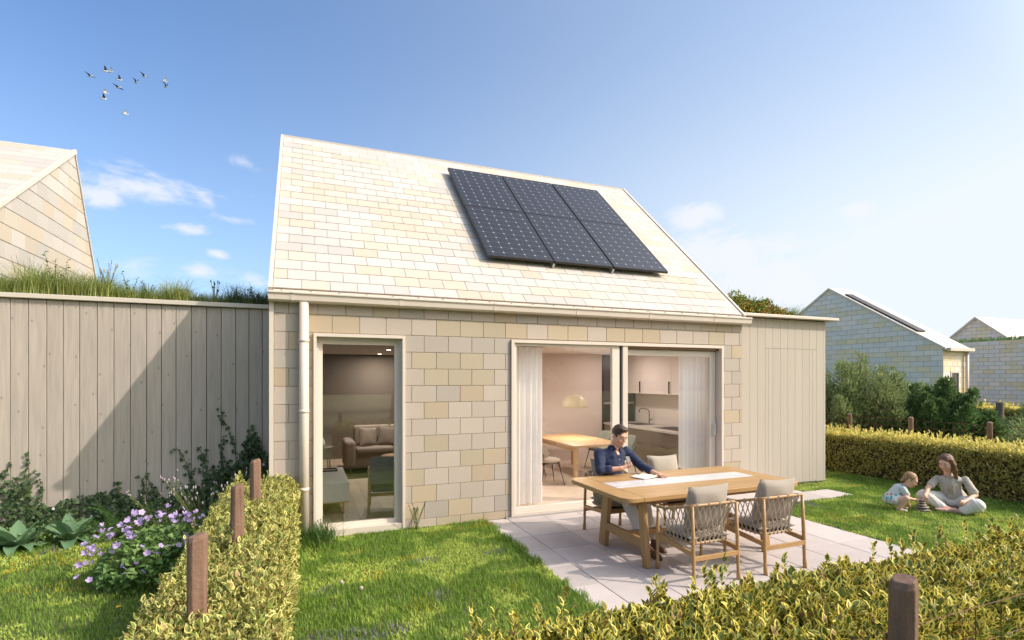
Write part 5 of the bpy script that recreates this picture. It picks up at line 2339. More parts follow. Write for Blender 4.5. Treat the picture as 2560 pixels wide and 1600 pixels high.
def rope_chair(label, x, y, rz, seed=0):
    rt = thing('rope_armchair', label, 'armchair', (x, y, 0), rz, 'rope-backed armchairs round the garden table')
    for sx_ in (-1, 1):
        q = MB()
        q.tube([(sx_ * .272, -.268, 0), (sx_ * .272, -.266, .05), (sx_ * .272, -.262, .10), (sx_ * .271, -.252, .40), (sx_ * .268, -.236, .752)], [.021, .021, .0165, .0185, .0155], 12)
        q.build('rear_leg', 'teak', rt)
        q = MB()
        q.tube([(sx_ * .283, .268, 0), (sx_ * .283, .267, .05), (sx_ * .283, .265, .10), (sx_ * .285, .26, .36), (sx_ * .285, .255, .640)], [.020, .020, .0155, .0175, .0145], 12)
        q.build('front_leg', 'teak', rt)
        q = MB()
        q.beam((sx_ * .275, .262, .345), (sx_ * .27, -.258, .300), .026, .048)
        q.build('side_rail', 'teak', rt, bev=.004)
    q = MB()
    q.beam((-.28, .262, .345), (.28, .262, .345), .024, .05)
    q.build('front_rail', 'teak', rt, bev=.004)
    q = MB()
    q.beam((-.268, -.262, .262), (.268, -.262, .262), .020, .046)
    q.build('back_stretcher', 'teak', rt, bev=.004)
    rail = smooth_path([(-.292, .315, .642), (-.288, .10, .662), (-.272, -.232, .755), (.272, -.232, .755), (.288, .10, .662), (.292, .315, .642)], .05, 5)
    q = MB()
    q.tube(resample(rail, 60), .0145, 10)
    q.build('arm_rail', 'teak', rt)
    low = smooth_path([(-.235, .235, .372), (-.215, -.165, .372), (.215, -.165, .372), (.235, .235, .372)], .07, 5)
    q = MB()
    q.tube(resample(low, 40), .012, 8)
    q.build('seat_rim', 'teak', rt)
    q = MB()
    N = 23
    T = resample(rail, N + 4)[1:-3]
    T = resample([Vector(p) for p in resample(rail, 80)][3:-3], N)
    Bt = resample(low, N)
    g = random.Random(seed)
    for i in range(N):
        for s in (-2.3, 2.3):
            j = i + s
            if False:
                if i % 2:
                    continue
            if j < 0 or j > N - 1:
                continue
            k = int(j)
            f = j - k
            e = Bt[k] if k >= N - 1 else Bt[k].lerp(Bt[k + 1], f)
            a = T[i]
            md = a.lerp(e, .5) + Vector((g.uniform(-.003, .003), g.uniform(-.003, .003), 0))
            off = .0035 if s > 0 else -.0035
            out = Vector((md.x, md.y, 0)).normalized() * off
            q.tube([a, md + out, e], .0056, 5, caps=False)
    stuff(q.build('rope_lattice', 'rope', rt))
    q = MB()
    for i in range(0, N, 2):
        a = T[i]
        d = (T[min(i + 1, N - 1)] - T[max(i - 1, 0)]).normalized()
        for o_ in (-.008, .004):
            q.tube([a + d * (o_ - .006), a + d * o_, a + d * (o_ + .006)], [.017, .0225, .017], 9)
    for i in range(N):
        e = Bt[i]
        d = (Bt[min(i + 1, N - 1)] - Bt[max(i - 1, 0)]).normalized()
        q.tube([e - d * .0075, e, e + d * .0075], [.015, .0215, .015], 8)
    stuff(q.build('rope_knots', 'rope', rt))
    me = pillow_mesh(.48, .46, .11, seed=seed)
    o = obj('seat_cushion', me, 'cushion', rt, (0, .04, .425))
    o.rotation_euler = (R(90), 0, 0)
    me = pillow_mesh(.50, .47, .17, seed=seed + 4, pinch=.08)
    o = obj('back_cushion', me, 'cushion', rt, (0, -.115, .70))
    o.rotation_euler = (R(13), R(random.Random(seed).uniform(-2, 2)), 0)
    q = MB()
    q.box(-.22, .22, -.16, .24, .366, .378)
    q.build('seat_base', 'dark_side', rt)
    return rt


rope_chair('rope armchair with its back to the camera at the near left corner of the table', 3.355, -2.665, 0, 1)
rope_chair('rope armchair with its back to the camera at the near right side of the table', 4.235, -2.680, 0, 2)
rope_chair('rope armchair the man in the navy shirt is sitting in', 3.345, -1.150, math.pi, 3)
rope_chair('empty rope armchair across the table, beside the seated man, in front of the sliding door', 4.20, -1.175, math.pi, 4)

# ------------------------------------------------------------------ dining room and kitchen
dt = thing('dining_table', 'oak dining table inside, behind the glass of the sliding door', 'table', (4.75, 2.47, 0))
q = MB()
nb = 6
for i in range(nb):
    q = MB()
    x0 = -.55 + i * 1.1 / nb
    q.box(x0 + .0008, x0 + 1.1 / nb - .0008, -1.02, 1.02, .712, .75)
    q.build('top_plank', 'oak_in', dt, bev=.002)
for sx_ in (-1, 1):
    for sy_ in (-1, 1):
        q = MB()
        q.box(sx_ * .50 - .035, sx_ * .50 + .035, sy_ * .97 - .035, sy_ * .97 + .035, .048, .711)
        q.build('leg', 'oak_in', dt, bev=.004)
    q = MB()
    q.box(sx_ * .50 - .012, sx_ * .50 + .012, -.93, .93, .64, .711)
    q.build('apron', 'oak_in', dt)


def din_chair(label, x, y, rz, fab):
    rt = thing('dining_chair', label, 'chair', (x, y, .048), rz, 'upholstered dining chairs inside')
    q = MB()
    q.ell((0, 0, .44), (.25, .24, .05), 20, 8)
    q.build('seat', fab, rt)
    # curved oval backrest wrapping the seat at -y
    vs, fs = [], []
    n, m_ = 18, 8
    for side in (0, 1):
        for i in range(n + 1):
            for j in range(m_ + 1):
                a = R(-72 + 144 * i / n)
                u, v = 2 * i / n - 1, 2 * j / m_ - 1
                hh = .155 * math.sqrt(max(0, 1 - u ** 4))
                rr = .255 + (.018 if side else -.018) * max(0, (1 - u ** 4) * (1 - v ** 4)) ** .5
                vs.append((math.sin(a) * rr, -math.cos(a) * rr - .01 - v * .02, .635 + v * hh))
    K = (n + 1) * (m_ + 1)
    for i in range(n):
        for j in range(m_):
            a = i * (m_ + 1) + j
            fs.append((a, a + 1, a + m_ + 2, a + m_ + 1))
            fs.append((K + a, K + a + m_ + 1, K + a + m_ + 2, K + a + 1))
    q = MB()
    q.add(vs, fs, True)
    q.build('backrest', fab, rt)
    for sx_ in (-1, 1):
        for sy_ in (-1, 1):
            q = MB()
            q.tube([(sx_ * .14, sy_ * .14, .41), (sx_ * .21, sy_ * .23, 0)], [.011, .007], 7)
            q.build('leg', 'black_metal', rt)
        q = MB()
        q.tube([(sx_ * .14, -.14, .41), (sx_ * .21, -.20, .58)], .008, 6)
        q.build('back_strut', 'black_metal', rt)
    q = MB()
    q.box(-.16, .16, -.16, .16, .385, .405)
    q.build('under_frame', 'black_metal', rt)
    return rt


din_chair('sand-coloured chair at the near left side of the indoor table, beside the curtain', 3.80, 1.72, R(-90), 'fabric_sand')
din_chair('second sand-coloured chair further back on the left of the indoor table', 3.86, 2.62, R(-90), 'fabric_sand')
din_chair('grey-green chair at the right of the indoor table, its oval back behind the seated man', 5.52, 1.95, R(90), 'fabric_grey')
din_chair('grey-green chair further back at the right of the indoor table', 5.55, 2.85, R(90), 'fabric_grey')

pend = thing('pendant_lamp', 'cream dome pendant lamp hanging over the indoor dining table', 'lamp', (4.77, 2.5, 1.385))
q = MB()
pr_ = [(.262 * math.cos(t), .262 * math.sin(t)) for t in np.linspace(0, 1.5, 12)]
q.lathe(pr_ + [(.012, .262), (.012, .29)], (0, 0, 0), 32, cap=False)
sh = q.build('lamp_shade', 'lamp_cream', pend)
md = sh.modifiers.new('solid', 'SOLIDIFY')
md.thickness = .004
q = MB()
q.tube([(0, 0, .28), (0, 0, 1.13)], .003, 5)
q.build('cord', 'lamp_cream', pend)
q = MB()
q.lathe([(.012, 0), (.03, .03), (.055, .055), (.055, .065)], (0, 0, 1.10), 20)
q.build('ceiling_rose', 'lamp_cream', pend)
q = MB()
q.ell((0, 0, .10), (.045, .045, .055), 12, 8)
q.build('bulb', 'lampglow', pend)  # added glow; the pendant is not clearly lit


def lamp_light(name, loc, power, col=(1, .93, .86), size=.12, down=True, parent=None):
    l = bpy.data.lights.new(name, 'AREA' if down else 'POINT')
    l.energy = power
    l.color = col
    if down:
        l.shape = 'DISK'
        l.size = size
    else:
        l.shadow_soft_size = size
    o = bpy.data.objects.new(name, l)
    link(o)
    o.location = loc
    return o


# fill light added at the pendant, and light of the living-room spots
lamp_light('pendant_fill_light', (4.77, 2.5, 1.42), 26, down=False, size=.08)
for x, y in ((1.245, 3.73), (1.31, 5.57)):
    lamp_light('spot_or_fill_light', (x, y, 2.53), 34, size=.09)
for x, y in ((3.2, 1.2), (3.2, 3.0), (6.0, 1.2), (6.1, 3.0)):  # four unseen ceiling spots, added to brighten dining room and kitchen
    q = MB()
    q.lathe([(.055, 0), (.055, .012), (.045, .012)], (x, y, 2.539), 16)
    dl = q.build('downlight', 'frame_paint', house)
    q = MB()
    q.lathe([(.042, 0), (.042, .004)], (x, y, 2.534), 16)
    q.build('lamp', 'spot', dl)
    lamp_light('spot_or_fill_light', (x, y, 2.53), 14, size=.09)

kit = thing('kitchen_counter', 'brown kitchen counter with pale worktop along the right wall inside', 'kitchen counter', (6.4, 2.6, 0))
q = MB()
q.box(.02, .90, -1.35, 1.40, .05, .878)
q.build('carcass', 'dark_cabinet', kit)
for i, (y0, y1) in enumerate(((-1.35, -.44), (-.44, .48), (.48, 1.40))):
    for z0, z1 in ((.10, .60), (.605, .872)):
        q = MB()
        q.box(0, .0195, y0 + .003, y1 - .003, z0, z1)
        f_ = q.build('drawer_front', 'brown_cabinet', kit, bev=.002)
        q = MB()
        q.box(-.006, -.0005, (y0 + y1) / 2 - .14, (y0 + y1) / 2 + .14, z1 - .025, z1 - .015)
        q.build('handle', 'black_metal', f_)
q = MB()
q.box(-.03, .91, -1.38, 1.40, .8785, .918)
wt_ = q.build('worktop', 'worktop', kit, bev=.002)
q = MB()
q.box(.28, .72, .40, .95, .9185, .921)
q.build('sink', 'dark_side', wt_)
q = MB()
q.box(.22, .76, -1.0, -.22, .9185, .924)
q.build('hob', 'black_metal', wt_)
fc = thing('kitchen_tap', 'tall bronze swan-neck tap behind the sink inside', 'tap', (7.17, 3.28, .918))
q = MB()
q.tube(smooth_path([(0, 0, 0), (0, 0, .32), (-.10, .10, .36), (-.16, .16, .33), (-.16, .16, .26)], .07, 5), .012, 10)
q.build('spout', 'bronze', fc)
q = MB()
q.tube([(0, 0, .08), (.0, -.09, .10)], .010, 8)
q.build('lever', 'bronze', fc)
wc = thing('wall_cabinets', 'row of pale wall cabinets with black bar handles above the counter inside', 'cabinet', (6.98, 2.6, 1.62))
for i, (y0, y1) in enumerate(((-1.4, -.35), (-.35, .70), (.70, 1.42))):
    q = MB()
    q.box(0, .34, y0 + .003, y1 - .003, 0, .90)
    f_ = q.build('cabinet_door', 'plaster', wc, bev=.003)
    q = MB()
    q.box(-.035, -.015, y0 + .05, y0 + .066, .02, .28)
    q.box(-.016, -.0005, y0 + .05, y0 + .066, .03, .04)
    q.box(-.016, -.0005, y0 + .05, y0 + .066, .26, .27)
    q.build('handle', 'black_metal', f_)
tc_ = thing('tall_cabinet', 'tall dark cabinet with built-in oven at the back of the kitchen', 'cabinet', (6.85, 4.03, .05))
q = MB()
q.box(-.48, .46, .0, .4, 0, 2.49)
q.build('carcass', 'dark_cabinet', tc_)
q = MB()
q.box(-.46, .40, -.02, -.001, .78, 1.36)
ov = q.build('oven', 'black_metal', tc_, bev=.003)
q = MB()
q.box(-.46, .40, -.035, -.0205, 1.30, 1.35)
q.build('oven_strip', 'steel', ov)
for z0, z1 in ((.02, .76), (1.39, 2.47)):
    q = MB()
    q.box(-.46, .40, -.02, -.001, z0, z1)
    q.build('cabinet_door', 'dark_cabinet', tc_, bev=.003)


def curtain(label, x0, x1, y, folds, seed, z0=.07, z1=2.44):
    g = random.Random(seed)
    rt = thing('curtain', label, 'curtain', ((x0 + x1) / 2, y, 0))
    n = folds * 10
    hw = (x1 - x0) / 2
    vs, fs = [], []
    m_ = 8
    ph = [g.uniform(-.5, .5) for _ in range(folds + 2)]
    for j in range(m_ + 1):
        t = j / m_
        for i in range(n + 1):
            u = i / n
            k = int(u * folds)
            a = u * folds * 2 * math.pi
            x = -hw + 2 * hw * u + math.sin(a * .5 + ph[k] * .3) * .008 * (1 - t)
            yy = math.sin(a + ph[k] * .25) * .030 * (1 + .25 * (1 - t)) + math.sin(a * .37 + seed) * .012
            vs.append((x, yy, z0 + (z1 - z0) * t))
    for j in range(m_):
        for i in range(n):
            a = j * (n + 1) + i
            fs.append((a, a + 1, a + n + 2, a + n + 1))
    b = MB()
    b.add(vs, fs, True)
    c = b.build('fabric', 'curtain', rt)
    q = MB()
    q.box(-hw - .02, hw + .02, -.02, .02, z1, z1 + .03)
    q.build('rail', 'frame_paint', rt)
    return rt


curtain('white pleated curtain gathered at the left end of the sliding door', 2.50, 3.06, .38, 6, 1)
curtain('white pleated curtain gathered at the right end of the sliding door', 5.66, 6.28, .40, 7, 2)

# ------------------------------------------------------------------ living room
so = thing('sofa', 'taupe sofa with rounded arm, in the back of the living room', 'sofa', (1.35, 4.45, .046))
q = MB()
q.box(-.88, .82, -.42, .42, .10, .42)
q.build('base', 'fabric_taupe', so, bev=.03, seg=3)
for x0, x1 in ((-.70, .06), (.065, .82)):
    q = MB()
    q.box(x0, x1, -.44, .25, .39, .52)
    q.build('seat_cushion', 'fabric_taupe', so, bev=.045, seg=3)
    q = MB()
    q.box(x0, x1, .16, .40, .45, .92)
    q.build('back_cushion', 'fabric_taupe', so, bev=.05, seg=3)
q = MB()
q.box(-.92, -.71, -.44, .45, .10, .66)
q.build('armrest', 'fabric_taupe', so, bev=.06, seg=4)
for x_ in (-.80, .70):
    for y_ in (-.34, .34):
        q = MB()
        q.tube([(x_, y_, .10), (x_, y_, 0)], [.022, .016], 8)
        q.build('leg', 'oak_in', so)
for lb, x, rz, m_ in (('lighter taupe scatter cushion leaning on the sofa arm', .92, .5, 'fabric_taupe'), ('darker taupe scatter cushion, right of the one at the sofa arm', 1.33, -.1, 'dark_cushion')):
    if m_ == 'dark_cushion':
        M[m_] = mat(m_, (.27, .215, .18), .95)
    o = obj('scatter_cushion', pillow_mesh(.44, .42, .16, seed=3), m_, None, (x, 4.42, .046 + .70))
    o.rotation_euler = (R(-16), R(6), rz)
    tag(o, lb, 'cushion')
ct = thing('coffee_table', 'round oak coffee table in front of the sofa', 'table', (1.42, 3.05, .046))
q = MB()
q.lathe([(.0, .44), (.38, .44), (.41, .455), (.42, .47), (.0, .471)], (0, 0, 0), 32, cap=False)
q.build('top', 'oak_in', ct)
for k in range(3):
    a = k * 2.094 + .4
    q = MB()
    q.tube([(math.cos(a) * .22, math.sin(a) * .22, .44), (math.cos(a) * .30, math.sin(a) * .30, 0)], [.016, .011], 7)
    q.build('leg', 'oak_in', ct)
q = MB()
q.lathe([(.0, 0), (.06, 0), (.07, .03), (.06, .03)], (1.36, 2.9, .518), 16)
tag(q.build('bowl', 'black_metal'), 'small dark bowl on the round coffee table', 'bowl')
ac = thing('lounge_chair', 'oak-framed lounge chair with grey-green upholstery near the tall window', 'armchair', (.90, .98, .046), R(-8))
for sx_ in (-1, 1):
    q = MB()
    q.beam((sx_ * .34, -.30, 0), (sx_ * .33, -.24, .60), .035, .05, up=(0, 1, 0))
    q.beam((sx_ * .34, .34, 0), (sx_ * .33, .30, .56), .035, .05, up=(0, 1, 0))
    q.beam((sx_ * .33, -.26, .60), (sx_ * .33, .34, .57), .06, .03)
    q.build('side_frame', 'oak_in', ac, bev=.006)
q = MB()
q.beam((-.35, -.25, .62), (.35, -.25, .62), .035, .06)
q.beam((-.33, -.22, .26), (.33, -.22, .26), .03, .05)
q.beam((-.33, .28, .26), (.33, .28, .26), .03, .05)
q.build('cross_rail', 'oak_in', ac, bev=.005)
q = MB()
q.box(-.31, .31, -.20, .34, .28, .42)
q.build('seat_cushion', 'fabric_grey', ac, bev=.04, seg=3)
q = MB()
q.box(-.33, .33, -.30, -.17, .40, .80)
q.build('backrest', 'fabric_grey', ac, bev=.045, seg=3)
sb_ = thing('sideboard', 'low white sideboard on short oak legs, just inside the tall window', 'sideboard', (-.10, 1.53, .046))
q = MB()
q.box(-.35, .37, -.70, .70, .19, .455)
q.build('body', 'white_lacquer', sb_, bev=.006)
q = MB()
q.box(-.34, .365, -.69, .69, .175, .1895)
q.build('base_board', 'oak_in', sb_)
for x_ in (-.28, .29):
    for y_ in (-.62, .62):
        q = MB()
        q.tube([(x_, y_, .175), (x_, y_, 0)], [.022, .013], 9)
        q.build('leg', 'oak_in', sb_)
tr = thing('tray', 'shallow dark framed tray lying on the white sideboard', 'tray', (-.05, 1.95, .5015))
q = MB()
frame_rect(q, -.22, .22, -.12, .12, .02, 0, .02)
o = q.build('rim', 'leather', tr)
o.rotation_euler = (R(90), 0, 0)
q = MB()
q.box(-.20, .20, -.02 + .0, .0, -.10, .10)
o = q.build('base', 'paper', tr)
o.rotation_euler = (R(90), 0, 0)
st_ = thing('side_table', 'small dark side table left of the sofa', 'table', (.02, 4.55, .046))
q = MB()
q.lathe([(.0, .50), (.24, .50), (.24, .52), (.0, .521)], (0, 0, 0), 24, cap=False)
q.build('top', 'brown_cabinet', st_)
for k in range(4):
    a = k * 1.571 + .6
    q = MB()
    q.tube([(math.cos(a) * .16, math.sin(a) * .16, .50), (math.cos(a) * .20, math.sin(a) * .20, 0)], .012, 6)
    q.build('leg', 'brown_cabinet', st_)
vz = MB()
vz.lathe([(.0, 0), (.04, 0), (.06, .06), (.045, .13), (.025, .17), (.03, .18)], (.02, 4.5, .568), 18)
tag(vz.build('vase', 'white_lacquer'), 'small pale vase on the side table left of the sofa', 'vase')
rg_ = MB()
rg_.box(.35, 2.1, 3.55, 5.2, .0455, .052)
tag(rg_.build('rug', 'rug'), 'dark rug under the taupe sofa', 'rug')

# ------------------------------------------------------------------ people
class Field:
    """signed distance volume; smooth unions of tapered limbs, meshed by surface nets"""

    def __init__(s, lo, hi, h):
        s.h = h
        s.lo = np.array(lo, float)
        s.n = np.ceil((np.array(hi) - s.lo) / h).astype(int) + 1
        s.v = np.full(s.n, 1.0, np.float32)

    def _win(s, lo, hi, pad):
        a = np.maximum(np.floor((np.array(lo) - pad - s.lo) / s.h).astype(int), 0)
        b = np.minimum(np.ceil((np.array(hi) + pad - s.lo) / s.h).astype(int) + 1, s.n)
        if (b <= a).any():
            return None
        ax = [s.lo[i] + s.h * np.arange(a[i], b[i]) for i in range(3)]
        X, Y, Z = np.meshgrid(*ax, indexing='ij')
        return (slice(a[0], b[0]), slice(a[1], b[1]), slice(a[2], b[2])), X, Y, Z

    def _merge(s, sl, d, k, sub=False):
        o = s.v[sl]
        d = d.astype(np.float32)
        if sub:
            hh = np.clip(.5 - .5 * (o + d) / k, 0, 1)
            s.v[sl] = o * (1 - hh) + (-d) * hh + k * hh * (1 - hh)
        else:
            hh = np.clip(.5 + .5 * (d - o) / k, 0, 1)
            s.v[sl] = d * (1 - hh) + o * hh - k * hh * (1 - hh)

    def cone(s, a, b, ra, rb, k=.02, flat=None):
        a, b = np.array(a, float), np.array(b, float)
        r = max(ra, rb)
        w = s._win(np.minimum(a, b), np.maximum(a, b), r + k * 2 + s.h * 2)
        if w is None:
            return s
        sl, X, Y, Z = w
        d = b - a
        L2 = max(1e-9, (d * d).sum())
        t = np.clip(((X - a[0]) * d[0] + (Y - a[1]) * d[1] + (Z - a[2]) * d[2]) / L2, 0, 1)
        q = np.sqrt((X - a[0] - t * d[0]) ** 2 + (Y - a[1] - t * d[1]) ** 2 + (Z - a[2] - t * d[2]) ** 2)
        s._merge(sl, q - (ra + (rb - ra) * t), k)
        return s

    def ell(s, c, r, k=.02, rot=None, sub=False):
        c = np.array(c, float)
        r = np.array(r, float)
        m = r.max()
        w = s._win(c - m, c + m, k * 2 + s.h * 2)
        if w is None:
            return s
        sl, X, Y, Z = w
        p = np.stack([X - c[0], Y - c[1], Z - c[2]], -1)
        if rot is not None:
            p = p @ np.array(rot)
        k0 = np.sqrt(((p / r) ** 2).sum(-1))
        k1 = np.sqrt(((p / r ** 2) ** 2).sum(-1)) + 1e-9
        s._merge(sl, k0 * (k0 - 1) / k1, k, sub)
        return s

    def chain(s, pts, rs, k=.015):
        for i in range(len(pts) - 1):
            s.cone(pts[i], pts[i + 1], rs[i], rs[i + 1], k)
        return s

    def noise(s, amp, scale, seed=0):
        g = np.random.default_rng(seed)
        ph = g.uniform(0, 6.28, (5, 3))
        dr = g.normal(size=(5, 3)) * scale
        near = np.where(np.abs(s.v) < .03)
        P = np.stack(near, 1) * s.h + s.lo
        d = np.zeros(len(P))
        for i in range(5):
            d += np.sin(P @ dr[i] + ph[i, 0])
        s.v[near] += (d * amp / 2.5).astype(np.float32)
        return s

    def mesh(s, name, m, parent=None, cut=None):
        v = s.v
        if cut is not None:
            v = np.maximum(v, cut.astype(np.float32))
        ins = v < 0
        c = np.zeros(np.array(v.shape) - 1, int)
        for i in (0, 1):
            for j in (0, 1):
                for k in (0, 1):
                    c += ins[i:ins.shape[0] - 1 + i, j:ins.shape[1] - 1 + j, k:ins.shape[2] - 1 + k]
        act = (c > 0) & (c < 8)
        idx = -np.ones(act.shape, int)
        ids = np.argwhere(act)
        idx[act] = np.arange(len(ids))
        acc = np.zeros((len(ids), 3))
        cnt = np.zeros(len(ids))
        co = [(i, j, k) for i in (0, 1) for j in (0, 1) for k in (0, 1)]
        for a in co:
            for ax in range(3):
                if a[ax]:
                    continue
                b = list(a)
                b[ax] = 1
                va = v[ids[:, 0] + a[0], ids[:, 1] + a[1], ids[:, 2] + a[2]]
                vb = v[ids[:, 0] + b[0], ids[:, 1] + b[1], ids[:, 2] + b[2]]
                x = (va < 0) != (vb < 0)
                t = va / (va - vb + 1e-12)
                p = np.tile(np.array(a, float), (len(ids), 1))
                p[:, ax] += np.clip(t, 0, 1)
                acc[x] += p[x]
                cnt[x] += 1
        V = (ids + acc / np.maximum(cnt, 1)[:, None]) * s.h + s.lo
        F = []
        for ax in range(3):
            sa = [slice(None)] * 3
            sb = [slice(None)] * 3
            sa[ax] = slice(0, -1)
            sb[ax] = slice(1, None)
            A, B = ins[tuple(sa)], ins[tuple(sb)]
            e = np.argwhere(A != B)
            o1, o2 = [(1, 2), (2, 0), (0, 1)][ax]
            ok = (e[:, o1] > 0) & (e[:, o2] > 0) & (e[:, o1] < act.shape[o1]) & (e[:, o2] < act.shape[o2])
            e = e[ok]
            fl = A[e[:, 0], e[:, 1], e[:, 2]]
            q = []
            for d1, d2 in ((1, 1), (0, 1), (0, 0), (1, 0)):
                f = e.copy()
                f[:, o1] -= d1
                f[:, o2] -= d2
                q.append(idx[f[:, 0], f[:, 1], f[:, 2]])
            q = np.stack(q, 1)
            q[~fl] = q[~fl][:, ::-1]
            F.append(q)
        F = np.concatenate(F)
        F = F[(F >= 0).all(1)]
        o = np_mesh(name, V, F, m, parent, smooth=True)
        return o


def rotz(a):
    c, s = math.cos(a), math.sin(a)
    return np.array([[c, -s, 0], [s, c, 0], [0, 0, 1.]])


def rotx(a):
    c, s = math.cos(a), math.sin(a)
    return np.array([[1, 0, 0], [0, c, -s], [0, s, c]])


def roty(a):
    c, s = math.cos(a), math.sin(a)
    return np.array([[c, 0, s], [0, 1, 0], [-s, 0, c]])


def head_shape(F, c, Rm, s=1.0, smile=0.0, child=False, open_mouth=False):
    """head centred at c, local axes: +x right of the face, -y towards the face, +z up; s = scale (1 = 24 cm tall)"""
    c = np.array(c, float)

    def T(p):
        return c + Rm @ (np.array(p, float) * s)
    cw = 1.12 if child else 1.0
    F.ell(T((0, .012, .030)), np.array((.076 * cw, .094, .088)) * s, .02 * s, Rm)            # skull
    F.ell(T((0, -.030, -.030)), np.array((.060 * cw, .062, .076)) * s, .03 * s, Rm)          # face
    F.ell(T((0, -.052, -.088)), np.array((.034 * cw, .030, .024)) * s, .028 * s, Rm)         # chin
    for sx_ in (-1, 1):
        F.ell(T((sx_ * .036 * cw, -.062, -.030)), np.array((.026, .024, .026)) * s, .02 * s, Rm)   # cheek
        F.ell(T((sx_ * .077 * cw, .016, -.010)), np.array((.010, .018, .030)) * s, .006 * s, Rm)  # ear
        F.ell(T((sx_ * .046 * cw, -.005, -.070)), np.array((.022, .035, .026)) * s, .03 * s, Rm)  # jaw
    F.ell(T((0, -.083, .030)), np.array((.050, .012, .012)) * s, .016 * s, Rm)          # brow
    for sx_ in (-1, 1):
        F.ell(T((sx_ * .031, -.100, .006)), np.array((.020, .014, .011)) * s, .010 * s, Rm, sub=True)   # eye sockets
        F.ell(T((sx_ * .031, -.080, .005)), np.array((.015, .012, .010)) * s, .004 * s, Rm)           # lids
    nl = .7 if child else 1.0
    F.cone(T((0, -.090, .012)), T((0, -.112 * (1 if not child else .97), -.026)), .008 * s, .0115 * s * nl, .010 * s)            # nose
    for sx_ in (-1, 1):
        F.ell(T((sx_ * .010, -.100, -.030)), np.array((.007, .009, .007)) * s, .006 * s, Rm)
    F.ell(T((0, -.092, -.060)), np.array((.024, .010, .013)) * s, .010 * s, Rm)         # lips mound
    F.ell(T((0, -.106, -.060)), np.array((.026 + .006 * smile, .008, .0022 + (.010 if open_mouth else 0))) * s, .003 * s, Rm, sub=True)


def face_parts(root, c, Rm, s, hair_m, smile=False, open_mouth=False, child=False):
    c = np.array(c, float)

    def T(p):
        return Vector((c + Rm @ (np.array(p, float) * s)).tolist())
    R3 = Matrix(Rm.tolist())
    q = MB()
    for sx_ in (-1, 1):
        q.ell(T((sx_ * .031, -.0905, .0035)), (.0125 * s, .004 * s, .0028 * s), 8, 6, R3)
    q.build('eyes', 'eye', root)
    q = MB()
    for sx_ in (-1, 1):
        q.ell(T((sx_ * .033, -.0935, .0255)), (.019 * s, .004 * s, .0035 * s), 8, 6, R3 @ Matrix.Rotation(sx_ * .12, 3, 'Y'))
    q.build('eyebrows', hair_m, root)
    q = MB()
    lw = .027 if smile else .022
    q.ell(T((0, -.099, -.0535)), (lw * s, .005 * s, .0035 * s), 10, 6, R3)
    q.ell(T((0, -.098, -.0675 - (.008 if open_mouth else 0))), (lw * .85 * s, .006 * s, .0048 * s), 10, 6, R3)
    q.build('lips', 'lips', root)
    if smile or open_mouth:
        q = MB()
        q.ell(T((0, -.0975, -.0595)), (lw * .8 * s, .004 * s, .0038 * s), 10, 6, R3)
        q.build('teeth', 'teeth', root)
    if open_mouth:
        q = MB()
        q.ell(T((0, -.094, -.066)), (.018 * s, .006 * s, .010 * s), 10, 6, R3)
        q.build('mouth', 'mouth', root)


def hand(F, wrist, palm, fingers, thumb, r=.0085, pw=.040):
    """wrist, palm centre; fingers = 4 lists of joints starting inside the palm; thumb = list of joints"""
    wrist, palm = np.array(wrist), np.array(palm)
    F.cone(wrist, palm, .026, .023, .012)
    for i, f in enumerate(fingers):
        F.cone(palm, f[0], .017, .012, .010)
        n = len(f)
        for j in range(n - 1):
            rr = r * (1 - .10 * j) * (1, 1.04, 1, .86)[i]
            F.cone(f[j], f[j + 1], rr, rr * .90, .003)
    F.cone(palm, thumb[0], .017, .013, .010)
    for j in range(len(thumb) - 1):
        F.cone(thumb[j], thumb[j + 1], r * 1.25 * (1 - .1 * j), r * 1.15 * (1 - .12 * j), .003)


def V3(*a):
    return np.array(a, float)


# ---- the seated man --------------------------------------------------------
man = thing('person', 'dark-haired man in navy shirt sitting at the garden table, looking at his phone', 'person', (3.36, -1.10, 0))
MO = V3(3.36, -1.10, 0)
hips, chest, neck = V3(3.35, -1.00, .56), V3(3.355, -1.045, .86), V3(3.40, -1.09, 1.075)
sR, sL = V3(3.185, -1.07, 1.00), V3(3.590, -1.075, 1.01)
eR, eL = V3(3.118, -1.20, .815), V3(3.690, -1.25, .850)
wR, wL = V3(3.345, -1.315, .845), V3(3.735, -1.455, .792)
kR, kL = V3(3.26, -1.56, .53), V3(3.53, -1.52, .53)
aR, aL = V3(3.235, -1.985, .115), V3(3.44, -1.80, .10)
hc = V3(3.435, -1.150, 1.232)
RmM = rotz(R(9)) @ rotx(R(22))
RmM = rotz(R(6)) @ rotx(R(20)) @ roty(R(4))


def man_field(lo, hi, h):
    return Field(lo, hi, h)


def torso(F, gx=0.0, k=.04):
    F.ell(hips, (.178 + gx, .125 + gx, .12 + gx), k)
    F.cone(hips + [0, 0, .05], chest, .148 + gx, .155 + gx, k)
    F.ell(chest + [0.01, 0, .02], (.192 + gx, .122 + gx, .175 + gx), k)
    F.ell((sR + sL) / 2 + [0, .0, -.03], (.20 + gx, .095 + gx, .085 + gx), k)


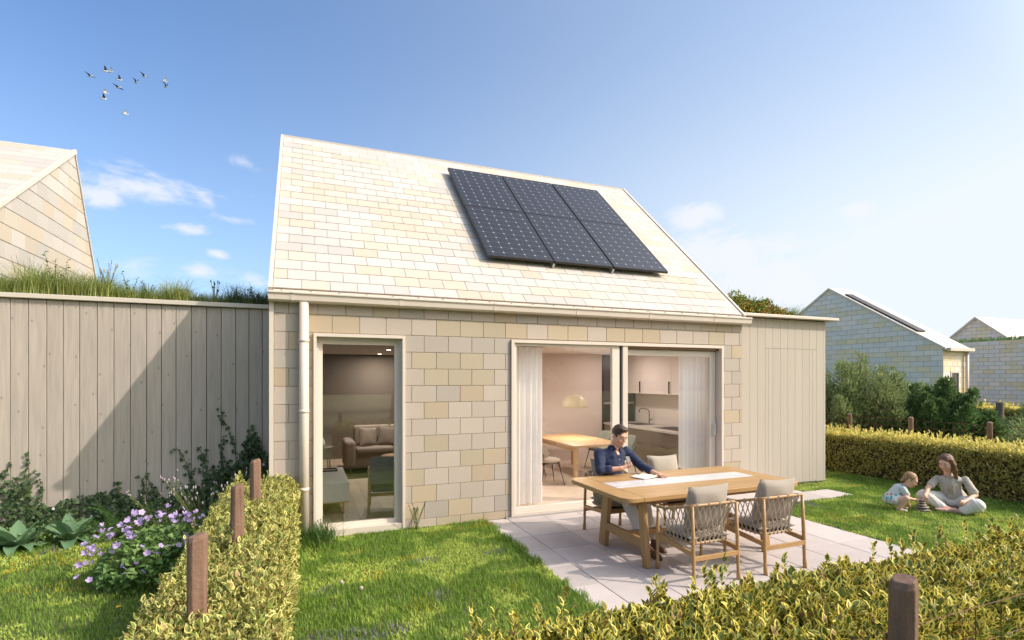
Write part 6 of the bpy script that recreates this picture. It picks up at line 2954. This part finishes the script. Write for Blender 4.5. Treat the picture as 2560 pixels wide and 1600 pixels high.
F = Field((2.90, -2.30, -.02), (3.95, -.80, 1.42), .0075)
torso(F, -.012)
F.chain([neck - [0.02, -.02, .04], neck + [.02, -.02, .06], hc + RmM @ V3(0, .02, -.05)], [.062, .056, .058], .025)
for s_, e_, w_ in ((sR, eR, wR), (sL, eL, wL)):
    F.chain([s_, e_, w_], [.050, .040, .027], .015)
for hp, k_, a_ in ((hips + [-.09, 0, -.03], kR, aR), (hips + [.09, 0, -.03], kL, aL)):
    F.chain([hp, k_, a_], [.078, .056, .038], .02)
    F.chain([a_, a_ + [0, -.05, -.07], a_ + [0.01, -.20, -.082]], [.036, .034, .022], .01)
head_shape(F, hc, RmM, 1.06)
# right hand holding the phone
pc = V3(3.415, -1.335, .872)
hand(F, wR, pc, [
    [V3(3.440, -1.352, .905), V3(3.466, -1.368, .912), V3(3.462, -1.345, .922)],
    [V3(3.445, -1.350, .885), V3(3.476, -1.366, .892), V3(3.473, -1.343, .902)],
    [V3(3.444, -1.345, .866), V3(3.475, -1.360, .872), V3(3.474, -1.338, .880)],
    [V3(3.438, -1.338, .850), V3(3.462, -1.352, .852), V3(3.463, -1.333, .860)]],
    [V3(3.405, -1.325, .898), V3(3.418, -1.330, .926), V3(3.432, -1.338, .945)])
# left hand flat on the table, fingers spread
pL = V3(3.752, -1.530, .776)
hand(F, wL, pL, [
    [V3(3.730, -1.570, .777), V3(3.728, -1.605, .774), V3(3.730, -1.640, .761)],
    [V3(3.749, -1.577, .778), V3(3.757, -1.617, .774), V3(3.765, -1.655, .761)],
    [V3(3.768, -1.572, .777), V3(3.786, -1.609, .772), V3(3.800, -1.642, .761)],
    [V3(3.784, -1.560, .773), V3(3.807, -1.590, .768), V3(3.824, -1.616, .760)]],
    [V3(3.722, -1.525, .774), V3(3.697, -1.548, .767), V3(3.682, -1.578, .761)])
F.v  # body finished
F.lo -= 0
bo = F.mesh('body', 'skin', man)
bo.location = tuple(-MO)
face_parts(man, hc - MO, RmM, 1.06, 'hair_dark')

F = Field((2.90, -1.60, .42), (3.92, -.80, 1.18), .0072)
torso(F, .006, .035)
for s_, e_, w_, ts in ((sR, eR, wR, .42), (sL, eL, wL, .62)):
    cuff = e_ + (w_ - e_) * ts
    F.chain([s_, e_], [.070, .058], .03)
    F.chain([e_, cuff], [.056, .047], .02)
    d_ = (w_ - e_) / np.linalg.norm(w_ - e_)
    F.cone(cuff - d_ * .022, cuff + d_ * .012, .0505, .050, .004)
F.noise(.0028, 55, 3).noise(.0038, 26, 4)
# open collar
F.ell(neck + [.018, -.065, -.02], (.030, .05, .070), .012, sub=True)
F.cone(neck + [-.045, .02, -.005], neck + [.058, .018, -.002], .040, .040, .02)
F.ell(neck + [.008, -.01, .045], (.060, .062, .06), .006, sub=True)
o = F.mesh('shirt', 'navy_linen', man)
o.location = tuple(-MO)
q = MB()      # collar wings
for sx_ in (-1, 1):
    a = neck - MO + V3(.010, 0, .018)
    q.prism([(a[0] + sx_ * .020, a[1] - .070, a[2] - .045), (a[0] + sx_ * .068, a[1] - .052, a[2] - .040), (a[0] + sx_ * .074, a[1] + .01, a[2] + .016), (a[0] + sx_ * .052, a[1] - .045, a[2] + .018)][::sx_], (0, -.008, .003))
q.build('collar', 'navy_linen', man, bev=.002)
q = MB()
for i in range(5):
    z = 1.005 - i * .065
    t = i / 5
    q.ell((.030 - t * .02, -.118 - .030 * math.sin(t * 2.2) + .02 * t, z), (.0055, .003, .0055), 8, 5)
q.build('buttons', 'button', man)

F = Field((2.98, -2.1, .06), (3.80, -.80, .72), .0085)
F.ell(hips + [0, 0, -.02], (.178, .145, .115), .04)
for hp, k_, a_ in ((hips + [-.09, 0, -.03], kR, aR), (hips + [.09, 0, -.03], kL, aL)):
    F.chain([hp, k_, a_ + (k_ - a_) * .06], [.100, .078, .060], .03)
F.noise(.004, 30, 8).noise(.0025, 60, 9)
o = F.mesh('trousers', 'white_cotton', man)
o.location = tuple(-MO)
for a_ in (aR, aL):
    F = Field(tuple(a_ + [-.08, -.30, -.14]), tuple(a_ + [.09, .09, .05]), .006)
    F.chain([a_ + [0, .01, -.02], a_ + [0, -.06, -.065], a_ + [.01, -.21, -.078]], [.046, .044, .030], .02)
    F.cone(a_ + [0, .025, -.095], a_ + [.01, -.22, -.095], .036, .034, .01)
    o = F.mesh('shoe', 'leather', man, cut=None)
    o.location = tuple(-MO)
F = Field(tuple(hc - .15), tuple(hc + .16), .0042)


def Th(p, s=1.06):
    return hc + RmM @ (V3(*p) * s)


F.ell(Th((0, .020, .042)), np.array((.083, .098, .092)) * 1.06, .01, RmM)
F.ell(Th((.012, -.048, .102)), (.056, .038, .026), .02, RmM)
F.ell(Th((-.030, -.040, .104)), (.036, .036, .022), .02, RmM)
F.ell(Th((0, -.088, -.018)), np.array((.070, .082, .094)) * 1.06, .008, RmM, sub=True)
F.ell(Th((0, -.02, -.12)), np.array((.12, .13, .10)) * 1.06, .008, RmM, sub=True)
for sx_ in (-1, 1):
    F.ell(Th((sx_ * .080, .012, -.02)), (.012, .022, .036), .005, RmM, sub=True)
    F.ell(Th((sx_ * .071, -.030, .010)), (.010, .012, .022), .006, RmM)
F.noise(.0022, 120, 5)
o = F.mesh('hair', 'hair_dark', man)
o.location = tuple(-MO)

ph = thing('smartphone', 'dark smartphone held in the right hand of the seated man', 'phone', (3.452, -1.330, .925), R(12))
q = MB()
q.box(-.036, .036, -.0035, .0035, -.07, .07)
o = q.build('case', 'phone', ph, bev=.003)
q = MB()
q.box(-.033, .033, -.0048, -.0037, -.066, .066)
o2 = q.build('back', 'phone', ph)
for o in list(ph.children):
    o.rotation_euler = (R(-28), 0, 0)
bk = thing('open_book', 'open book lying on the table in front of the seated man', 'book', (3.575, -1.50, .7515), R(16))
q = MB()
q.box(-.155, .155, -.105, .105, 0, .004)
q.build('cover', 'cover', bk)
for sx_ in (-1, 1):
    n = 10
    top = [(sx_ * (.002 + .148 * i / n), .006 + .022 * math.sin(math.pi * min(1, (i / n) * .75 + .12)) * (1 - .35 * i / n)) for i in range(n + 1)]
    q = MB()
    vs = []
    for y in (-.10, .10):
        for x, z in top:
            vs.append((x, y, z))
        for x, z in top:
            vs.append((x, y, .0045))
    m_ = n + 1
    fs = []
    for i in range(n):
        fs += [(i, i + 1, 2 * m_ + i + 1, 2 * m_ + i), (m_ + i, 3 * m_ + i, 3 * m_ + i + 1, m_ + i + 1), (i, m_ + i, m_ + i + 1, i + 1), (2 * m_ + i, 2 * m_ + i + 1, 3 * m_ + i + 1, 3 * m_ + i)]
    fs += [(n, m_ + n, 3 * m_ + n, 2 * m_ + n), (0, 2 * m_, 3 * m_, m_)]
    if sx_ > 0:
        fs = [tuple(reversed(f)) for f in fs]
    q.add(vs, fs)
    q.build('pages', 'paper', bk)
q = MB()      # lines of print, too small to read in the photograph
for sx_ in (-1, 1):
    pass

# ---- woman and child on the lawn: local frame u (right in the picture), w (away), z -----------------
GX, GY = 8.55, -2.0
SC = .00604
su, cu = math.sin(R(YAW)), math.cos(R(YAW))
zc = 1302.02 * CAMZ / (1272 - 947.53)
ux = (2370 - 1280) / 1302.02 * zc
WO = V3(CAMX + su * zc + cu * ux, CAMY + cu * zc - su * ux, 0)
BW = np.array([[cu, su, 0], [-su, cu, 0], [0, 0, 1.]])     # columns u, w, z in world


def place_local(o):
    o.location = tuple(WO)
    o.rotation_euler = (0, 0, -R(YAW))


def C(cx, cy, w=0.0):      # from crop pixels to local metres
    return V3(-1.268 + cx * .000959, w, max(.0, 1.16 - cy * .000959))


woman = thing('person', 'long-haired woman in beige shirt and pale trousers sitting cross-legged on the lawn', 'person')
place_local(woman)
whc = C(1262, 478, -.03)
RmW = rotz(R(-62)) @ rotx(R(20))      # looks to the left and down towards the child
wneck = C(1345, 690, .02)
wsR, wsL = C(1235, 750, .10), C(1505, 735, -.10)
weR, wwR = C(1030, 880, .02), C(875, 955, -.12)
weL, wwL = C(1562, 950, -.20), C(1330, 1015, -.30)
wch, whp = C(1370, 850, .02), C(1455, 1100, .04)
F = Field((-.62, -.62, -.01), (.42, .40, .90), .0072)
F.ell(whp + [0, 0, .03], (.16, .13, .12), .04)
F.cone(whp, wch, .100, .098, .03)
F.ell(wch + [0, 0, .04], (.108, .085, .12), .03)
F.ell((wsR + wsL) / 2, (.135, .062, .038), .03, rotz(R(-38)))
F.chain([wneck - [0, 0, .04], whc + RmW @ V3(0, .025, -.05)], [.050, .048], .02)
F.chain([wsR, weR, wwR], [.043, .034, .022], .012)
F.chain([wsL, weL, wwL], [.043, .036, .022], .012)
hand(F, wwR, C(835, 970, -.15), [
    [C(815, 985, -.165), C(795, 1010, -.17), C(800, 1035, -.17)], [C(822, 990, -.175), C(806, 1018, -.18), C(812, 1040, -.18)],
    [C(832, 995, -.185), C(822, 1022, -.19), C(830, 1040, -.19)], [C(845, 995, -.19), C(843, 1018, -.195), C(850, 1032, -.195)]],
    [C(815, 975, -.155), C(790, 990, -.15), C(783, 1012, -.15)], r=.0075)
hand(F, wwL, C(1270, 1025, -.33), [
    [C(1235, 1010, -.345), C(1205, 1015, -.35), C(1195, 1035, -.34)], [C(1232, 1025, -.35), C(1200, 1032, -.355), C(1192, 1050, -.345)],
    [C(1236, 1040, -.35), C(1208, 1050, -.35), C(1205, 1062, -.34)], [C(1244, 1052, -.345), C(1222, 1064, -.345), C(1218, 1072, -.34)]],
    [C(1260, 1005, -.33), C(1235, 992, -.335), C(1215, 998, -.34)], r=.0075)
# bare lower legs and feet
F.chain([C(1010, 1045, -.02), C(1150, 1165, -.16), C(1215, 1172, -.24)], [.052, .038, .032], .02)
F.chain([C(1215, 1172, -.24), C(1100, 1185, -.20), C(1000, 1172, -.16)], [.034, .030, .020], .02)
F.chain([C(1420, 1070, -.36), C(1290, 1172, -.30), C(1230, 1185, -.26)], [.050, .036, .03], .02)
head_shape(F, whc, RmW, 1.02, smile=1)
F.mesh('body', 'skin_fair', woman)
face_parts(woman, whc, RmW, 1.02, 'hair_brown', smile=True)
F = Field((-.45, -.40, .08), (.42, .40, .62), .0068)
F.ell(whp + [0, 0, .06], (.165, .135, .13), .04)
F.cone(whp + [0, 0, .04], wch, .128, .118, .04)
F.ell(wch + [0, 0, .04], (.138, .108, .145), .04)
F.ell((wsR + wsL) / 2 - [0, 0, .005], (.165, .080, .050), .04, rotz(R(-38)))
F.chain([wsR, wsR + (weR - wsR) * .72], [.046, .052], .02)
F.chain([wsL, wsL + (weL - wsL) * .80], [.050, .058], .02)
F.noise(.003, 40, 13).noise(.002, 80, 14)
F.ell(wneck + [-.035, -.045, -.01], (.04, .05, .055), .01, sub=True)
F.mesh('shirt', 'beige_linen', woman)
q = MB()
for i in range(4):
    p = C(1290 + i * 6, 800 + i * 62, -.125)
    q.ell(tuple(p), (.0045, .003, .0045), 6, 4)
q.build('buttons', 'button', woman)
q = MB()      # button placket and collar of the shirt
pk = [C(1290 + i * 5, 775 + i * 42, -.128 - .012 * math.sin(i * .5)) for i in range(7)]
for i in range(6):
    q.beam(tuple(pk[i]), tuple(pk[i + 1]), .020, .004, up=(0, 1, 0))
q.build('placket', 'fabric_taupe', woman)
q = MB()
for sx_ in (-1, 1):
    a = wneck + V3(-.01, -.02, -.005)
    q.prism([(a[0] + sx_ * .015 - .02, a[1] - .065, a[2] - .050), (a[0] + sx_ * .052, a[1] - .045, a[2] - .040), (a[0] + sx_ * .058, a[1] + .01, a[2] + .008), (a[0] + sx_ * .040, a[1] - .035, a[2] + .006)][::sx_], (0, -.007, .003))
q.build('collar', 'beige_linen', woman, bev=.002)
F = Field((-.52, -.60, -.005), (.42, .40, .34), .0075)
F.ell(whp + [0, 0, -.0], (.185, .150, .115), .04)
F.chain([whp + [-.03, .06, .02], C(975, 1010, .04), C(1120, 1145, -.12)], [.105, .082, .060], .035)
F.chain([whp + [.05, -.08, .0], C(1400, 1065, -.40), C(1275, 1150, -.34)], [.115, .090, .065], .035)
F.noise(.004, 34, 17).noise(.0025, 60, 18)
F.v = np.maximum(F.v, -(np.arange(F.n[2])[None, None, :] * F.h + F.lo[2]) * np.ones_like(F.v)).astype(np.float32)
F.mesh('trousers', 'white_cotton', woman)
F = Field(tuple(whc + [-.17, -.19, -.32]), tuple(whc + [.27, .22, .17]), .0055)


def Tw(p, s=1.02):
    return whc + RmW @ (V3(*p) * s)


F.ell(Tw((0, .022, .036)), np.array((.086, .100, .094)) * 1.02, .01, RmW)
for sx_, w_ in ((-1, .05), (1, .05)):
    F.chain([Tw((sx_ * .066, -.005, .05)), Tw((sx_ * .084, .006, -.04)), Tw((sx_ * .078, .02, -.10)) + [.01, 0, -.03], Tw((sx_ * .07, .02, -.12)) + [.03, -.02, -.13]], [.030, .030, .034, .018], .02)
F.chain([Tw((0, .085, .02)), Tw((0, .115, -.08)), Tw((0, .10, -.14)) + [.03, .0, -.10]], [.06, .065, .035], .04)
F.ell(Tw((0, -.085, -.030)), np.array((.064, .072, .100)) * 1.02, .008, RmW, sub=True)
F.noise(.0028, 70, 25)
F.mesh('hair', 'hair_brown', woman)

child = thing('person', 'laughing blond toddler in a patterned romper crouching beside the stacked stones', 'person')
place_local(child)
chc = C(690, 742, -.05)
RmC = rotz(R(52)) @ rotx(R(30))
F = Field((-.98, -.35, -.01), (-.42, .25, .62), .0062)
cn, cb = C(600, 850, .0), C(430, 1075, .02)
F.ell(cb + [0, 0, .015], (.085, .082, .075), .03)
F.cone(cb + [.02, 0, .04], C(545, 900, 0), .078, .072, .03)
F.chain([C(560, 870, 0), cn, chc + [-.015, 0, -.05]], [.05, .036, .036], .02)
shN, shF = C(555, 880, -.075), C(585, 880, .07)
F.chain([shN, C(615, 1015, -.11), C(735, 1048, -.10)], [.030, .024, .017], .01)
F.chain([shF, C(660, 1030, .06), C(705, 1145, .0)], [.030, .023, .017], .01)
hand(F, C(735, 1048, -.10), C(765, 1052, -.10), [
    [C(785, 1050, -.11), C(800, 1060, -.112), C(806, 1075, -.11)], [C(787, 1056, -.10), C(803, 1066, -.10), C(806, 1080, -.10)],
    [C(786, 1062, -.092), C(800, 1072, -.09), C(800, 1084, -.09)], [C(782, 1068, -.085), C(792, 1078, -.083), C(792, 1088, -.083)]],
    [C(770, 1042, -.11), C(784, 1036, -.115), C(795, 1042, -.115)], r=.0052, pw=.02)
F.cone(C(705, 1145, .0), C(715, 1170, -.01), .018, .016, .01)
for z_, kn, an in ((-.075, C(560, 1015, -.13), C(465, 1185, -.10)), (.06, C(660, 1035, .05), C(590, 1180, .03))):
    F.chain([cb + [0, z_ * .8, 0], kn, an], [.056, .043, .028], .02)
    F.chain([an, an + [.05, -.02, -.018], an + [.085, -.035, -.022]], [.026, .022, .015], .01)
head_shape(F, chc, RmC, .90, smile=1, child=True, open_mouth=True)
F.mesh('body', 'skin_fair', child)
face_parts(child, chc, RmC, .90, 'hair_blond', smile=True, open_mouth=True, child=True)
F = Field((-.98, -.22, .03), (-.56, .20, .42), .0058)
F.ell(cb + [0, 0, .015], (.100, .098, .088), .03)
F.cone(cb + [.02, 0, .04], C(545, 900, 0), .090, .082, .03)
F.ell(C(575, 868, 0), (.07, .085, .045), .03)
F.chain([shN, shN + (C(615, 1015, -.11) - shN) * .60], [.043, .046], .02)
F.chain([shF, shF + (C(660, 1030, .06) - shF) * .55], [.043, .045], .02)
F.chain([cb + [0, -.06, 0], cb + (C(560, 1015, -.13) - cb) * .55], [.068, .062], .02)
F.chain([cb + [0, .05, 0], cb + (C(660, 1035, .05) - cb) * .50], [.068, .062], .02)
F.noise(.002, 60, 33)
F.ell(cn + [.01, 0, .03], (.05, .05, .05), .006, sub=True)
F.mesh('romper', 'baby', child)
F = Field(tuple(chc - .14), tuple(chc + .15), .0045)
F.ell(chc + RmC @ V3(0, .022, .036) * .9, np.array((.092, .098, .092)) * .9, .01, RmC)
F.ell(chc + RmC @ V3(0, .080, -.06) * .9, np.array((.06, .03, .05)) * .9, .02, RmC)
F.ell(chc + RmC @ V3(0, -.085, -.034) * .9, np.array((.080, .085, .085)) * .9, .008, RmC, sub=True)
F.ell(chc + RmC @ V3(0, -.02, -.125) * .9, np.array((.12, .12, .09)) * .9, .008, RmC, sub=True)
for sx_ in (-1, 1):
    F.ell(chc + RmC @ V3(sx_ * .087, .014, -.02) * .9, (.014, .024, .030), .005, RmC, sub=True)
F.noise(.002, 110, 35)
F.mesh('hair', 'hair_blond', child)
for an in (C(465, 1185, -.10), C(590, 1180, .03)):
    q = MB()
    q.tube([an + [-.025, .005, -.018], an + [.04, -.018, -.020], an + [.10, -.04, -.020]], [.022, .026, .020], 8)
    q.tube([an + [-.005, 0, .005], an + [.01, -.002, .012]], [.030, .028], 8)
    q.build('sandal', 'fabric_sand', child)

# stones, biggest at the bottom
g = random.Random(5)
for i, (lb, cx, z, a, b_, hh) in enumerate([('broad flat stone at the bottom of the stack between child and woman', 812, .018, .100, .085, .020),
                                            ('wide rounded stone second from the bottom of the stack', 818, .058, .084, .070, .019),
                                            ('grey stone in the middle of the stack', 800, .095, .066, .056, .017),
                                            ('small stone second from the top of the stack', 812, .127, .054, .045, .015),
                                            ('smallest pebble on top of the stack, touched by the child', 818, .156, .042, .036, .013)]):
    q = MB()
    q.ell((0, 0, 0), (a, b_, hh), 18, 10)
    q.v = [(v[0] * (1 + .05 * math.sin(v[1] * 40 + i)), v[1] * (1 + .05 * math.sin(v[0] * 30 + i)), v[2]) for v in q.v]
    o = q.build('stacked_stone', 'stone')
    p = WO + BW @ (C(cx, 0, -.13) * [1, 1, 0]) + [0, 0, z]
    o.location = tuple(p)
    o.rotation_euler = (g.uniform(-.05, .05), g.uniform(-.05, .05), g.uniform(0, 3))
    tag(o, lb, 'stone', 'stones stacked on the lawn')

# ------------------------------------------------------------------ gulls far up in the sky
birds = [(226, 191, 1, .9, .35), (263, 178, 2, .5, 1.3), (276, 180, 3, .3, 1.2), (298, 200, 4, .4, 1.4), (296, 219, 1, .9, .15), (340, 207, 5, .6, .9), (361, 192, 1, .9, .6),
         (412, 204, 6, .3, 1.0), (415, 218, 5, .7, 1.0), (263, 233, 3, .5, 1.0), (259, 247, 1, .8, .9), (313, 286, 3, .4, 1.1)]
blabels = ['leftmost gull of the flock, wings raised in a V', 'uppermost gull, wings nearly closed upward', 'gull just right of the uppermost one, white underwing showing', 'gull with one wing straight up, in the middle of the flock',
           'small gull gliding level, just below the middle of the flock', 'gull with wings in a V, left of the one highest in the middle right', 'gull with wide-spread wings, upper right of the middle',
           'upper of the two gulls at the right end of the flock', 'lower of the two gulls at the right end of the flock', 'pale gull directly above the lower left one', 'lower left gull of the flock with one wing out sideways', 'lowest gull, flying alone under the flock']
for (px, py, v, sp, up), lb in zip(birds, blabels):
    d = Vector(CLD(px, py))
    p = Vector((CAMX, CAMY, CAMZ)) + d * (58 + (px * 7 % 9))
    rt = thing('gull', lb, 'bird', tuple(p), -R(YAW) + (px % 5) * .25 - .4, 'gulls flying over the timber wing')
    rt.scale = (.78, .78, .78)
    q = MB()
    q.ell((0, 0, 0), (.26, .075, .075), 10, 6)
    q.ell((.25, 0, .04), (.07, .05, .05), 8, 5)
    q.add([(-.22, -.03, 0), (-.40, -.07, .0), (-.40, .07, .0), (-.22, .03, 0), (-.22, 0, .02), (-.40, 0, .015)], [(0, 1, 5, 4), (4, 5, 2, 3)])
    q.build('body', 'gull_white', rt)
    for s_, (e1, e2) in ((-1, (up * 1.1, up * .55)), (1, (up, up * 1.2))):
        a1, a2 = min(1.35, e1), min(1.3, e2)
        j = Vector((.05, s_ * .30 * math.cos(a1) * sp * 1.1, .30 * math.sin(a1)))
        t = j + Vector((-.10, s_ * .42 * math.cos(a2) * sp * 1.2, .40 * math.sin(a2)))
        q = MB()
        q.add([(.10, s_ * .04, .02), tuple(j + Vector((.10, 0, 0))), tuple(t), tuple(j + Vector((-.12, 0, 0))), (-.14, s_ * .04, .01)], [(0, 1, 3, 4), (1, 2, 3)])
        md = q.build('wing', 'gull_dark' if (v in (1, 2, 4, 5) or s_ > 0) else 'gull_white', rt)
        sm = md.modifiers.new('solid', 'SOLIDIFY')
        sm.thickness = .02
